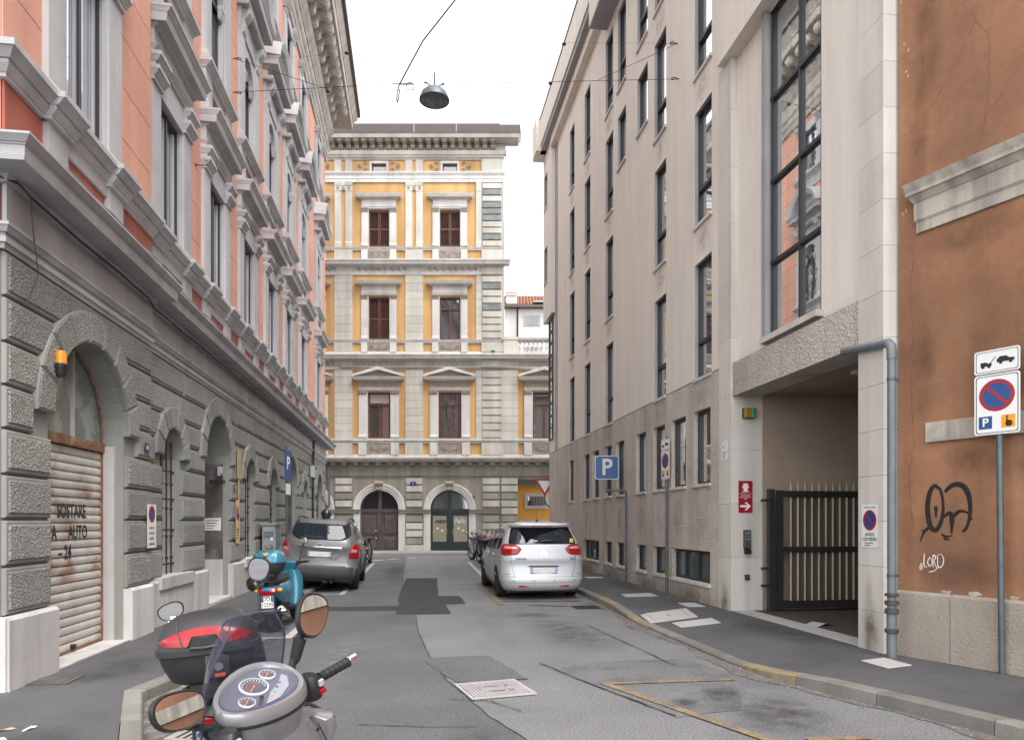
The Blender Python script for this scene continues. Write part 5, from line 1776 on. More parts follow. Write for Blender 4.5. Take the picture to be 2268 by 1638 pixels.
# metal gate leaf, swung open against the passage wall
gt = thing('metal_gate', 'open dark metal gate leaf with pale pickets inside the office gateway', 'gate', (XR + .56, 11.42, .13))
part('hinge_post', MB().box(.0, .10, -.06, .04, 0, 2.12), mat('dark_gate_metal', (0.045, 0.043, 0.042), 0.45, 0.4, var=0.15), gt)
GM = MATS['dark_gate_metal']
part('stile', MB().box(.16, .26, -.05, .03, .03, 2.10), GM, gt)
for z0, z1 in ((.05, .18), (1.02, 1.12), (1.98, 2.09)):
    part('rail', MB().box(.26, 2.2, -.05, .03, z0, z1), GM, gt)
PK = mat('pale_picket', (0.62, 0.57, 0.43), 0.4, 0.2, var=0.1)
pk = MB().box(-.011, .011, -.012, .012, .18, 2.16)
pk.loft([[(-.008, -.012, 2.16), (.008, -.012, 2.16), (.008, .012, 2.16), (-.008, .012, 2.16)], [(-.001, -.001, 2.27), (.001, -.001, 2.27), (.001, .001, 2.27), (-.001, .001, 2.27)]])
pkm = pk.mesh('picket', PK)
for i in range(14):
    link('picket', pkm, gt, (.42 + i * .132, -.01, 0))
sm = MB().loft([[(-.05, -.004, .18), (.05, -.004, .18), (.05, .004, .18), (-.05, .004, .18)], [(-.05, -.004, 1.98), (.05, -.004, 1.98), (.05, .004, 1.98), (-.05, .004, 1.98)]]).mesh('infill_slat', mat('dark_infill', (0.085, 0.066, 0.052), 0.7, var=0.15))
for i in range(14):
    link('infill_slat', sm, gt, (.486 + i * .132, .015, 0))
for z0 in (.42, .72, 1.9):
    part('hinge', MB().box(-.12, .02, -.03, .02, z0, z0 + .045), IRON, gt)

# ================================================================== ORANGE STUCCO BUILDING (near right)
OA = math.atan2(-.3445, -.9388)
org = thing('orange_building', 'weathered orange stucco building with stone plinth at the near right corner', 'building', (XR + .14, 7.55, 0), OA)
part('stucco_wall', MB().box(-8, 0, .0, 40, .86, 15), ORANGE, org)
zz = [0, .62, 1.92, 3.2, 4.5]
zz += [4.5 + 1.3 * i for i in range(1, 26)]
for i, (a, b_) in enumerate(zip(zz, zz[1:])):
    part('plinth_stone', MB().loft([[(-.3, a + .004, -.05), (.05, a + .004, -.05), (.05, b_ - .004, -.05), (-.3, b_ - .004, -.05)], [(-.3, a + .004, .85), (.05, a + .004, .85), (.05, b_ - .004, .85), (-.3, b_ - .004, .85)], [(-.3, a + .004, .88), (.015, a + .004, .88), (.015, b_ - .004, .88), (-.3, b_ - .004, .88)]]), ORPL, org)
BANDM = mat('worn_band_stone', (0.45, 0.40, 0.34), 0.85, var=0.15, vscale=2, fine=0.08, bump=0.4, bscale=40, bdist=0.01, streak=0.45, sscale=6, stain=0.5, stcol=(0.2, 0.17, 0.14), stscale=2.5)
part('upper_band', MB().mould(0, .25, 40, [(4.99, 5.10, .035, .035), (5.10, 5.13, .035, .06), (5.13, 5.33, .06, .06), (5.33, 5.40, .07, .13), (5.40, 5.44, .15, .15), (5.44, 5.53, .15, .19)], .5), BANDM, org)
part('lower_band', MB().box(0, .055, .35, 40, 2.58, 2.80), BANDM, org)
for k in range(5):       # windows further along, out of the picture but seen in the scooter mirrors
    y = 5.5 + k * 3.6
    w_ = link('window', None, org)
    part('surround', MB().box(0, .06, y - .75, y + .75, 5.53, 7.8).box(0, .1, y - .85, y + .85, 7.8, 8.0), BANDM, w_)
    part('pane', MB().box(.06, .065, y - .5, y + .5, 5.7, 7.5), GLASS, w_)
# cracks in the stucco
CRK = mat('stucco_crack', (0.12, 0.05, 0.025), 0.95)
rd = random.Random(4)
def crack(pts, r=.0022):
    out = []
    for p, q in zip(pts, pts[1:]):
        n = 8
        for i in range(n):
            t = i / n
            out.append((.0, p[0] + (q[0] - p[0]) * t + rd.uniform(-.012, .012), p[1] + (q[1] - p[1]) * t + rd.uniform(-.012, .012)))
    out.append((.0, *pts[-1]))
    part('crack', MB().tube(out, [r * rd.uniform(.4, 1.3) for _ in out], 4), CRK, org)


crack([(.28, 6.3), (.55, 6.55), (.85, 7.05), (.95, 7.7)])
crack([(.85, 7.05), (1.0, 6.8), (1.0, 6.3), (.95, 5.9), (.85, 5.6)])
crack([(.95, 5.95), (1.25, 6.3), (1.4, 6.55)])
crack([(.2, 7.6), (.5, 7.95), (.65, 8.3)])
crack([(.17, 4.75), (.14, 4.3), (.17, 3.8), (.14, 3.2), (.19, 2.6), (.12, 2.2), (.18, 1.6)])
def blob(name, y, z, ry, rz, m, x1=.003):
    n = 13
    k = [rd.uniform(.55, 1.1) for _ in range(n)]
    part(name, MB().prism([(y + ry * k[i] * math.cos(2 * math.pi * i / n), z + rz * k[i] * math.sin(2 * math.pi * i / n)) for i in range(n)], .0, x1, 'x'), m, org)


for i in range(12):      # flaked paint near the corner
    blob('paint_flake', rd.uniform(.03, .13), rd.uniform(5.2, 8.5), rd.uniform(.008, .02), rd.uniform(.012, .03), BANDM)
for (y, z, a_, b_) in ((.27, 1.17, .025, .05), (.55, .90, .07, .022), (.85, .905, .10, .025), (1.25, .90, .06, .02)):
    blob('bare_patch', y, z, a_, b_, BANDM, .004)
GRIME = soft_mat('stucco_grime', (0.115, 0.065, 0.042), 0.55, 2.4, lo=.28, hi=.75)
FADE = soft_mat('faded_stucco', (0.42, 0.22, 0.12), 0.6, 2.2, lo=.28, hi=.75)
for (y, z, a_, b_, m_) in ((.35, 7.2, .22, 1.1, GRIME), (.25, 6.1, .15, .9, GRIME), (1.25, 6.6, .5, .8, FADE), (.7, 3.9, .5, .8, FADE), (1.3, 3.2, .5, .5, GRIME), (.3, 3.4, .2, .8, GRIME), (.7, 1.15, .6, .3, GRIME), (1.5, 2.3, .5, .35, GRIME), (.8, 2.35, .5, .22, GRIME), (.9, 4.8, .7, .25, GRIME), (.55, 7.0, .25, .9, FADE)):
    soft_stain('wall_stain', org, m_, (.0025, y, z), (0, a_, 0), (0, 0, b_))
DAMP = soft_mat('damp_stain', (0.19, 0.135, 0.095), 0.75, 3.0, lo=.25, hi=.75)
SOOT = soft_mat('sill_run_off', (0.22, 0.19, 0.165), 0.28, 4.0, lo=.25, hi=.75)
for (y, z, a_, b_) in ((7.8, .3, .2, .5), (11.85, .3, .2, .45), (11.85, .2, .3, .25), (7.85, .55, .12, .6)):
    soft_stain('damp_stain', ofc, DAMP, (.032, -y, z), (0, a_, 0), (0, 0, b_))
for (a_, b_) in list(TALL.values()):
    soft_stain('sill_run_off', ofc, SOOT, (.0205, -(a_ + b_) / 2, 4.12), (0, .42, 0), (0, 0, .42))
    for z in (7.15, 10.1, 13.0):
        soft_stain('sill_run_off', ofc, soft_mat('faint_run_off', (0.28, 0.23, 0.19), 0.35, 6.0), (.0025, -(a_ + b_) / 2, z), (0, .4, 0), (0, 0, .35))
for y in (12.9, 14.1, 15.25, 16.5, 18.3, 19.5, 20.8, 22.0, 24.2):
    soft_stain('sill_run_off', ofc, SOOT, (.0205, -y, 1.75), (0, .35, 0), (0, 0, .55))
for y in (13.5, 16.0, 19.0, 22.0, 25.0):
    soft_stain('damp_stain', ofc, DAMP, (.0207, -y, .15), (0, 1.6, 0), (0, 0, .3))

# graffiti: black double loop and white tag
def stroke(pts, r, m, name='graffiti_stroke', parent=None, flat=.25):
    b = MB()
    out = []
    P = [Vector(p) for p in pts]
    for i in range(len(P) - 1):
        p0, p1, p2, p3 = P[max(i - 1, 0)], P[i], P[i + 1], P[min(i + 2, len(P) - 1)]
        for k in range(6):
            t = k / 6
            out.append(.5 * ((2 * p1) + (-p0 + p2) * t + (2 * p0 - 5 * p1 + 4 * p2 - p3) * t * t + (-p0 + 3 * p1 - 3 * p2 + p3) * t ** 3))
    out.append(P[-1])
    n = len(out)
    rings = []
    for i, p in enumerate(out):
        d = out[min(i + 1, n - 1)] - out[max(i - 1, 0)]
        d = d.normalized() if d.length else Vector((1, 0))
        q = Vector((-d.y, d.x)) * r * (.55 + .45 * math.sin(math.pi * min(1, (i + 1) / n * 1.3)))
        rings.append([(0, p.x - q.x, p.y - q.y), (.003, p.x, p.y), (0, p.x + q.x, p.y + q.y)])
    b.loft(rings, close=False)
    return part(name, b, m, parent)


gf = thing('black_graffiti', 'black looping spray graffiti on the orange wall', 'graffiti', org.location, OA)
GB = mat('black_spray', (0.015, 0.012, 0.012), 0.85, var=0.1, stain=0.4, stcol=(0.2, 0.08, 0.04), stscale=9, stlo=.58, sthi=.75)
gx0 = .0015
for pts, r in (([(.62, 2.10), (.52, 2.14), (.43, 2.02), (.40, 1.80), (.45, 1.58), (.56, 1.52), (.66, 1.66), (.69, 1.88), (.64, 2.08), (.56, 2.13)], .024),
               ([(.72, 2.05), (.86, 2.14), (1.03, 2.13), (1.14, 2.0), (1.17, 1.78), (1.12, 1.58), (1.04, 1.50)], .024),
               ([(.70, 1.70), (.80, 1.76), (.88, 1.72), (.98, 1.78), (1.12, 1.76), (1.2, 1.66)], .018),
               ([(.84, 1.75), (.85, 1.62), (.84, 1.48)], .022), ([(.555, 1.86), (.56, 1.70)], .016),
               ([(.66, 1.46), (.76, 1.43), (.86, 1.45)], .012), ([(.70, 1.40), (.82, 1.385)], .01),
               ([(.44, 1.56), (.34, 1.50), (.26, 1.36)], .014), ([(.30, 1.50), (.38, 1.52)], .012)):
    pts = [(.26 + (p[0] - .26) * .60, 1.46 + (p[1] - 1.36) * .80) for p in pts]
    o = stroke(pts, r * 1.25, GB, parent=gf)
    o.location = (gx0, 0, 0)
gw = thing('white_graffiti', 'small white LORD tag below the black graffiti on the orange wall', 'graffiti', org.location, OA)
for pts in ([(.50, 1.22), (.49, 1.12), (.51, 1.06), (.56, 1.07)], [(.60, 1.18), (.56, 1.12), (.60, 1.07), (.64, 1.12), (.60, 1.18)], [(.66, 1.06), (.66, 1.2), (.71, 1.18), (.68, 1.13), (.73, 1.05)], [(.74, 1.2), (.75, 1.07), (.82, 1.08), (.85, 1.16), (.80, 1.22), (.73, 1.2)], [(.58, 1.0), (.68, 1.02), (.78, 1.08)]):
    pts = [(.30 + (p[0] - .49) * .62, 1.11 + (p[1] - 1.0) * .95) for p in pts]
    o = stroke(pts, .006, WHITEP, parent=gw)
    o.location = (.0015, 0, 0)

# ---- drainpipe at the joint of the two right-hand buildings
dp = thing('drainpipe', 'grey metal drainpipe bending over the stone pier by the orange wall', 'drainpipe', (0, 0, 0))
xq = XR - .09
part('pipe', MB().tube([(xq, 7.36, .62), (xq, 7.36, 3.62), (xq, 7.37, 3.69), (xq, 7.42, 3.74), (xq, 7.50, 3.76), (xq, 8.28, 3.86)], .048, 12), PIPE, dp, smooth=True)
part('elbow', MB().tube([(xq, 7.36, 3.55), (xq, 7.36, 3.64), (xq, 7.375, 3.70), (xq, 7.425, 3.75), (xq, 7.51, 3.765)], .055, 12), PIPE, dp, smooth=True)
IRONP = mat('cast_iron_shoe', (0.075, 0.07, 0.068), 0.6, 0.3, var=0.3, vscale=9, stain=0.5, stcol=(0.13, 0.06, 0.035), stscale=8)
part('cast_base', MB().lathe([(.055, .12), (.055, .62), (.05, .66)], (xq, 7.36, 0), 12), PIPE, dp, smooth=True)
for z, h in ((.40, .05), (.62, .06), (.72, .05), (.82, .035)):
    part('collar', MB().lathe([(.05, z), (.075, z + .01), (.075, z + h), (.05, z + h + .01)], (xq, 7.36, 0), 12), IRONP, dp, smooth=True)
for z in (1.05, 3.3):
    part('bracket', MB().lathe([(.054, z), (.054, z + .03)], (xq, 7.36, 0), 12).box(xq, xq + .1, 7.35, 7.37, z, z + .02), GALV, dp)
# ================================================================== SIGNS AND STREET FURNITURE
def rrect(w_, h, r, n=5):
    """Rounded rectangle outline in (y, z), centred."""
    out = []
    for cx, cz, a0 in ((w_ / 2 - r, h / 2 - r, 0), (-w_ / 2 + r, h / 2 - r, 90), (-w_ / 2 + r, -h / 2 + r, 180), (w_ / 2 - r, -h / 2 + r, 270)):
        for i in range(n + 1):
            a = R(a0 + 90 * i / n)
            out.append((cx + r * math.cos(a), cz + r * math.sin(a)))
    return out


def plate(name, w_, h, m, parent, cy=0, cz=0, x0=0, x1=.004, r=.03):
    return part(name, MB().prism([(p[0] + cy, p[1] + cz) for p in rrect(w_, h, r)], x0, x1, 'x'), m, parent)


def disc(name, rad, m, parent, cy, cz, x0, x1, n=28, r0=None):
    if r0 is None:
        return part(name, MB().lathe([(rad, x0), (rad, x1)], (0, cy, cz), n, 'x'), m, parent)
    return part(name, MB().lathe([(r0, x0), (rad, x0), (rad, x1), (r0, x1), (r0, x0)], (0, cy, cz), n, 'x'), m, parent)


def no_parking_disc(parent, cy, cz, rad, x):
    disc('blue_disc', rad * .80, BLUEP, parent, cy, cz, x, x + .0015)
    disc('red_ring', rad, REDP, parent, cy, cz, x, x + .002, r0=rad * .78)
    a = R(45)
    d, n_ = (math.cos(a), -math.sin(a)), (math.sin(a), math.cos(a))
    L, t = rad * .80, rad * .10
    poly = [(cy - d[0] * L - n_[0] * t, cz - d[1] * L - n_[1] * t), (cy + d[0] * L - n_[0] * t, cz + d[1] * L - n_[1] * t), (cy + d[0] * L + n_[0] * t, cz + d[1] * L + n_[1] * t), (cy - d[0] * L + n_[0] * t, cz - d[1] * L + n_[1] * t)]
    part('red_bar', MB().prism(poly, x + .0015, x + .0025, 'x'), REDP, parent)


def tow_icon(parent, cz, w_, x):
    """Tow truck hauling a car, drawn in black silhouettes."""
    k = w_ / .40
    P = lambda pts: [(p[0] * k, cz + p[1] * k) for p in pts]
    part('tow_pictogram', MB().prism(P([(.0, -.02), (.17, -.02), (.17, .012), (.12, .016), (.09, .042), (.03, .042), (.0, .012)]), x, x + .0012, 'x').prism(P([(-.16, -.045), (-.05, -.045), (-.05, -.015), (-.09, -.015), (-.10, .0), (-.16, .0)]), x, x + .0012, 'x').prism(P([(-.07, -.015), (-.06, -.015), (-.005, .045), (-.012, .05)]), x, x + .0012, 'x'), BLACKP, parent)
    for y, z in ((.04, -.024), (.135, -.024), (-.135, -.05), (-.075, -.05)):
        part('pictogram_wheel', MB().lathe([(.018 * k, x + .0012), (.018 * k, x + .002)], (0, y * k, cz + z * k), 12, 'x'), BLACKP, parent)


def parking_panel(t, z0, scale=1.0):
    """Tow-away panel over a no-parking panel, on the local plane facing +x, lower edge at z0."""
    k = scale
    h1, h2, w_ = .62 * k, .24 * k, .42 * k
    plate('panel', w_, h1, WHITEP, t, 0, z0 + h1 / 2, 0, .006, .03 * k)
    part('panel_border', MB().loft([[(x, *(lambda p: (p[0], p[1] + z0 + h1 / 2))(p)) for p in rrect(a, b_, .025 * k)] for x, a, b_ in ((.006, w_ - .03 * k, h1 - .03 * k), (.007, w_ - .03 * k, h1 - .03 * k), (.007, w_ - .045 * k, h1 - .045 * k), (.006, w_ - .045 * k, h1 - .045 * k))], cap=False), BLACKP, t)
    no_parking_disc(t, 0, z0 + h1 - .22 * k, .165 * k, .006)
    plate('parking_square', .125 * k, .13 * k, BLUEP, t, -.105 * k, z0 + .125 * k, .006, .0072, .005)
    text_part('letter', 'P', .12 * k, WHITEP, t, (.0078, -.105 * k, z0 + .125 * k), FACE_X, bold=True)
    plate('disabled_square', .125 * k, .13 * k, YELLP, t, .105 * k, z0 + .125 * k, .006, .0072, .005)
    b = MB()
    cy, cz = .105 * k, z0 + .125 * k
    b.lathe([(.032 * k, .0072), (.032 * k, .0082), (.022 * k, .0082), (.022 * k, .0072)], (0, cy + .006 * k, cz - .024 * k), 16, 'x')
    b.lathe([(.011 * k, .0072), (.011 * k, .0082)], (0, cy - .01 * k, cz + .045 * k), 10, 'x')
    b.prism([(cy - .018 * k, cz + .03 * k), (cy - .018 * k, cz - .012 * k), (cy + .022 * k, cz - .012 * k), (cy + .03 * k, cz - .04 * k), (cy + .038 * k, cz - .036 * k), (cy + .028 * k, cz + .002 * k), (cy - .004 * k, cz + .002 * k), (cy - .004 * k, cz + .03 * k)][::-1], .0072, .0082, 'x')
    part('wheelchair_pictogram', b, BLACKP, t)
    plate('tow_panel', w_, h2, WHITEP, t, 0, z0 + h1 + .012 + h2 / 2, 0, .006, .025 * k)
    part('panel_border', MB().loft([[(x, *(lambda p: (p[0], p[1] + z0 + h1 + .012 + h2 / 2))(p)) for p in rrect(a, b_, .02 * k)] for x, a, b_ in ((.006, w_ - .03 * k, h2 - .03 * k), (.007, w_ - .03 * k, h2 - .03 * k), (.007, w_ - .042 * k, h2 - .042 * k), (.006, w_ - .042 * k, h2 - .042 * k))], cap=False), BLACKP, t)
    tow_icon(t, z0 + h1 + .012 + h2 / 2, w_ * .9, .006)
    part('clamp', MB().box(-.05, .0, -.06, .06, z0 + .15, z0 + .19).box(-.05, 0, -.06, .06, z0 + .45, z0 + .49), GALV, t)


# face of the near sign is turned to the camera
nps = thing('no_parking_sign', 'tall no parking sign with tow away panel before the orange wall', 'road sign', (5.93, 6.42, .12), R(-156))
part('post', MB().tube([(-.035, .03, 0), (-.035, .0, 3.35)], .03, 12), GALV, nps, smooth=True)
parking_panel(nps, 2.46)
nps2 = thing('no_parking_sign', 'second no parking sign seen almost edge on beside the low windows', 'road sign', (5.40, 14.54, .12), R(-176))
part('post', MB().tube([(-.035, -.02, 0), (-.035, .0, 3.4)], .03, 12), GALV, nps2, smooth=True)
parking_panel(nps2, 2.48)
part('green_tie', MB().tube([(-.06, -.06, .42), (.02, -.05, .45), (.02, .04, .40), (-.06, .05, .36), (-.03, .1, .5)], .012, 6), mat('green_tape', (0.2, 0.5, 0.03), 0.5), nps2)

ps = thing('parking_sign', 'square blue parking sign on a bracketed grey post by the office wall', 'road sign', (5.40, 17.35, .12), -(math.pi / 2 + YAW))
part('post', MB().tube([(-.04, 0, 0), (-.04, 0, 2.32), (-.04, -.03, 2.36), (-.04, -.52, 2.36)], .03, 12), GALV, ps, smooth=True)
part('upright', MB().tube([(-.04, -.50, 2.30), (-.04, -.50, 3.2)], .028, 10), GALV, ps, smooth=True)
plate('panel', .62, .62, BLUEP, ps, -.50, 2.95, 0, .006, .05)
part('panel_border', MB().loft([[(x, p[0] - .50, p[1] + 2.95) for p in rrect(a, a, .045)] for x, a in ((.006, .60), (.0075, .60), (.0075, .575), (.006, .575))], cap=False), WHITEP, ps)
text_part('letter', 'P', .58, mat('reflective_grey', (0.55, 0.55, 0.54), 0.5), ps, (.0075, -.50, 2.945), FACE_X, sx=.95, bold=True)
part('label_plate', MB().box(-.07, -.06, -.03, .03, 1.55, 1.6), WHITEP, ps)

gw_ = thing('give_way_sign', 'red bordered give way triangle on a bent post at the far corner', 'road sign', (5.95, 29.6, .12), -(math.pi / 2 + YAW) + R(4))
part('post', MB().tube([(-.04, .18, 0), (-.04, .18, 1.75), (-.04, .12, 1.95), (-.04, -.30, 2.35), (-.04, -.36, 2.5), (-.04, -.36, 3.3)], .035, 10), GALV, gw_, smooth=True)
def tri(s, cy, cz, x0, x1, m, nm):
    a = s / 2
    h = s * .866
    b = MB()
    pts = [(cy - a, cz + h / 3), (cy, cz - 2 * h / 3), (cy + a, cz + h / 3)]
    b.prism(pts, x0, x1, 'x')
    part(nm, b, m, gw_)
tri(.90, -.36, 3.15, 0, .006, REDP, 'panel')
tri(.60, -.36, 3.155, .006, .009, mat('reflective_white', (0.62, 0.64, 0.68), 0.5), 'inner_triangle')

pl_ = thing('parking_sign', 'blue parking sign seen edge on along the grey rusticated wall', 'road sign', (XL + .42, 20.0, .08), R(-8))
part('post', MB().tube([(-.04, 0, 0), (-.04, 0, 3.7)], .03, 10), GALV, pl_, smooth=True)
plate('panel', .60, .85, BLUEP, pl_, 0, 3.15, 0, .006, .04)
text_part('letter', 'P', .5, WHITEP, pl_, (.007, 0, 3.2), FACE_X, bold=True)
plate('lower_panel', .4, .3, WHITEP, pl_, 0, 2.5, 0, .006, .02)

# plates fixed to the walls
def wall_plate(name, label, loc, rotz, w_, h, base):
    t = thing(name, label, 'plate', loc, rotz)
    plate('panel', w_, h, base, t, 0, 0, 0, .004, .012)
    return t


pc = wall_plate('driveway_plate', 'white passo carrabile no parking plate on the stone pier', (XR - .033, 7.83, 1.63), math.pi, .30, .52, WHITEP)
no_parking_disc(pc, 0, .07, .125, .004)
text_part('lettering', 'COMUNE DI TRIESTE', .024, BLACKP, pc, (.0048, 0, .225), FACE_X)
text_part('lettering', 'passo', .075, BLACKP, pc, (.0048, 0, -.095), FACE_X)
text_part('lettering', 'carrabile', .075, BLACKP, pc, (.0048, 0, -.155), FACE_X)
text_part('lettering', 'AUTORIZZAZIONE', .02, BLACKP, pc, (.0048, -.02, -.208), FACE_X)
text_part('lettering', 'ORDINANZA', .02, BLACKP, pc, (.0048, -.04, -.235), FACE_X)

# hydrant plate on the jamb facing the camera
hy = wall_plate('hydrant_plate', 'red fire hydrant connection plate on the gateway jamb', (XR + .24, 11.606, 2.12), -math.pi / 2, .26, .56, REDP)
hb = MB().prism([(-.035, .10), (.035, .10), (.035, .20), (.05, .20), (.05, .215), (.03, .235), (-.03, .235), (-.05, .215), (-.05, .20), (-.035, .20)], .004, .006, 'x')
hb.prism([(-.06, .085), (.06, .085), (.06, .10), (-.06, .10)], .004, .006, 'x').prism([(-.06, .15), (-.035, .15), (-.035, .19), (-.06, .19)], .004, .006, 'x').prism([(.035, .15), (.06, .15), (.06, .19), (.035, .19)], .004, .006, 'x')
part('hydrant_pictogram', hb, WHITEP, hy)
part('rule', MB().box(.004, .0055, -.12, .12, .055, .06), WHITEP, hy)
for tx, z in (('ATTACCO', .025), ('AUTOPOMPA', -.008), ('VV.F.', -.041)):
    text_part('lettering', tx, .034, WHITEP, hy, (.0048, 0, z), FACE_X)
part('arrow', MB().prism([(-.10, -.185), (.03, -.185), (-.02, -.235), (.02, -.235), (.10, -.165), (.02, -.095), (-.02, -.095), (.03, -.145), (-.10, -.145)], .004, .006, 'x'), WHITEP, hy)
# intercom, small box and signal light on the same jamb
ic = thing('intercom', 'grey intercom box with hood on the gateway jamb', 'intercom', (XR + .26, 11.606, 1.38), -math.pi / 2)
part('housing', MB().box(0, .05, -.065, .065, -.16, .16), PLASTG, ic, bevel=.008)
part('keypad', MB().box(.05, .055, -.05, .05, -.02, .13), mat('grey_keypad', (0.16, 0.17, 0.17), 0.4), ic)
part('lower_hood', MB().prism([(0, -.16), (.08, -.18), (.08, -.26), (0, -.26)], -.05, .05, 'y'), PLASTB, ic)
for k in range(6):
    part('button', MB().box(.055, .058, -.04 + .03 * (k % 3), -.02 + .03 * (k % 3), .02 + .04 * (k // 3), .045 + .04 * (k // 3)), PLASTB, ic)
sb = thing('socket_box', 'small black box low on the gateway jamb', 'box', (XR + .26, 11.606, .71), -math.pi / 2)
part('housing', MB().box(0, .05, -.04, .04, -.045, .045), PLASTB, sb, bevel=.006)
part('cover', MB().box(.05, .056, -.03, .03, -.03, .03), PLASTG, sb)
sg = thing('signal_light', 'yellow and green signal light box high on the gateway jamb', 'signal light', (XR + .28, 11.606, 3.58), -math.pi / 2)
part('housing', MB().box(0, .05, -.10, .10, -.09, .09), IRON, sg)
part('amber_lens', MB().box(.05, .13, -.10, .01, -.085, .085), mat('dull_amber_lens', (0.3, 0.17, 0.02), 0.3), sg, bevel=.01)
part('green_lens', MB().box(.05, .13, .015, .07, -.085, .085), mat('green_lens', (0.02, 0.33, 0.16), 0.3), sg, bevel=.01)
part('clear_end', MB().box(.05, .13, .072, .10, -.085, .085), mat('dull_amber_lens', ()), sg)
sp = wall_plate('small_notice', 'small white notice on the pale pilaster beside the low windows', (XR - .033, 11.85, 2.95), math.pi, .26, .34, WHITEP)
text_part('print', 'A', .1, mat('faded_red_print', (.3, .05, .05), .6), sp, (.0045, -.05, .07), FACE_X)
for i in range(4):
    part('print_line', MB().box(.004, .005, -.09, .09 - .02 * i, -.03 - .035 * i, -.02 - .035 * i), PLASTG, sp)

# left wall plates
lp = wall_plate('no_parking_plate', 'narrow white no parking plate on the grey wall beside the garage', (XL + .055, 10.62, 1.62), 0, .34, .62, WHITEP)
lp.location.x = XL + PAV + .045
no_parking_disc(lp, 0, .17, .12, .004)
for i, (tx, sz) in enumerate((('DIVIETO', .05), ('DI SOSTA', .05), ('PASSO', .06), ('CARRABILE', .045))):
    text_part('lettering', tx, sz, BLACKP, lp, (.0048, 0, -.03 - .075 * i), FACE_X)
CREAM = mat('yellowed_plate', (0.62, 0.47, 0.25), 0.6, var=0.15, vscale=6)
lp2 = wall_plate('no_parking_plate', 'yellowed no parking plate on the grey wall past the arched door', (XL + .045, 15.98, 1.68), 0, .34, .95, CREAM)
no_parking_disc(lp2, 0, .18, .15, .004)
for i in range(4):
    part('print_line', MB().box(.004, .005, -.11, .11 - .03 * i, -.18 - .06 * i, -.15 - .06 * i), PLASTG, lp2)
bw = thing('blank_board', 'tall tan board fixed high on the grey wall above the yellowed plate', 'board', (XL + .045, 16.1, 2.95))
part('board', MB().box(0, .015, -.16, .16, -.32, .32), mat('tan_board', (0.45, 0.32, 0.2), 0.7, var=0.15), bw)
part('batten', MB().box(0, .01, -.09, .02, -1.1, -.33), mat('tan_board', ()), bw)
for (y, z, lab) in ((10.45, 2.72, 'blue house number plate between the garage and the barred window'), (15.75, 2.42, 'blue house number plate just past the arched door')):
    hn = wall_plate('house_number', lab, (XL + off(y) + .045, y, z), 0, .16, .13, mat('enamel_blue', (0.02, 0.035, 0.15), 0.3))
    text_part('digits', '18' if y < 12 else '16', .085, WHITEP, hn, (.0048, 0, 0), FACE_X)
for (y, z, lab) in ((-5.27, 3.72, 'blue house number plate between the two doors of the yellow building'), (-2.05, 2.98, 'tiny blue plate right of the glazed arched door')):
    hn = thing('house_number', lab, 'plate', (FO[0], FO[1], 0), FR)
    plate('panel', .30 if z > 3.5 else .16, .20 if z > 3.5 else .14, mat('enamel_blue', ()), hn, y, z, .11, .125, .01)
    text_part('digits', '2', .14 if z > 3.5 else .09, WHITEP, hn, (.126, y, z), FACE_X)
gg = thing('green_graffiti', 'small green letter G sprayed beside the wooden arched door', 'graffiti', (FO[0], FO[1], 0), FR)
text_part('letter', 'G', .38, mat('green_spray', (0.10, 0.33, 0.18), 0.8), gg, (.064, -8.35, 1.55), FACE_X)
# pale scribbles on the rough office wall
for k, (y, wd) in enumerate(((20.2, 2.4), (22.9, 1.6))):
    fg = thing('faded_graffiti', ['faded pale scribbles along the rough wall behind the parking post', 'faded pale scribbles at the far end of the rough wall'][k], 'graffiti', (XR, 0, 0), math.pi)
    for j in range(7):
        yy = -y - wd / 2 + wd * j / 7
        pts = [(yy + .12 * math.sin(i * 1.9 + j), 2.05 - .13 * i + .1 * math.sin(i * 2.7 + j * 1.3)) for i in range(7)]
        o = stroke(pts, .016, mat('chalky_spray', (0.5, 0.45, 0.44), 0.9, var=0.2, stain=0.7, stcol=(0.36, 0.31, 0.28), stscale=7, stlo=.45, sthi=.6), parent=fg)
        o.location = (.0205, 0, 0)

# electrical cabinet by the grey wall
cab = thing('utility_cabinet', 'tall narrow grey utility cabinet with torn stickers on the left pavement', 'cabinet', (XL + .26, 18.55, .08), 0)
part('body', MB().box(-.16, .16, -.36, .36, 0, 1.52), mat('grey_cabinet_paint', (0.24, 0.27, 0.28), 0.5, var=0.15, vscale=4, streak=0.2), cab, bevel=.01)
part('roof', MB().box(-.19, .19, -.39, .39, 1.52, 1.57), mat('grey_cabinet_paint', ()), cab)
for s in (-1, 1):
    part('door', MB().box(.16, .168, min(s * .01, s * .34), max(s * .01, s * .34), .08, 1.46), mat('grey_cabinet_paint', ()), cab)
    part('door', MB().box(-.14, .14, -.369, -.361, .08, 1.46), mat('grey_cabinet_paint', ()), cab) if s > 0 else None
for i in range(5):
    part('vent_slot', MB().box(-.12, .12, -.372, -.369, 1.20 + i * .035, 1.215 + i * .035), DARK, cab)
for i in range(7):
    y, z = random.uniform(-.1, .06), random.uniform(.35, 1.15)
    part('sticker', MB().box(y, y + .06, -.372, -.3695, z, z + .09), WHITEP, cab)

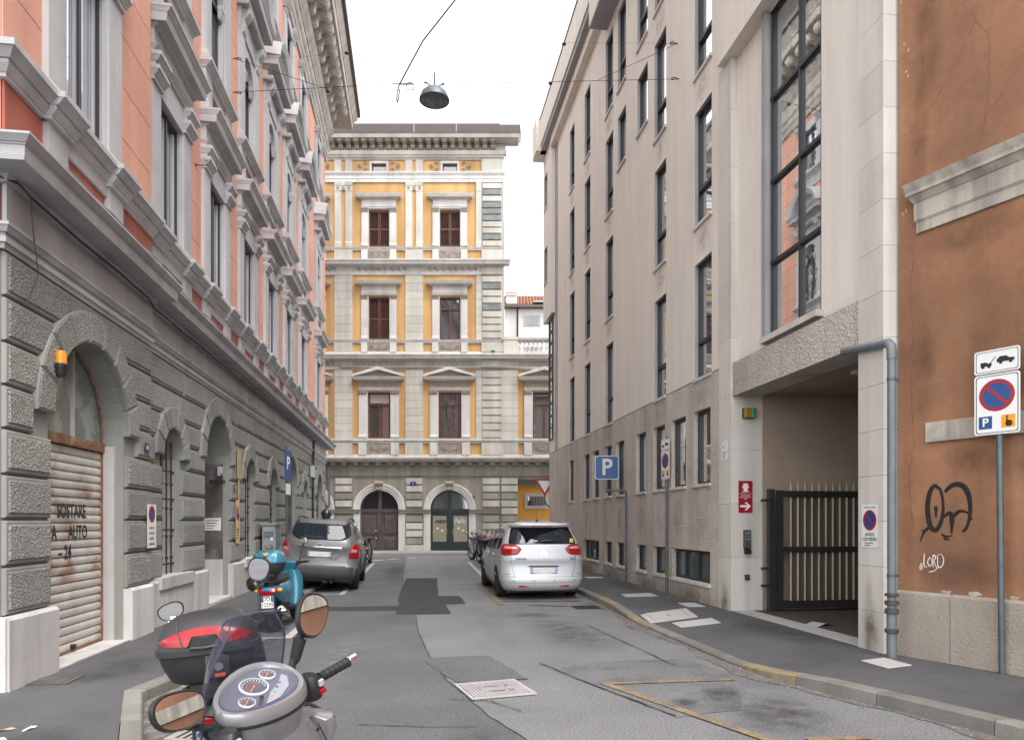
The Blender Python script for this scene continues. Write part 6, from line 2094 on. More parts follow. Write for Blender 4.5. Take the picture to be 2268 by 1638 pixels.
# amber flasher beside the garage arch
FS = .8
fl = thing('amber_flasher', 'amber warning flasher on a black base beside the garage arch', 'lamp', (XL + PAV + .02, 7.92, 3.28))
part('bracket', MB().lathe([(.055, -.10), (.07, -.05), (.075, 0.0)], (.09, 0, 0), 14).box(0, .09, -.03, .03, -.09, -.04), PLASTB, fl, smooth=True)
part('collar', MB().lathe([(.08, 0), (.085, .02), (.085, .06), (.07, .07)], (.09, 0, 0), 16), mat('blue_black_plastic', (0.015, 0.018, 0.03), 0.4), fl, smooth=True)
part('lens', MB().lathe([(.07, .06), (.072, .10), (.065, .20), (.055, .235), (0, .24)], (.09, 0, 0), 18), ORLENS, fl, smooth=True)
part('inner_bulb', MB().lathe([(.02, .24), (.02, .26), (0, .265)], (.09, 0, 0), 8), PLASTB, fl)
fl.scale = (FS, FS, FS)
# security light and camera in the entrance arch, small grey box on wall
el = thing('entrance_lamp', 'small white floodlight on a bracket inside the entrance arch', 'lamp', (XL - .15, GO[2][0] + .72, 2.66))
part('arm', MB().tube([(-.1, .12, .15), (0, 0, .12), (.08, -.1, -.06)], .018, 6), PLASTB, el)
part('housing', MB().box(-.04, .06, -.07, .05, -.03, .16), FRAMEW, el, bevel=.015)
part('ledge', MB().box(-.12, .14, -.34, -.12, -.2, -.12), PLASTB, el)
jb = thing('junction_box', 'pale grey junction box high on the far end of the grey wall', 'box', (XL + .05, 26.95, 3.55))
part('housing', MB().box(0, .12, -.22, .22, -.22, .22), mat('pale_box', (0.42, 0.45, 0.47), 0.5), jb, bevel=.02)
part('conduit', MB().tube([(.05, 0, -.2), (.05, 0, -.6)], .015, 6), GALV, jb)
part('conduit', MB().tube([(.04, 0, .22), (.04, 0, .62)], .02, 6), GALV, jb)
dpl = thing('drainpipe', 'thin dark drainpipe down the far end of the pink building', 'drainpipe', (0, 0, 0))
part('pipe', MB().tube([(XL + .10, 27.35, 4.75), (XL + .09, 27.35, 4.3), (XL + .07, 27.35, 3.6), (XL + .07, 27.35, .1)], .045, 8), IRON, dpl, smooth=True)
part('clamp', MB().lathe([(.052, 0), (.052, .04)], (XL + .07, 27.35, 2.4), 8), GALV, dpl)
hk = thing('iron_hook', 'small rusty iron hook on the pink wall beside the second window', 'hook', (XL, 13.15, 8.05))
part('shank', MB().tube([(0, 0, 0), (.12, 0, -.01), (.19, 0, 0), (.22, 0, .05), (.19, 0, .09), (.16, 0, .07)], .012, 6), RUST, hk, smooth=True)
part('rose', MB().lathe([(.03, 0), (.03, .015)], (0, 0, 0), 8, 'x'), RUST, hk)

# ================================================================== hanging street lamp and its span wires
LX, LY, LZ = .456, 15.59, 11.0
lm = thing('hanging_lamp', 'grey bowl shaped street lamp hanging on a wire above the street', 'street lamp', (LX, LY, LZ))
LAMPG = mat('lamp_grey', (0.13, 0.16, 0.18), 0.45, 0.2, var=0.08)
sh = MB().lathe([(.05, .31), (.10, .29), (.20, .235), (.28, .15), (.325, .05), (.335, .0), (.325, .0), (.315, .045), (.27, .14), (.19, .22), (.09, .272), (0, .28)], n=32)
part('shade', sh, LAMPG, lm, smooth=True)
part('lens', MB().lathe([(.318, .012), (.25, .0), (0, -.012)], n=32), mat('lamp_lens', (0.12, 0.14, 0.14), 0.15, var=0.1, spec=0.7), lm, smooth=True)
part('bulb_tray', MB().box(-.16, .16, -.1, .1, -.006, .02), mat('pale_reflector', (0.25, 0.27, 0.27), 0.3, 0.4), lm)
part('stem', MB().tube([(0, 0, .30), (0, 0, .62)], .014, 8), BLACKM, lm)
part('bracket', MB().tube([(-.20, 0, .38), (-.08, 0, .33), (.08, 0, .33), (.20, 0, .38)], .012, 6), BLACKM, lm)
for s in (-1, 1):
    part('clamp', MB().ball((s * .20, 0, .385), .024, n=8, m=6), BLACKM, lm)
part('rope_coil', MB().tube([(-.53 + .085 * math.cos(a * .5), 0, .27 + .085 * math.sin(a * .5)) for a in range(14)], .008, 6), BLACKM, lm)
part('feed_cable', MB().tube([(-.44, 0, .26), (-.36, 0, .19), (-.22, 0, .23)], .006, 5), BLACKM, lm)

WZ = LZ + .385
def wire(name, label, segs, r=.008, ins=(), m=None):
    b = MB()
    for p, q, sag in segs:
        P, Q = Vector(p), Vector(q)
        b.tube([P.lerp(Q, i / 12) - Vector((0, 0, sag * 4 * (i / 12) * (1 - i / 12))) for i in range(13)], r, 5)
    t = thing(name, label, 'wire', (0, 0, 0))
    part('wire', b, m or BLACKM, t)
    for c in ins:
        part('insulator', MB().ball(c, .05, .035, .035, 8, 6), BLACKM, t)
    return t


aL1, aL2 = (XL, 15.79, 11.67), (XL, 15.79, 10.94)
aR1, aR2 = (XR, 14.19, 11.80), (XR, 14.11, 11.0)
xl, xr = LX - .2, LX + .2
wire('span_wire', 'thin horizontal span wire carrying the hanging lamp across the street', [(aL2, (xl, LY, WZ), .0), ((xr, LY, WZ), aR2, -.0), (aL1, (XL + 2.1, 15.75, 11.13), 0), (aR1, (XR - 1.6, 14.6, 11.15), 0), ((xl, LY, WZ), (xr, LY, WZ), 0)], .0055,
     [(XL + 2.0, 15.72, 11.09), (XR - 2.6, 14.9, 11.17)])
wire('span_wire', 'higher faint span wire above the lamp wire', [(aL1, (XL + 2.6, 15.7, 12.0), .05), ((XL + 2.6, 15.7, 12.0), (XR - 2.9, 15.0, 12.1), .1), ((XR - 2.9, 15.0, 12.1), aR1, .0)], .0018, [(XL + 2.4, 15.7, 11.95), (XR - 2.3, 14.9, 12.05)])
rp = MB().tube([(-.31, 15.7, 11.36), (.20, 15.6, 12.3), (.93, 15.52, 13.25), (1.9, 15.3, 15.3), (3.4, 15.0, 18.0)], .016, 6)
rp.tube([(-.31, 15.7, 11.36), (-.36, 15.7, 11.2), (-.37, 15.7, 11.0), (-.35, 15.7, 10.95), (-.33, 15.7, 11.05), (-.31, 15.7, 11.25)], .014, 5)
rp.tube([(-.45, 15.7, 11.36), (-.2, 15.7, 11.37), (0.0, 15.65, 11.36)], .012, 5)
tag(part('lamp_rope', rp, BLACKM), 'dark rope slanting up from the lamp wire to the upper right', 'rope')
for i, (x, y, z) in enumerate((aL1, aL2, aR1, aR2)):
    s = 1 if x < 0 else -1
    t = thing('wire_anchor', ['upper wire eyebolt on the pink wall', 'lower wire eyebolt on the pink wall', 'upper wire eyebolt on the pale office wall', 'lower wire eyebolt on the pale office wall'][i], 'eyebolt', (x, y, z))
    part('bolt', MB().tube([(0, 0, 0), (s * .08, 0, 0)], .014, 6), GALV, t)
    part('eye', MB().tube([(s * (.12 + .04 * math.cos(a * .7)), .04 * math.sin(a * .7), 0) for a in range(10)], .012, 5), GALV, t)
# service cable from the pink building to the yellow one
P, Q = Vector((XL + .25, 31.5, 8.9)), Vector((FO[0], FO[1], 0)) + Matrix.Rotation(FR, 3, 'Z') @ Vector((.2, -9.2, 10.0))
cb = MB().tube([P.lerp(Q, i / 10) - Vector((0, 0, .8 * (i / 10) * (1 - i / 10))) for i in range(11)], .012, 5)
tag(part('service_cable', cb, BLACKM), 'sagging service cable from the pink building to the yellow facade', 'cable')
fc = MB().tube([(.2, -9.2, 10.0), (.14, -9.1, 9.88), (.12, -7.0, 9.86), (.12, -4.0, 9.86), (.12, -1.0, 9.85), (.06, 2, 9.84), (.06, 5, 9.84)], .02, 5)
tag(part('facade_cable', fc, BLACKM, loc=(FO[0], FO[1], 0), rot=(0, 0, FR)), 'dark cable running along the yellow facade below the key frieze', 'cable')
# ================================================================== CARS
def lerp_tbl(tbl, z):
    """Smooth interpolation in a table [(z, value)...]."""
    if z <= tbl[0][0]: return tbl[0][1]
    for (z0, v0), (z1, v1) in zip(tbl, tbl[1:]):
        if z <= z1:
            t = (z - z0) / (z1 - z0)
            return v0 + (v1 - v0) * t
    return tbl[-1][1]


def smooth_tbl(tbl):
    """Catmull-Rom resample so that the shell has no hard kinks."""
    out = []
    n = len(tbl)
    for i in range(n - 1):
        p0, p1, p2, p3 = tbl[max(i - 1, 0)], tbl[i], tbl[i + 1], tbl[min(i + 2, n - 1)]
        for k in range(6):
            t = k / 6
            out.append((p1[0] + (p2[0] - p1[0]) * t, .5 * (2 * p1[1] + (-p0[1] + p2[1]) * t + (2 * p0[1] - 5 * p1[1] + 4 * p2[1] - p3[1]) * t * t + (-p0[1] + 3 * p1[1] - 3 * p2[1] + p3[1]) * t ** 3)))
    out.append(tbl[-1])
    return out


class Shell:
    """Car shell as stacked plan outlines: half width, rear and front position at every height; y = 0 is the rear bumper, +y forward."""
    def __init__(s, W, YR, YF, rr=.28, rf=.45, bulge=.07):
        s.W, s.YR, s.YF = smooth_tbl(W), smooth_tbl(YR), smooth_tbl(YF)
        s.rr, s.rf, s.bulge = rr, rf, bulge

    def w(s, z): return lerp_tbl(s.W, z)
    def yr(s, z): return lerp_tbl(s.YR, z)
    def yf(s, z): return lerp_tbl(s.YF, z)

    def rear(s, x, z):
        w_, r = s.w(z), min(s.rr, s.w(z) * .6)
        f = abs(x) / w_
        y = s.yr(z) + s.bulge * f * f
        e = abs(x) - (w_ - r)
        if e > 0:
            e = min(e, r * .999)
            y += r * .75 - math.sqrt(max(0, r * r - e * e)) * .75
        return y

    def ring(s, z):
        w_, r = s.w(z), min(s.rr, s.w(z) * .6)
        pts = []
        N = 9
        for i in range(-N, N + 1):
            f = i / N
            x = w_ * math.sin(f * math.pi / 2) if True else w_ * f
            pts.append((x, s.rear(x, z), z))
        yl, yfz = pts[-1][1], s.yf(z)
        M = 12
        for i in range(1, M):
            t = i / M
            y = yl + (yfz - s.rf - yl) * t
            pts.append((w_ * (1 - .02 * max(0, t - .6) / .4), y, z))
        for i in range(0, 5):
            a = i / 4 * math.pi / 2
            pts.append((w_ * .98 - s.rf * (1 - math.cos(a)) * .9, yfz - s.rf + s.rf * math.sin(a), z))
        m_ = [(-p[0], p[1], p[2]) for p in pts[2 * N + 1:]][::-1]
        return pts + m_

    def body(s, zs, crown):
        b = MB()
        rings = [s.ring(z) for z in zs]
        top = rings[-1]
        cy = (s.yr(zs[-1]) + s.yf(zs[-1])) / 2
        for k, dz in crown:
            rings.append([(p[0] * k, cy + (p[1] - cy) * k, zs[-1] + dz) for p in top])
        b.loft(rings)
        return b

    def patch(s, poly, n=10, off_=.006, thick=0):
        """A piece lying on the rear surface inside the outline poly [(x, z)...]; convex outlines only."""
        b = MB()
        cx = sum(p[0] for p in poly) / len(poly)
        cz = sum(p[1] for p in poly) / len(poly)
        dense = []
        for i, p in enumerate(poly):
            q = poly[(i + 1) % len(poly)]
            m = max(1, int(math.hypot(p[0] - q[0], p[1] - q[1]) / .05))
            dense += [(p[0] + (q[0] - p[0]) * k / m, p[1] + (q[1] - p[1]) * k / m) for k in range(m)]
        rings = []
        if thick:
            rings.append([(x, s.rear(x, z) + .01, z) for x, z in dense])
        for k in range(n):
            f = 1 - k / n
            o = off_ if (k > 0 or not thick) else off_ * .3
            rings.append([(cx + (x - cx) * f, s.rear(cx + (x - cx) * f, cz + (z - cz) * f) - o, cz + (z - cz) * f) for x, z in dense])
        b.loft(rings)
        return b

    def side(s, poly, sx, off_=.005):
        """A piece on the flank, poly [(y, z)...]."""
        b = MB()
        dense = []
        for i, p in enumerate(poly):
            q = poly[(i + 1) % len(poly)]
            m = max(1, int(math.hypot(p[0] - q[0], p[1] - q[1]) / .08))
            dense += [(p[0] + (q[0] - p[0]) * k / m, p[1] + (q[1] - p[1]) * k / m) for k in range(m)]
        cy = sum(p[0] for p in dense) / len(dense)
        cz = sum(p[1] for p in dense) / len(dense)
        rings = []
        for k in range(6):
            f = 1 - k / 6
            rings.append([(sx * (s.w(cz + (z - cz) * f) + off_), cy + (y - cy) * f, cz + (z - cz) * f) for y, z in dense])
        if sx < 0: rings = [r[::-1] for r in rings]
        b.loft(rings)
        return b


def rounded(poly, r=.05, n=4):
    out = []
    m = len(poly)
    for i in range(m):
        p0, p1, p2 = Vector(poly[i - 1]), Vector(poly[i]), Vector(poly[(i + 1) % m])
        a = p1 + (p0 - p1).normalized() * min(r, (p0 - p1).length * .45)
        c = p1 + (p2 - p1).normalized() * min(r, (p2 - p1).length * .45)
        for k in range(n + 1):
            t = k / n
            q = (1 - t) ** 2 * a + 2 * t * (1 - t) * p1 + t * t * c
            out.append((q.x, q.y))
    return out


def wheel(parent, x, y, r=.32, w_=.2, side=1, spokes=5):
    wh_ = link('wheel', None, parent, (x, y, r))
    a = w_ / 2
    part('tyre', MB().lathe([(r * .68, -a), (r * .93, -a), (r, -a * .72), (r, -a * .2), (r * .985, 0), (r, a * .2), (r, a * .72), (r * .93, a), (r * .68, a)], n=32, axis='x'), RUBBER, wh_, smooth=True)
    b = MB().lathe([(r * .68, -a * .9), (r * .68, a * .8), (r * .6, a * .7), (r * .6, -a * .9), (r * .68, -a * .9)], n=28, axis='x') if side > 0 else MB().lathe([(r * .68, a * .9), (r * .68, -a * .8), (r * .6, -a * .7), (r * .6, a * .9), (r * .68, a * .9)], n=28, axis='x')
    part('rim', b, ALU, wh_, smooth=True)
    b = MB()
    for k in range(spokes):
        t = 2 * math.pi * k / spokes
        d, n_ = Vector((0, math.cos(t), math.sin(t))), Vector((0, -math.sin(t), math.cos(t)))
        q = []
        for rad, hw in ((.04, .035), (r * .64, .028)):
            for sgn in (-1, 1):
                for xx in (side * a * .45, side * a * .68):
                    q.append(tuple(d * rad + n_ * hw * sgn + Vector((xx, 0, 0))))
        b.add(q, [(0, 1, 3, 2), (4, 6, 7, 5), (0, 4, 5, 1), (2, 3, 7, 6), (1, 5, 7, 3), (0, 2, 6, 4)])
    b.lathe([(.06, side * a * .4), (.06, side * a * .72), (0, side * a * .75)], n=14, axis='x')
    part('spokes', b, ALU, wh_)
    part('hub_disc', MB().lathe([(r * .6, -side * a * .2), (r * .6, -side * a * .1)], n=20, axis='x'), BLACKM, wh_)
    return wh_


def arch(parent, sh, y, r, sx, z=.32):
    poly = [(y + (r + .07) * math.cos(math.pi * i / 14), max(.25, z + (r + .07) * math.sin(math.pi * i / 14))) for i in range(15)]
    part('wheel_arch', sh.side(poly, sx, .004), BLACKP, parent)


BLURP = mat('blurred_plate', (0.62, 0.61, 0.60), 0.5, var=0.12, vscale=9)
BLURB = mat('plate_blue_band', (0.30, 0.42, 0.62), 0.5, var=0.1)


def number_plate(parent, y, z, w_=.52, h=.11, tilt=0):
    p = part('number_plate', MB().box(-w_ / 2, w_ / 2, y - .012, y, z - h / 2, z + h / 2), BLURP, parent, bevel=.004)
    for s in (-1, 1):
        part('plate_band', MB().box(min(s * w_ / 2, s * (w_ / 2 - .05)) + (.003 if s < 0 else 0), max(s * w_ / 2, s * (w_ / 2 - .05)) - (.003 if s > 0 else 0), y - .0135, y - .012, z - h / 2 + .004, z + h / 2 - .004), BLURB, p)
    part('plate_frame', MB().box(-w_ / 2 - .012, w_ / 2 + .012, y - .004, y + .01, z - h / 2 - .012, z + h / 2 + .012), PLASTG, p)


CARGL = glass_mat('car_glass', (0.015, 0.019, 0.027), 0.02, spec=0.45)
CARGL.node_tree.nodes['Principled BSDF'].inputs['IOR'].default_value = 1.42

# ---------------------------------------------------------------- silver people carrier (right)
C4P = mat('pale_silver_paint', (0.50, 0.51, 0.525), 0.42, 0.3, var=0.03, coat=0.25, fine=0.02, fscale=400)
c4 = thing('people_carrier', 'pale silver people carrier with double chevron badge parked at the right kerb', 'car', (2.77, 14.72, 0), R(1.0))
W4 = [(.20, .80), (.30, .86), (.45, .905), (.62, .915), (.85, .905), (1.0, .885), (1.15, .85), (1.30, .80), (1.45, .74), (1.55, .69), (1.62, .62)]
YR4 = [(.20, .12), (.27, .03), (.36, .0), (.48, .0), (.52, .03), (.65, .06), (.80, .07), (.84, .05), (.95, .06), (1.15, .10), (1.25, .16), (1.40, .26), (1.52, .34), (1.58, .36), (1.62, .46)]
YF4 = [(.20, 4.35), (.45, 4.45), (.75, 4.35), (.95, 3.9), (1.05, 3.5), (1.2, 3.2), (1.4, 2.75), (1.55, 2.35), (1.62, 2.1)]
S4 = Shell(W4, YR4, YF4, rr=.30, bulge=.06)
zs = [.20, .24, .28, .33, .38, .43, .48, .50, .52, .56, .62, .70, .78, .82, .86, .92, 1.0, 1.08, 1.15, 1.2, 1.25, 1.3, 1.36, 1.42, 1.48, 1.53, 1.57, 1.60, 1.62]
part('body', S4.body(zs, [(.97, .02), (.9, .035), (.75, .05), (.5, .06), (.2, .063)]), C4P, c4, smooth='all')
part('underbody', MB().box(-.78, .78, .25, 4.2, .16, .30), BLACKP, c4)
rw = part('rear_window', S4.patch(rounded([(-.74, 1.20), (.74, 1.20), (.735, 1.26), (.665, 1.50), (.64, 1.555), (-.64, 1.555), (-.665, 1.50), (-.735, 1.26)], .05), 10, .006), CARGL, c4, smooth='all')
part('wiper', MB().tube([(-.05, .125, 1.255), (.02, .12, 1.27), (.22, .125, 1.285), (.42, .15, 1.275)], [.02, .022, .014, .008], 6), PLASTB, rw)
part('window_sticker', S4.patch([(.60, 1.24), (.68, 1.23), (.70, 1.31), (.62, 1.32)], 4, .009), mat('yellow_sticker', (0.75, 0.5, 0.08), 0.5), rw)
part('sticker_mark', S4.patch([(.63, 1.255), (.67, 1.25), (.68, 1.29), (.64, 1.295)], 3, .011), mat('green_mark', (0.05, 0.33, 0.12), 0.5), rw)
for k in range(3):      # seats and head rests behind the glass
    pass
part('spoiler', MB().loft([[(x, S4.rear(x * .98, 1.57) - .02 - dy, z) for x in [i / 8 * .69 for i in range(-8, 9)]] for dy, z in ((-.1, 1.66), (.06, 1.645), (.075, 1.61), (.05, 1.575), (-.06, 1.575))], close=False), C4P, c4, smooth=True)
part('brake_light', MB().box(-.22, .22, .265, .275, 1.585, 1.600), REDLENS, c4)
for s in (-1, 1):
    lamp = rounded([(s * .90, 1.02), (s * .885, 1.13), (s * .83, 1.215), (s * .58, 1.19), (s * .47, 1.10), (s * .56, .98), (s * .86, .955)], .04)
    tl = part('tail_light', S4.patch(lamp if s > 0 else lamp[::-1], 8, .016, 1), REDLENS, c4, smooth='all')
    q = [(s * .86, 1.12), (s * .82, 1.165), (s * .60, 1.145), (s * .56, 1.11), (s * .62, 1.105), (s * .84, 1.105)]
    part('reversing_lens', S4.patch(q if s > 0 else q[::-1], 4, .019), CLEARL, tl)
    part('reflector', MB().box(min(s * .33, s * .55), max(s * .33, s * .55), .005 + .02, .03, .285, .325), REDLENS, c4)
    part('sensor', MB().lathe([(.014, -.004), (.014, .02)], (s * .22, S4.rear(.22, .42), .42), 10, 'y'), BLACKP, c4)
    part('sensor', MB().lathe([(.014, -.004), (.014, .03)], (s * .66, S4.rear(.66, .42), .42), 10, 'y'), BLACKP, c4)
    part('roof_joint', MB().tube([(s * .55, .55, 1.658), (s * .56, 1.2, 1.668), (s * .55, 2.0, 1.664)], .012, 4), PLASTG, c4)
    # flank glass and door lines
    fg_ = part('side_window', S4.side(rounded([(.62, 1.08), (.66, 1.30), (.80, 1.47), (1.15, 1.52), (1.22, 1.06)], .05), s), CARGL, c4, smooth='all')
    part('side_window', S4.side(rounded([(1.28, 1.06), (1.24, 1.525), (2.05, 1.53), (2.12, 1.03)], .04), s), CARGL, c4, smooth='all')
    part('side_window', S4.side(rounded([(2.2, 1.03), (2.12, 1.53), (2.45, 1.45), (3.0, 1.05)], .04), s), CARGL, c4, smooth='all')
    for y in (1.2, 2.16):
        part('door_gap', S4.side([(y, .32), (y + .012, .32), (y + .012, 1.03), (y, 1.03)], s, .003), BLACKP, c4)
        part('door_handle', MB().box(s * (.91), s * .945, y + .1, y + .26, .93, .965), C4P, c4, bevel=.008)
    part('side_trim', S4.side([(.9, .50), (3.4, .50), (3.4, .55), (.9, .55)], s, .012), C4P, c4)
    arch(c4, S4, .95, .33, s)
    arch(c4, S4, 3.65, .33, s)
    wheel(c4, s * .80, .95, .325, .215, s)
    wheel(c4, s * .80, 3.65, .325, .215, s)
# hatch seams, bumper seam, badge and lettering
SEAM = mat('panel_gap', (0.03, 0.03, 0.032), 0.8)
def seam(shl, pts, parent, r=.004):
    d = []
    for p, q in zip(pts, pts[1:]):
        for k in range(8):
            t = k / 8
            x, z = p[0] + (q[0] - p[0]) * t, p[1] + (q[1] - p[1]) * t
            d.append((x, shl.rear(x, z) - .002, z))
    d.append((pts[-1][0], shl.rear(*pts[-1]) - .002, pts[-1][1]))
    part('panel_gap', MB().tube(d, r, 4), SEAM, parent)


seam(S4, [(-.88, .515), (-.62, .505), (.62, .505), (.88, .515)], c4)
for s in (-1, 1):
    seam(S4, [(s * .62, .505), (s * .67, .65), (s * .70, .83), (s * .70, .96)], c4)
    seam(S4, [(s * .70, .56), (s * .88, .57)], c4, .003)
seam(S4, [(-.86, .385), (0, .38), (.86, .385)], c4, .003)
part('handle_ledge', S4.patch([(-.36, .715), (.36, .715), (.31, .745), (-.31, .745)], 3, .012, 1), PLASTG, c4)
number_plate(c4, S4.rear(0, .62) - .004, .645, .56, .12)
cv = MB()
for dz in (0, -.062):
    cv.add([(-.07, .045, .985 + dz), (0, .04, 1.045 + dz), (.07, .045, .985 + dz), (.07, .045, 1.01 + dz), (0, .035, 1.075 + dz), (-.07, .045, 1.01 + dz)], [(0, 1, 4, 5), (1, 2, 3, 4)])
cv.v = [(x, S4.rear(x, z) - .012, z) for x, y, z in cv.v]
part('chevron_badge', cv, CHROME, c4)
TF = (R(90), 0, 0)
text_part('lettering', 'CITROËN', .052, BLACKP, c4, (-.50, S4.rear(.5, .88) - .008, .885), TF, bold=True, sx=1.15)
text_part('lettering', 'C4', .07, PLASTG, c4, (.635, S4.rear(.63, .88) - .010, .885), TF, bold=True, sx=1.3)
part('aerial', MB().tube([(0, .85, 1.68), (0, .83, 1.78), (0, .90, 1.98)], [.012, .005, .003], 6).lathe([(.035, 0), (.028, .03), (.012, .05)], (0, .85, 1.675), 10), PLASTB, c4)
part('exhaust_silencer', MB().lathe([(.07, -.3), (.07, .3)], (.35, .55, .22), 12, 'x'), IRON, c4)

# ---------------------------------------------------------------- silver off-roader (left), near-side wheels up on the pavement
TUP = mat('taupe_silver_paint', (0.15, 0.148, 0.155), 0.40, 0.4, var=0.03, coat=0.35, fine=0.02, fscale=400)
TR = math.atan(.085 / 1.5)
tu = thing('off_roader', 'grey silver off-roader with roof rails parked half on the left pavement', 'car', (-2.26, 17.0, .042), rot=(0, TR, R(.6)))
WT_ = [(.24, .80), (.34, .87), (.50, .895), (.70, .90), (.95, .89), (1.10, .865), (1.20, .83), (1.35, .77), (1.50, .71), (1.60, .66), (1.66, .60)]
YRT = [(.24, .16), (.32, .05), (.42, .0), (.58, .0), (.63, .05), (.75, .09), (.95, .09), (1.05, .08), (1.18, .11), (1.30, .18), (1.45, .28), (1.58, .37), (1.66, .47)]
YFT = [(.24, 4.2), (.5, 4.32), (.85, 4.2), (1.0, 3.9), (1.06, 3.2), (1.25, 2.9), (1.45, 2.5), (1.6, 2.2), (1.66, 2.0)]
ST = Shell(WT_, YRT, YFT, rr=.28, bulge=.06)
zs = [.24, .28, .33, .38, .44, .50, .55, .59, .62, .65, .70, .78, .86, .95, 1.0, 1.05, 1.1, 1.15, 1.2, 1.26, 1.32, 1.38, 1.44, 1.5, 1.55, 1.6, 1.64, 1.66]
part('body', ST.body(zs, [(.97, .02), (.9, .035), (.75, .05), (.5, .06), (.2, .063)]), TUP, tu, smooth='all')
part('underbody', MB().box(-.78, .78, .3, 4.1, .2, .34), BLACKP, tu)
part('bumper', ST.patch(rounded([(-.885, .28), (.885, .28), (.895, .60), (-.895, .60)], .04), 8, .014, 1), PLASTG, tu, smooth='all')
part('bumper_strip', ST.patch([(-.87, .60), (.87, .60), (.87, .625), (-.87, .625)], 3, .016, 1), TUP, tu)
for s in (-1, 1):
    part('side_cladding', ST.side([(.1, .30), (4.1, .30), (4.1, .56), (.1, .56)], s, .010), PLASTG, tu)
rw = part('rear_window', ST.patch(rounded([(-.70, 1.33), (-.52, 1.215), (.52, 1.215), (.70, 1.33), (.655, 1.55), (.58, 1.60), (-.58, 1.60), (-.655, 1.55)], .07), 10, .006), CARGL, tu, smooth='all')
part('wiper', MB().tube([(-.38, .185, 1.295), (-.1, .17, 1.275), (.06, .165, 1.265)], [.008, .014, .02], 6), PLASTB, rw)
for s in (-1, 1):
    part('glass_hinge', MB().lathe([(.03, -.012), (.026, .012)], (s * .36, ST.rear(.36, 1.585) - .01, 1.585), 10, 'y'), PLASTB, rw)
    lamp = rounded([(s * .90, .80), (s * .905, 1.05), (s * .84, 1.19), (s * .74, 1.10), (s * .69, .95), (s * .67, .80)], .035)
    tl = part('tail_light', ST.patch(lamp if s > 0 else lamp[::-1], 8, .016, 1), REDLENS, tu, smooth='all')
    q = [(s * .86, .95), (s * .86, 1.02), (s * .74, 1.02), (s * .72, .95)]
    part('reversing_lens', ST.patch(q if s > 0 else q[::-1], 4, .019), CLEARL, tl)
    rr_ = part('roof_rail', MB().tube([(s * .60, .52, 1.66), (s * .605, .62, 1.735), (s * .61, 1.3, 1.755), (s * .60, 2.1, 1.72), (s * .59, 2.25, 1.66)], [.02, .024, .022, .022, .015], 8), PLASTG, tu, smooth=True)
    part('rail_foot', MB().loft([[(s * .58, .45, 1.64), (s * .64, .45, 1.63), (s * .64, .72, 1.63), (s * .58, .72, 1.64)], [(s * .59, .58, 1.735), (s * .62, .58, 1.735), (s * .62, .66, 1.74), (s * .59, .66, 1.74)]]), PLASTG, rr_)
    part('side_window', ST.side(rounded([(.50, 1.12), (.62, 1.38), (.78, 1.50), (1.1, 1.54), (1.16, 1.10)], .05), s), CARGL, tu, smooth='all')
    part('side_window', ST.side(rounded([(1.22, 1.10), (1.18, 1.545), (2.0, 1.55), (2.06, 1.08)], .04), s), CARGL, tu, smooth='all')
    part('side_window', ST.side(rounded([(2.14, 1.08), (2.08, 1.55), (2.3, 1.5), (2.9, 1.1)], .04), s), CARGL, tu, smooth='all')
    for y in (1.15, 2.1):
        part('door_gap', ST.side([(y, .36), (y + .012, .36), (y + .012, 1.06), (y, 1.06)], s, .012), BLACKP, tu)
        part('door_handle', MB().box(s * .885, s * .925, y + .08, y + .24, .96, .995), TUP, tu, bevel=.008)
    arch(tu, ST, .90, .36, s, .35)
    arch(tu, ST, 3.50, .36, s, .35)
    wheel(tu, s * .78, .90, .345, .225, s)
    wheel(tu, s * .78, 3.50, .345, .225, s)
part('chrome_strip', ST.patch([(-.50, 1.03), (.50, 1.03), (.50, 1.06), (-.50, 1.06)], 3, .016, 1), CHROME, tu)
seam(ST, [(-.68, .64), (.68, .64)], tu)
for s in (-1, 1):
    seam(ST, [(s * .67, .64), (s * .66, .80)], tu)
    seam(ST, [(s * .47, 1.02), (s * .43, .80), (s * .34, .74)], tu, .003)
part('plate_recess', ST.patch(rounded([(-.42, .74), (.42, .74), (.46, 1.02), (-.46, 1.02)], .05), 4, .003), mat('taupe_recess_paint', (0.14, 0.138, 0.145), 0.36, 0.5, var=0.03, coat=.5), tu)
number_plate(tu, ST.rear(0, .86) - .012, .875, .54, .12)
eb = MB()
pts = [(.075 * math.cos(t * math.pi / 12), .045 * math.sin(t * math.pi / 12)) for t in range(25)]
eb.tube([(x, ST.rear(x, 1.075) - .02, 1.085 + z) for x, z in pts], .006, 5)
eb.tube([(-.045, ST.rear(0, 1.08) - .022, 1.055), (-.03, ST.rear(0, 1.1) - .022, 1.115)], .006, 5).tube([(.03, ST.rear(0, 1.08) - .022, 1.055), (.045, ST.rear(0, 1.1) - .022, 1.115)], .006, 5).tube([(-.035, ST.rear(0, 1.08) - .022, 1.075), (.035, ST.rear(0, 1.08) - .022, 1.095)], .006, 5)
part('oval_badge', eb, CHROME, tu)
text_part('lettering', 'TUCSON', .04, PLASTG, tu, (.56, ST.rear(.56, 1.03) - .009, 1.055), TF, bold=True, sx=1.2)
text_part('lettering', 'CRDi', .035, PLASTG, tu, (.58, ST.rear(.58, .99) - .009, .995), TF, bold=True, sx=1.2)
part('aerial', MB().tube([(.04, .62, 1.71), (.04, .63, 1.76), (.04, .60, 1.90)], [.016, .008, .004], 6), PLASTB, tu)
part('exhaust', MB().tube([(.3, .6, .24), (.3, .1, .22)], .03, 8), IRON, tu)
part('tow_eye', MB().box(.1, .2, .1, .3, .2, .26), IRON, tu)
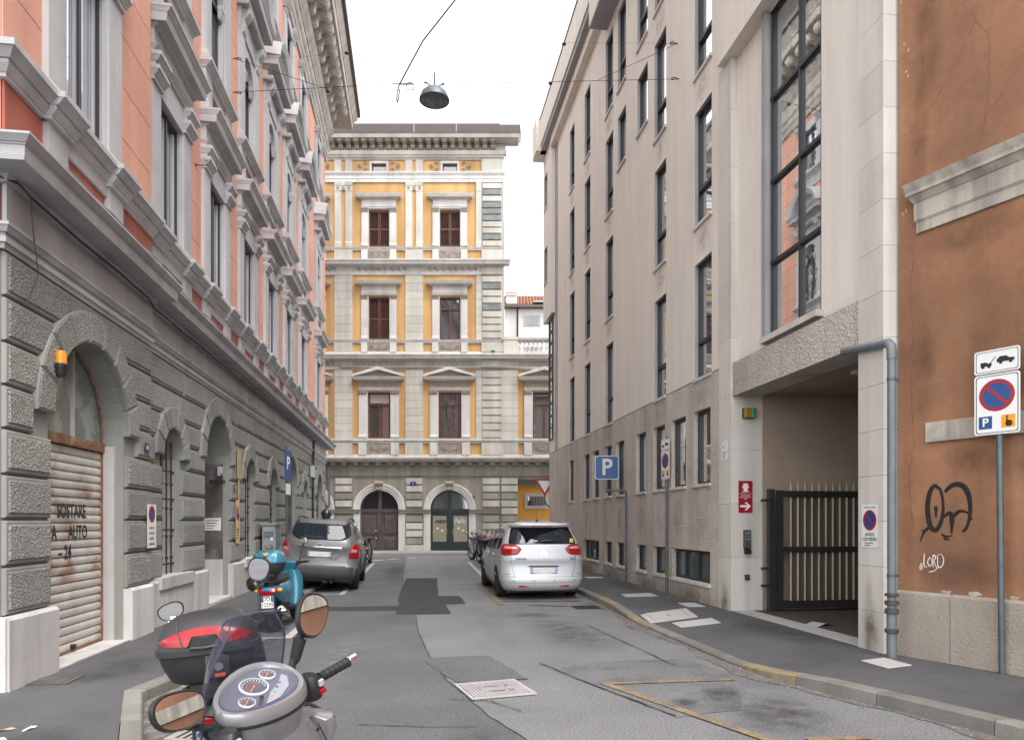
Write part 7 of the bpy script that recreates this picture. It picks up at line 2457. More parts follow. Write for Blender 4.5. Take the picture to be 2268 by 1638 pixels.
hm = thing('crash_helmet', 'dark motorcycle helmet resting on the roof of the off-roader', 'helmet', (-2.16, 17.95, 1.765), R(20))
part('shell', MB().ball((0, 0, .115), .13, .15, .125, 20, 12), mat('helmet_paint', (0.02, 0.022, 0.03), 0.15, var=0.05, coat=0.8), hm, smooth='all')
part('visor', MB().ball((.035, 0, .115), .105, .13, .075, 16, 8), glass_mat('visor', (0.10, 0.11, 0.12), 0.06), hm, smooth='all')
part('rim', MB().lathe([(.115, 0), (.118, .02), (.10, .02)], n=20), PLASTB, hm)
# ================================================================== SCOOTERS AND MOTORCYCLES
def mxf(b, M):
    b.v = [tuple(M @ Vector(p)) for p in b.v]
    return b


def ell(cx, cy, z, rx, ry, n=16, p=2.3, tilt=0.0, roll=0.0):
    """Superellipse ring at height z; tilt raises the front, roll the right side."""
    out = []
    for i in range(n):
        t = 2 * math.pi * i / n
        c, s = math.cos(t), math.sin(t)
        x = rx * math.copysign(abs(c) ** (2 / p), c)
        y = ry * math.copysign(abs(s) ** (2 / p), s)
        out.append((cx + x, cy + y, z + y * tilt + x * roll))
    return out


def small_wheel(parent, y, r, w_, name='wheel', M=None):
    a = w_ / 2
    wh_ = link(name, None, parent)
    fix = (lambda b: mxf(b, M)) if M is not None else (lambda b: b)
    part('tyre', fix(MB().lathe([(r * .72, -a * .7), (r * .86, -a), (r * .96, -a * .7), (r, -a * .2), (r, a * .2), (r * .96, a * .7), (r * .86, a), (r * .72, a * .7)], (0, y, r), 28, 'x')), RUBBER, wh_, smooth=True)
    b = MB().lathe([(r * .74, -a * .7), (r * .74, a * .7), (r * .66, a * .6), (r * .66, -a * .6), (r * .74, -a * .7)], (0, y, r), 24, 'x')
    b.lathe([(.05, -a * .9), (.05, a * .9)], (0, y, r), 12, 'x')
    for k in range(5):
        t = 2 * math.pi * k / 5
        b.tube([(0, y + .04 * math.cos(t), r + .04 * math.sin(t)), (0, y + r * .7 * math.cos(t), r + r * .7 * math.sin(t))], [.02, .014], 6)
    part('rim', fix(b), ALU, wh_)
    part('brake_disc', fix(MB().lathe([(r * .55, -a * .75), (r * .55, -a * .7)], (0, y, r), 18, 'x')), CHROME, wh_)
    return wh_


def mirror(parent, base, head, rx, rz, yaw, roll, M, stem_r=.008, face=None, pitch=0.0):
    """Stem from base to head, then an oval head whose glass looks back at the rider (-y), turned by yaw about z."""
    mi = link('mirror', None, parent)
    base, head = Vector(base), Vector(head)
    tip = head + Vector((-math.sin(roll) * rz * .7, .028, -math.cos(roll) * rz * .7))
    mid = base.lerp(tip, .55) + Vector((0, .015, .0))
    part('stem', mxf(MB().tube([base, base.lerp(tip, .15) + Vector((0, 0, .02)), mid, tip], [stem_r * 1.9, stem_r * 1.3, stem_r * 1.2, stem_r * 1.8], 8), M), PLASTB, mi, smooth=True)
    T = Matrix.Translation(head) @ Matrix.Rotation(yaw, 4, 'Z') @ Matrix.Rotation(pitch, 4, 'X') @ Matrix.Rotation(roll, 4, 'Y')
    rings = []
    def ov(k, y):
        out = []
        for i in range(24):
            t = 2 * math.pi * i / 24
            c, s = math.cos(t), math.sin(t)
            out.append((rx * k * math.copysign(abs(c) ** .8, c) * (1 + .10 * s), y, rz * k * math.copysign(abs(s) ** .85, s)))
        return out
    shell = MB().loft([ov(.93, -.012), ov(1.0, -.014), ov(1.05, -.004), ov(1.04, .012), ov(.85, .035), ov(.45, .048)])
    part('housing', mxf(shell, M @ T), PLASTB, mi, smooth=True)
    g = MB()
    o = ov(.92, -.0135)
    g.add(o, [tuple(range(24))[::-1]])
    part('glass', mxf(g, M @ T), MIRROR, mi)
    return mi


def topcase(parent, y, z, w_, l, h, lid_m, base_m, style):
    """Rear luggage case: lower tray, lid and what is fixed on its back."""
    tc = link('top_case', None, parent)
    a, c = w_ / 2, l / 2
    tray = MB().loft([ell(0, y, z, a * .62, c * .66, 24, 3), ell(0, y, z + .02, a * .78, c * .80, 24, 3), ell(0, y, z + h * .28, a * .92, c * .93, 24, 3.2), ell(0, y, z + h * .46, a * .98, c * .98, 24, 3.2)])
    part('tray', tray, base_m, tc, smooth=True)
    part('rim', MB().loft([ell(0, y, z + h * .44, a * 1.0, c * 1.0, 24, 3.2), ell(0, y, z + h * .45, a * 1.03, c * 1.03, 24, 3.2), ell(0, y, z + h * .53, a * 1.03, c * 1.03, 24, 3.2), ell(0, y, z + h * .54, a * 1.0, c * 1.0, 24, 3.2)]), base_m if style == 'black' else lid_m, tc, smooth=True)
    lid = MB().loft([ell(0, y, z + h * .53, a * .99, c * .99, 24, 3.2), ell(0, y, z + h * .70, a * .95, c * .96, 24, 3), ell(0, y + .01, z + h * .86, a * .84, c * .86, 24, 2.8), ell(0, y + .02, z + h * .96, a * .62, c * .66, 24, 2.6), ell(0, y + .03, z + h, a * .30, c * .34, 24, 2.3)])
    part('lid', lid, lid_m, tc, smooth=True)

    def back(x, zz, o=.004):
        f = (zz - z) / h
        ky = lerp_tbl([(0, .66), (.1, .85), (.3, .94), (.5, 1.0), (.54, .99), (.70, .96), (.86, .86), (.96, .66)], f)
        kx = lerp_tbl([(0, .62), (.1, .85), (.3, .92), (.5, 1.0), (.54, .99), (.70, .95), (.86, .84), (.96, .62)], f)
        t = min(.985, abs(x) / (a * kx))
        p = 3.0
        return y - c * ky * (1 - t ** p) ** (1 / p) - o + lerp_tbl([(0, 0), (.7, 0), (.86, .01), (1, .03)], f)

    def decal(name, poly, m, o=.004, n=6):
        cx = sum(p[0] for p in poly) / len(poly)
        cz = sum(p[1] for p in poly) / len(poly)
        d = []
        for i, p in enumerate(poly):
            q = poly[(i + 1) % len(poly)]
            k_ = max(1, int(math.hypot(p[0] - q[0], p[1] - q[1]) / .02))
            d += [(p[0] + (q[0] - p[0]) * k / k_, p[1] + (q[1] - p[1]) * k / k_) for k in range(k_)]
        rings = [[(cx + (x - cx) * f, back(cx + (x - cx) * f, cz + (zz - cz) * f, o), cz + (zz - cz) * f) for x, zz in d] for f in [1 - k / n for k in range(n)]]
        return part(name, MB().loft(rings), m, tc, smooth='all')
    if style == 'black':
        rr_ = []
        for i in range(41):
            f = -1 + i / 20
            q = abs(f)
            zlo = .58 + .05 * max(0, q - .36) if q > .36 else (.72 if q < .26 else .72 - .14 * (q - .26) / .10)
            zhi = .83 - .17 * q ** 2.2
            if q > .85: zlo = zlo + (zhi - zlo) * (q - .85) / .15 * .8
            x = f * a * .90
            rr_.append([(x, back(x, z + h * (zlo + (zhi - zlo) * k / 5), .005), z + h * (zlo + (zhi - zlo) * k / 5)) for k in range(6)])
        part('reflector', MB().loft(rr_, close=False), REDLENS, tc, smooth='all')
        decal('handle_recess', [(-a * .33, z + h * .57), (a * .33, z + h * .57), (a * .24, z + h * .70), (-a * .24, z + h * .70)], BLACKP, .004)
        part('grab_handle', MB().tube([(-a * .26, back(-a * .26, z + h * .56, .012), z + h * .56), (0, back(0, z + h * .55, .016), z + h * .55), (a * .26, back(a * .26, z + h * .56, .012), z + h * .56)], .010, 6), base_m, tc)
        decal('lock_panel', [(-a * .02, z + h * .06), (a * .42, z + h * .08), (a * .42, z + h * .43), (-a * .02, z + h * .43)], PLASTG, .004)
        part('lock', MB().lathe([(.022, -.012), (.022, .02), (.0, .02)], (a * .22, back(a * .22, z + h * .25, 0) + .0, z + h * .25), 14, 'y'), CHROME, tc)
        part('release_button', MB().box(a * .12, a * .33, back(a * .2, z + h * .12, .012), back(a * .2, z + h * .12, -.01), z + h * .09, z + h * .15), mat('orange_red_button', (0.6, 0.09, 0.03), 0.4), tc, bevel=.006)
        for s in (-1, 1):
            part('lid_trim', MB().tube([(s * a * (.40 + .02 * k), back(s * a * (.40 + .02 * k), z + h * (.57 + .05 * k), .006), z + h * (.57 + .05 * k)) for k in range(8)], .0035, 5), PLASTG, tc)
    else:
        part('lock', MB().lathe([(.022, -.01), (.022, .02), (.0, .02)], (0, back(0, z + h * .40, 0), z + h * .40), 14, 'y'), CHROME, tc)
        decal('badge', [(-.03, z + h * .68), (.03, z + h * .68), (.03, z + h * .74), (-.03, z + h * .74)], PLASTB, .004)
        decal('sticker', [(-.012, z + h * .78), (.012, z + h * .78), (.05, z + h * .88), (-.05, z + h * .88)], YELLP, .004)
        for s in (-1, 1):
            part('lid_ridge', MB().tube([(s * a * .42, back(s * a * .42, z + h * .58, .0), z + h * .58), (s * a * .5, back(s * a * .50, z + h * .74, .0), z + h * .74), (s * a * .62, back(s * a * .62, z + h * .84, 0), z + h * .84)], .012, 6), lid_m, tc, smooth=True)
    part('carrier', MB().box(-.10, .10, y - .14, y + .16, z - .04, z).box(-.03, .03, y - .1, y + .3, z - .09, z - .04), PLASTB, tc)
    return tc


def scooter(label, loc, rotz, lean, steer, paint, cat='scooter', name='motor_scooter', case=None, screen=None, plate=None, seat_m=PLASTB, tail_w=.17, group=None, wheel_r=.235, mirrors=True, dash=False, far=False, mir=None):
    t = thing(name, label, cat, loc, rot=(0, -lean, rotz), group=group)
    t.rotation_mode = 'XYZ'
    piv = Vector((0, .50, 0))
    M = Matrix.Translation(piv) @ Matrix.Rotation(steer, 4, 'Z') @ Matrix.Translation(-piv)
    Wr, Wf = -.64, .70
    small_wheel(t, Wr, wheel_r, .13)
    small_wheel(t, Wf, wheel_r, .11, M=M)
    # tail and flanks
    part('rear_body', MB().loft([ell(0, -.30, .42, .17, .30), ell(0, -.36, .52, .20, .42), ell(0, -.42, .62, .205, .50, tilt=.06), ell(0, -.46, .70, .18, .52, tilt=.08), ell(0, -.46, .74, .14, .48, tilt=.08)]), paint, t, smooth=True)
    part('underseat', MB().loft([ell(0, -.25, .30, .12, .22), ell(0, -.28, .45, .14, .30)]), PLASTB, t, smooth=True)
    part('seat', MB().loft([ell(0, -.34, .735, .14, .46, tilt=.05), ell(0, -.34, .77, .155, .47, tilt=.06), ell(0, -.36, .81, .14, .44, tilt=.08), ell(0, -.38, .825, .09, .36, tilt=.08)]), seat_m, t, smooth=True)
    part('floorboard', MB().loft([ell(0, .14, .27, .17, .30, p=3.5), ell(0, .14, .32, .19, .32, p=3.5)]), PLASTB, t, smooth=True)
    part('engine', MB().box(-.16, .02, -.62, -.22, .20, .42).lathe([(.12, -.17), (.12, -.10)], (0, -.5, .30), 14, 'x'), IRON, t)
    part('swing_arm', MB().tube([(.09, -.25, .30), (.10, -.64, .235)], .03, 8), IRON, t)
    ex = part('exhaust', MB().tube([(.05, -.2, .22), (.13, -.35, .2), (.16, -.5, .25), (.17, -.86, .36)], [.022, .025, .055, .06], 14), mat('exhaust_metal', (0.30, 0.27, 0.23), 0.35, 0.85, var=0.2, vscale=12), t, smooth=True)
    part('exhaust_tip', MB().tube([(.17, -.85, .357), (.172, -.90, .375)], [.045, .038], 14), CHROME, ex)
    part('exhaust_mouth', MB().tube([(.172, -.899, .3745), (.172, -.903, .376)], .025, 12), BLACKP, ex)
    part('rear_shock', MB().tube([(.11, -.60, .30), (.12, -.50, .62)], .018, 8), IRON, t)
    for k in range(7):
        part('spring_coil', MB().lathe([(.032, -.006), (.032, .006)], (.1125 + .0011 * k, -.58 + .011 * k, .36 + .035 * k), 10), PLASTB, t) if not far else None
    part('rear_mudguard', MB().loft([[(x, y, z) for x in (-.075, .075)] for y, z in ((-.52, .54), (-.70, .54), (-.86, .46), (-.93, .32), (-.94, .30))], close=False), PLASTB, t)
    part('plate_holder', MB().box(-.11, .11, -.945, -.925, .34, .62), PLASTB, t)
    tl = part('tail_light', MB().loft([ell(0, -.90, .60, tail_w * .7, .05), ell(0, -.905, .64, tail_w, .06), ell(0, -.88, .685, tail_w * .9, .06)]), REDLENS, t, smooth=True)
    for s in (-1, 1):
        part('indicator', MB().ball((s * (tail_w + .015), -.86, .655), .045, .05, .03, 10, 6), ORLENS if not dash else CLEARL, t, smooth=True)
        part('grab_rail', MB().tube([(s * .13, -.62, .76), (s * .15, -.82, .78), (s * .10, -.92, .79)], .014, 6), PLASTB, t, smooth=True)
    part('grab_rail_bridge', MB().tube([(-.10, -.92, .79), (.10, -.92, .79)], .014, 6), PLASTB, t)
    if plate:
        npl = part('number_plate', MB().box(-.088, .088, -.951, -.946, .40, .577), WHITEP, t)
        part('plate_band', MB().box(-.086, -.056, -.953, -.951, .49, .575), BLUEP, npl)
        part('plate_band', MB().box(.056, .086, -.953, -.951, .49, .575), BLUEP, npl)
        part('plate_lamp', MB().box(-.05, .05, -.965, -.945, .58, .60), REDLENS, npl)
        if plate != 'blank':
            text_part('digits', plate[0], .085, BLACKP, npl, (0, -.953, .533), (R(90), 0, 0), sx=.9)
            text_part('digits', plate[1], .085, BLACKP, npl, (0, -.953, .447), (R(90), 0, 0), sx=.85)
    # front apron and leg shield
    part('leg_shield', mxf(MB().loft([ell(0, .40, .30, .16, .08), ell(0, .43, .45, .20, .09), ell(0, .46, .62, .215, .095), ell(0, .47, .78, .20, .10), ell(0, .46, .88, .15, .10)]), Matrix.Identity(4)), paint, t, smooth=True)
    part('nose', mxf(MB().loft([ell(0, .52, .34, .10, .10), ell(0, .58, .50, .16, .12), ell(0, .58, .66, .18, .12), ell(0, .54, .82, .15, .10), ell(0, .50, .90, .10, .08)]), Matrix.Identity(4)), paint, t, smooth=True)
    part('front_mudguard', mxf(MB().loft([[(x, Wf + (wheel_r + .035) * math.cos(a), wheel_r + (wheel_r + .035) * math.sin(a)) for x in (-.07, -.04, .04, .07)] for a in [R(20 + 14 * k) for k in range(10)]], close=False), M), paint, t, smooth=True)
    for s in (-1, 1):
        part('fork_leg', mxf(MB().tube([(s * .075, Wf, wheel_r), (s * .07, Wf - .10, wheel_r + .38), (s * .05, .53, .80)], .02, 8), M), IRON, t, smooth=True)
    part('head_light', mxf(MB().ball((0, .60, .93), .10, .06, .07, 14, 8), M), CLEARL, t, smooth='all')
    # handlebar
    part('handlebar_cover', mxf(MB().loft([ell(0, .47, .88, .10, .09), ell(0, .47, .95, .16, .11), ell(0, .46, 1.0, .17, .11), ell(0, .46, 1.03, .10, .07)]), M), paint if not dash else PLASTG, t, smooth=True)
    for s in (-1, 1):
        part('handlebar', mxf(MB().tube([(s * .10, .44, .985), (s * .22, .41, 1.0), (s * .36, .37, 1.01)], .013, 8), M), BLACKM, t)
        part('grip', mxf(MB().tube([(s * .225, .408, 1.0), (s * .235, .405, 1.0), (s * .35, .372, 1.01), (s * .36, .37, 1.01)], [.02, .018, .018, .02], 12), M), RUBBER, t, smooth=True)
        part('bar_end', mxf(MB().tube([(s * .36, .37, 1.01), (s * .395, .36, 1.012)], [.017, .018], 12), M), CHROME, t, smooth=True)
        part('brake_lever', mxf(MB().tube([(s * .18, .46, .99), (s * .26, .47, .985), (s * .36, .425, .985)], .007, 6), M), ALU if not far else BLACKM, t, smooth=True)
        part('switch_box', mxf(MB().box(min(s * .16, s * .225), max(s * .16, s * .225), .375, .445, .965, 1.025), M), PLASTB, t, bevel=.008)
        if mirrors:
            mm_ = (mir or {}).get(s, {})
            mirror(t, (s * .20, .44, 1.02), mm_.get('head', (s * .33, .45, 1.26)), mm_.get('rx', .062), mm_.get('rz', .048), mm_.get('yaw', s * -.1), mm_.get('roll', 0), M, face=None, pitch=mm_.get('pitch', 0))
    if screen:
        rings = []
        for k in range(8):
            f = k / 7
            hw = screen[0] * (1 - .35 * f * f)
            z = 1.0 + screen[1] * f
            rings.append([(hw * math.sin(a), .60 - .16 * f - .10 * (1 - math.cos(a)), z - .0) for a in [R(-62 + 124 * i / 12) for i in range(13)]])
        part('windscreen', mxf(MB().loft(rings, close=False), M), screen[2], t, smooth='all')
    part('side_stand', MB().tube([(-.10, -.05, .24), (-.20, -.02, .02)], .012, 6), IRON, t)
    if case:
        topcase(t, *case)
    return t


TINT = mat('smoked_screen', (0.04, 0.045, 0.075), 0.05, var=0.0, alpha=0.52, spec=0.6)
CLEARS = mat('clear_screen', (0.5, 0.52, 0.55), 0.06, var=0.0, alpha=0.25, spec=0.7)
SILP = mat('scooter_silver_paint', (0.30, 0.295, 0.31), 0.33, 0.55, var=0.04, coat=0.6)
BLUEPNT = mat('scooter_blue_paint', (0.028, 0.165, 0.245), 0.25, 0.15, var=0.05, coat=0.7)
BLKP = mat('scooter_black_paint', (0.016, 0.016, 0.018), 0.25, 0.1, var=0.1, coat=0.6)
CASEB = mat('matt_black_case', (0.028, 0.028, 0.03), 0.5, var=0.1, vscale=10, bump=0.08, bscale=300, bdist=0.001)

# black scooter with the red banded luggage case
blk = scooter('black scooter with a large black luggage case banded in red, rear to the camera', (-1.15, 4.86, 0), R(9), R(5), R(-3), BLKP, case=(-.80, .825, .52, .42, .37, CASEB, CASEB, 'black'), plate='blank', tail_w=.15,
              mir={1: dict(head=(.22, .47, 1.32), rx=.075, rz=.085, yaw=-.10, roll=.3), -1: dict(head=(-.40, .50, 1.08), rx=.085, rz=.06, yaw=.15, roll=-.3)})
# blue scooter
blu = scooter('blue scooter with blue and black luggage case parked beyond the black one', (-2.06, 11.75, 0), R(-4), R(3), R(-8), BLUEPNT, case=(-.74, .90, .48, .42, .36, BLUEPNT, CASEB, 'blue'), plate=('DD-', '12295'), tail_w=.15, screen=(.22, .28, CLEARS),
              mir={1: dict(head=(.27, .46, 1.36), rx=.075, rz=.055, yaw=.1, roll=.2)})
bh = thing('crash_helmet', 'black helmet hanging at the flank of the blue scooter', 'helmet', (-2.36, 11.0, .62), R(15))
part('shell', MB().ball((0, 0, .13), .14, .16, .13, 18, 10), BLKP, bh, smooth='all')
part('visor', MB().ball((.02, -.05, .13), .115, .12, .08, 14, 8), glass_mat('visor', ()), bh, smooth='all')

# ---------------------------------------------------------------- the silver scooter right in front of the camera
LEAN = R(14)
sil = thing('motor_scooter', 'silver scooter nearest the camera with round dials and smoked windscreen', 'scooter', (-.071, 2.636, 0), rot=(0, -LEAN, R(59.7)))
M0 = Matrix.Translation((0, .36, 0)) @ Matrix.Rotation(R(0), 4, 'Z') @ Matrix.Translation((0, -.36, 0))
small_wheel(sil, -.72, .25, .14)
small_wheel(sil, .80, .25, .12, M=M0)
part('rear_body', MB().loft([ell(0, -.40, .40, .18, .30), ell(0, -.46, .52, .21, .44), ell(0, -.50, .64, .20, .52, tilt=.05), ell(0, -.52, .70, .16, .50, tilt=.06)]), SILP, sil, smooth=True)
part('seat', MB().loft([ell(0, -.42, .69, .16, .48, tilt=.04), ell(0, -.42, .74, .17, .48, tilt=.05), ell(0, -.44, .775, .13, .42, tilt=.06)]), PLASTB, sil, smooth=True)
part('floorboard', MB().loft([ell(0, .08, .28, .19, .30, p=3.5), ell(0, .08, .34, .20, .32, p=3.5)]), PLASTB, sil, smooth=True)
part('fork', mxf(MB().tube([(-.08, .80, .25), (-.07, .68, .62)], .022, 8).tube([(.08, .80, .25), (.07, .68, .62)], .022, 8), M0), IRON, sil)
part('front_mudguard', mxf(MB().loft([[(x, .80 + .29 * math.cos(a), .25 + .29 * math.sin(a)) for x in (-.075, -.04, .04, .075)] for a in [R(15 + 14 * k) for k in range(10)]], close=False), M0), SILP, sil, smooth=True)
# tall leg shield and glove box under the dash
part('leg_shield', MB().loft([ell(0, .36, .30, .20, .08, 20, 3), ell(0, .40, .50, .255, .10, 20, 3), ell(0, .42, .70, .265, .12, 20, 3), ell(0, .43, .84, .235, .13, 20, 3), ell(0, .43, .93, .19, .13, 20, 2.8)]), SILP, sil, smooth=True)
part('nose', MB().loft([ell(0, .58, .40, .14, .12, 20), ell(0, .62, .58, .22, .16, 20), ell(0, .62, .76, .24, .17, 20), ell(0, .56, .90, .21, .14, 20), ell(0, .50, .98, .15, .10, 20)]), SILP, sil, smooth=True)
for s in (-1, 1):
    part('cowl_wing', MB().loft([ell(s * .25, .50, .70, .07, .14), ell(s * .285, .49, .80, .075, .16), ell(s * .28, .47, .86, .06, .14), ell(s * .25, .46, .885, .03, .09)]), SILP, sil, smooth=True)
    part('wing_edge', MB().tube([(s * .33, .36, .83), (s * .345, .48, .87), (s * .30, .60, .87)], .008, 6), PLASTB, sil, smooth=True)
part('glove_box', MB().loft([ell(0, .31, .55, .16, .03, 20, 4), ell(0, .29, .62, .17, .035, 20, 4), ell(0, .29, .78, .16, .035, 20, 4), ell(0, .31, .84, .13, .03, 20, 4)]), mat('scooter_warm_grey', (0.20, 0.19, 0.19), 0.4, 0.3, var=0.05), sil, smooth=True)
part('ignition_lock', MB().lathe([(.022, .0), (.022, .01)], (-.12, .30, .93), 14), BLACKP, sil)
part('maker_plate', MB().box(.10, .2, .285, .29, .72, .80), PLASTG, sil)
# dash cowl: an oval pod tipped towards the rider
TILT = .34
ZP = .055
def pod(z, rx, ry, y=.40):
    r_ = ell(0, 0, 0, rx * .80, ry * .74, 28, 2.05)
    out = []
    for (a_, b_, _) in r_:
        k = 1 + .22 * a_ / (rx * .80)          # egg shape, wider towards the throttle side
        out.append((a_, y + b_ * k, z + ZP + b_ * k * TILT))
    return out
part('dash_cowl', mxf(MB().loft([ell(0, .43, .88, .145, .10, 28, 2.3), ell(0, .42, .98, .165, .115, 28, 2.3, tilt=.25), pod(1.02, .235, .165), pod(1.05, .236, .168), pod(1.066, .225, .158), pod(1.064, .205, .138), pod(1.052, .20, .133)]), M0), SILP, sil, smooth=True)
part('dash_groove', mxf(MB().loft([pod(1.012, .2365, .1665), pod(1.018, .2395, .1695), pod(1.024, .2365, .1675)]), M0), BLACKP, sil, smooth=True)
DF = mat('dial_face', (0.055, 0.058, 0.095), 0.35, var=0.05)
DL = mat('pale_dial_trim', (0.50, 0.52, 0.58), 0.3, 0.2)
cl = link('instrument_cluster', None, sil)
part('face', mxf(MB().loft([pod(1.050, .197, .131), pod(1.0565, .197, .131)]), M0), DF, cl)
TM = Matrix.Translation((0, .40, 1.0575 + ZP)) @ Matrix.Rotation(math.atan(TILT), 4, 'X')
def dial(x, y, r, lab):
    d = part('dial', mxf(MB().lathe([(r, 0), (r, .004)], (x, y, 0), 30), M0 @ TM), mat('dark_dial', (0.02, 0.022, 0.035), 0.3), cl)
    part('bezel', mxf(MB().lathe([(r, 0), (r * 1.14, .002), (r * 1.14, .008), (r, .010), (r, 0)], (x, y, 0), 30), M0 @ TM), DL, d, smooth=True)
    b = MB()
    n = 17 if r > .04 else 9
    for k in range(n):
        a = R(215 - 250 * k / (n - 1))
        c, s = math.cos(a), math.sin(a)
        b.add([(x + c * r * .78 - s * .0012, y + s * r * .78 + c * .0012, .0046), (x + c * r * .94 - s * .0012, y + s * r * .94 + c * .0012, .0046), (x + c * r * .94 + s * .0012, y + s * r * .94 - c * .0012, .0046), (x + c * r * .78 + s * .0012, y + s * r * .78 - c * .0012, .0046)], [(0, 1, 2, 3)])
    part('tick_marks', mxf(b, M0 @ TM), WHITEP, d, kind='stuff')
    a = R(205)
    part('needle', mxf(MB().tube([(x - math.cos(a) * r * .15, y - math.sin(a) * r * .15, .007), (x + math.cos(a) * r * .8, y + math.sin(a) * r * .8, .007)], [.003, .0012], 5), M0 @ TM), mat('needle_orange', (0.8, 0.16, 0.03), 0.4), d)
    part('red_arc', mxf(MB().tube([(x + r * .55 * math.cos(R(200 - 10 * k)), y + r * .55 * math.sin(R(200 - 10 * k)), .0048) for k in range(22)], .0012, 4), M0 @ TM), mat('dial_red', (0.5, 0.08, 0.03), 0.5), d)
    return d


dial(.0, .018, .046, 'speed')
dial(.088, .033, .027, 'fuel')
dial(-.084, -.026, .026, 'clock')
part('warning_strip', mxf(MB().prism([(-.046, -.078), (.015, -.044), (.076, -.028), (.125, .0), (.13, -.023), (.09, -.065), (.015, -.088)], .001, .0035, 'z'), M0 @ TM), mat('warning_strip', (0.25, 0.26, 0.30), 0.35), cl)
for k, m_ in enumerate((mat('needle_orange', ()), mat('green_mark', ()) if 'green_mark' in MATS else WHITEP, BLUEP, REDP)):
    part('warning_lamp', mxf(MB().lathe([(.006, .0035), (.006, .005)], (.0 + .027 * k, -.063 + .011 * k, 0), 10), M0 @ TM), m_, cl)
part('knob', mxf(MB().lathe([(.008, .002), (.008, .02), (0, .02)], (-.042, -.052, 0), 10).lathe([(.006, .002), (.006, .016), (0, .016)], (-.058, -.061, 0), 10), M0 @ TM), BLACKP, cl)
part('cover_glass', mxf(MB().loft([pod(1.066, .203, .136), pod(1.074, .19, .125), pod(1.079, .12, .08)]), M0), mat('clear_cover', (0.75, 0.77, 0.85), 0.03, var=0.0, alpha=0.05, spec=0.35), cl, smooth='all')
# windscreen
rings = []
for k in range(10):
    f = k / 9
    hw = .20 * (1 - .06 * f - 1.5 * max(0, f - .62) ** 1.4)
    z0 = 1.075 + .30 * f
    rings.append([(hw * math.sin(a) / math.sin(R(62)), .60 - .13 * f - .20 * (1 - math.cos(a)), z0 - .14 * (1 - math.cos(a)) * (1 - f)) for a in [R(-62 + 124 * i / 14) for i in range(15)]])
ws = part('windscreen', mxf(MB().loft(rings, close=False), M0), TINT, sil, smooth='all')
edge_ = [r_[0] for r_ in rings] + rings[-1][1:-1] + [r_[-1] for r_ in rings[::-1]]
part('screen_edge', mxf(MB().tube(edge_, .004, 5), M0), mat('screen_edge', (0.05, 0.05, 0.09), 0.2), ws, smooth=True)
part('screen_mount', mxf(MB().tube([(-.15, .50, .99), (-.175, .50, 1.05)], .016, 6).tube([(.15, .50, 1.0), (.175, .50, 1.05)], .016, 6), M0), PLASTB, sil)
# handlebar ends, switches, mirrors
for s in (-1, 1):
    part('handlebar', mxf(MB().tube([(s * .12, .38, 1.03), (s * .20, .35, 1.04), (s * .44, .29, 1.05)], .013, 8), M0), BLACKM, sil)
    part('grip', mxf(MB().tube([(s * .255, .336, 1.042), (s * .265, .334, 1.043), (s * .38, .305, 1.048), (s * .395, .301, 1.049)], [.023, .0195, .0195, .022], 14), M0), RUBBER, sil, smooth=True)
    for k in range(5):
        q = .30 + .022 * k
        part('grip_rib', mxf(MB().tube([(s * (q - .02), .330 - (q - .30) * .25, 1.0435 + (q - .30) * .04), (s * (q - .008), .327 - (q - .30) * .25, 1.044 + (q - .30) * .04)], .0205, 12), M0), PLASTB, sil)
    part('bar_end', mxf(MB().tube([(s * .395, .301, 1.049), (s * .40, .30, 1.049), (s * .435, .291, 1.051)], [.017, .0215, .0215], 14), M0), CHROME, sil, smooth=True)
    part('switch_box', mxf(MB().loft([ell(s * .21, .35, .98, .035, .04), ell(s * .215, .35, 1.01, .042, .048), ell(s * .215, .35, 1.055, .040, .046), ell(s * .21, .35, 1.075, .025, .03)]), M0), PLASTB, sil, smooth=True)
    part('switch', mxf(MB().box(s * .22 - .012, s * .22 + .012, .295, .308, 1.03, 1.056), M0), FRAMEW, sil, bevel=.003)
    part('switch', mxf(MB().box(s * .22 - .015, s * .22 + .015, .293, .308, 1.0, 1.02), M0), REDP if s > 0 else YELLP, sil, bevel=.003)
    part('brake_lever', mxf(MB().tube([(s * .20, .41, 1.02), (s * .28, .40, 1.015), (s * .41, .345, 1.02)], .008, 6), M0), ALU, sil, smooth=True)
part('sticker', mxf(MB().loft([[(.11, .44, 1.115), (.155, .41, 1.10)], [(.13, .475, 1.12), (.17, .44, 1.10)]], close=False), M0), mat('green_white_sticker', (0.55, 0.65, 0.58), 0.5, stain=0.9, stcol=(0.02, 0.14, 0.09), stscale=40, var=0), sil)
mirror(sil, (.20, .42, 1.075), (.33, .385, 1.27), .063, .086, R(-18), R(30), M0, .010, pitch=R(-13))
part('mirror_boot', mxf(MB().tube([(.215, .425, 1.10), (.235, .42, 1.125), (.272, .412, 1.195)], [.010, .021, .026], 10), M0), RUBBER, sil, smooth=True)
mirror(sil, (-.16, .40, 1.03), (-.30, .44, 1.185), .086, .060, R(-11), R(12), M0, .010, pitch=R(-16))
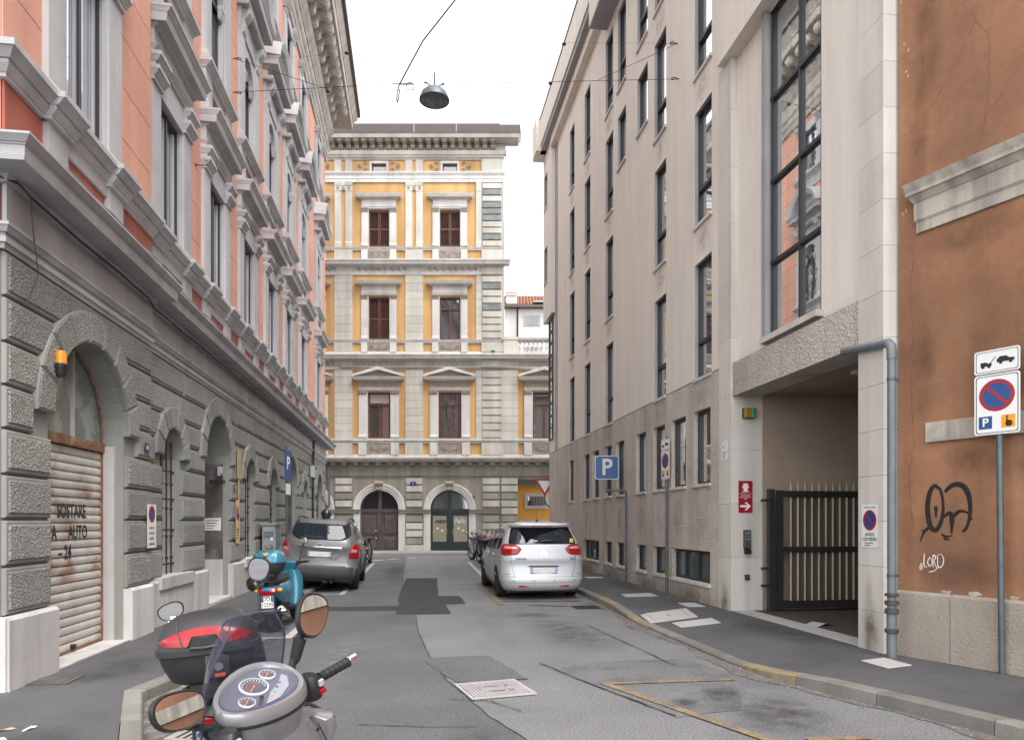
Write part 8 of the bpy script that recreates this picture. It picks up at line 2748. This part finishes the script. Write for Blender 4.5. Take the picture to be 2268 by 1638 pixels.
part('mirror_boot', mxf(MB().tube([(-.18, .405, 1.045), (-.215, .41, 1.065)], [.014, .024], 10), M0), RUBBER, sil, smooth=True)
part('side_stand', MB().tube([(-.10, -.05, .26), (-.24, -.02, .03)], .012, 6), IRON, sil)
for s in (-1, 1):
    part('brake_cable', MB().tube([(s * .19, .40, 1.02), (s * .17, .46, .99), (s * .13, .50, .93), (s * .10, .52, .86)], .006, 6), RUBBER, sil, smooth=True)
    part('body_seam', MB().tube([(s * .17, .305, .90), (s * .215, .315, .80), (s * .24, .325, .66), (s * .235, .32, .52)], .0025, 4), BLACKP, sil)
    for q in ((.19, .86), (.23, .62)):
        part('screw', MB().lathe([(.008, 0), (.008, .004), (0, .004)], (s * q[0], .325, q[1]), 8, 'y'), IRON, sil)

# ---------------------------------------------------------------- bikes farther up the street
PURP = mat('bike_purple_paint', (0.03, 0.022, 0.05), 0.25, 0.2, coat=.6)
scooter('black scooter with glossy black case parked beyond the off-roader', (-1.83, 28.2, 0), R(-6), R(4), R(-4), BLKP, case=(-.74, .80, .42, .38, .28, BLKP, BLKP, 'blue'), plate='blank', far=True, mir={1: dict(head=(.38, .46, 1.30), rx=.07, rz=.05)})
scooter('motorcycle with black top case, farthest of the three by the white line', (2.78, 30.3, 0), R(14), R(5), R(12), mat('bike_grey_paint', (0.2, 0.2, 0.21), 0.3, 0.3, coat=.5), 'motorcycle', 'motorcycle', case=(-.68, .86, .46, .40, .28, CASEB, CASEB, 'blue'), plate='blank', far=True, wheel_r=.29, screen=(.2, .34, CLEARS))
scooter('motorcycle with small red lidded case, middle of the three by the white line', (2.82, 27.7, 0), R(10), R(5), R(8), PURP, 'motorcycle', 'motorcycle', case=(-.70, .86, .34, .34, .24, mat('case_red', (0.38, 0.012, 0.02), 0.3, coat=.4), CASEB, 'blue'), plate='blank', far=True, wheel_r=.28)
scooter('dark motorcycle nearest the silver car of the three by the white line', (2.78, 25.6, 0), R(8), R(5), R(8), BLKP, 'motorcycle', 'motorcycle', plate='blank', far=True, wheel_r=.28)
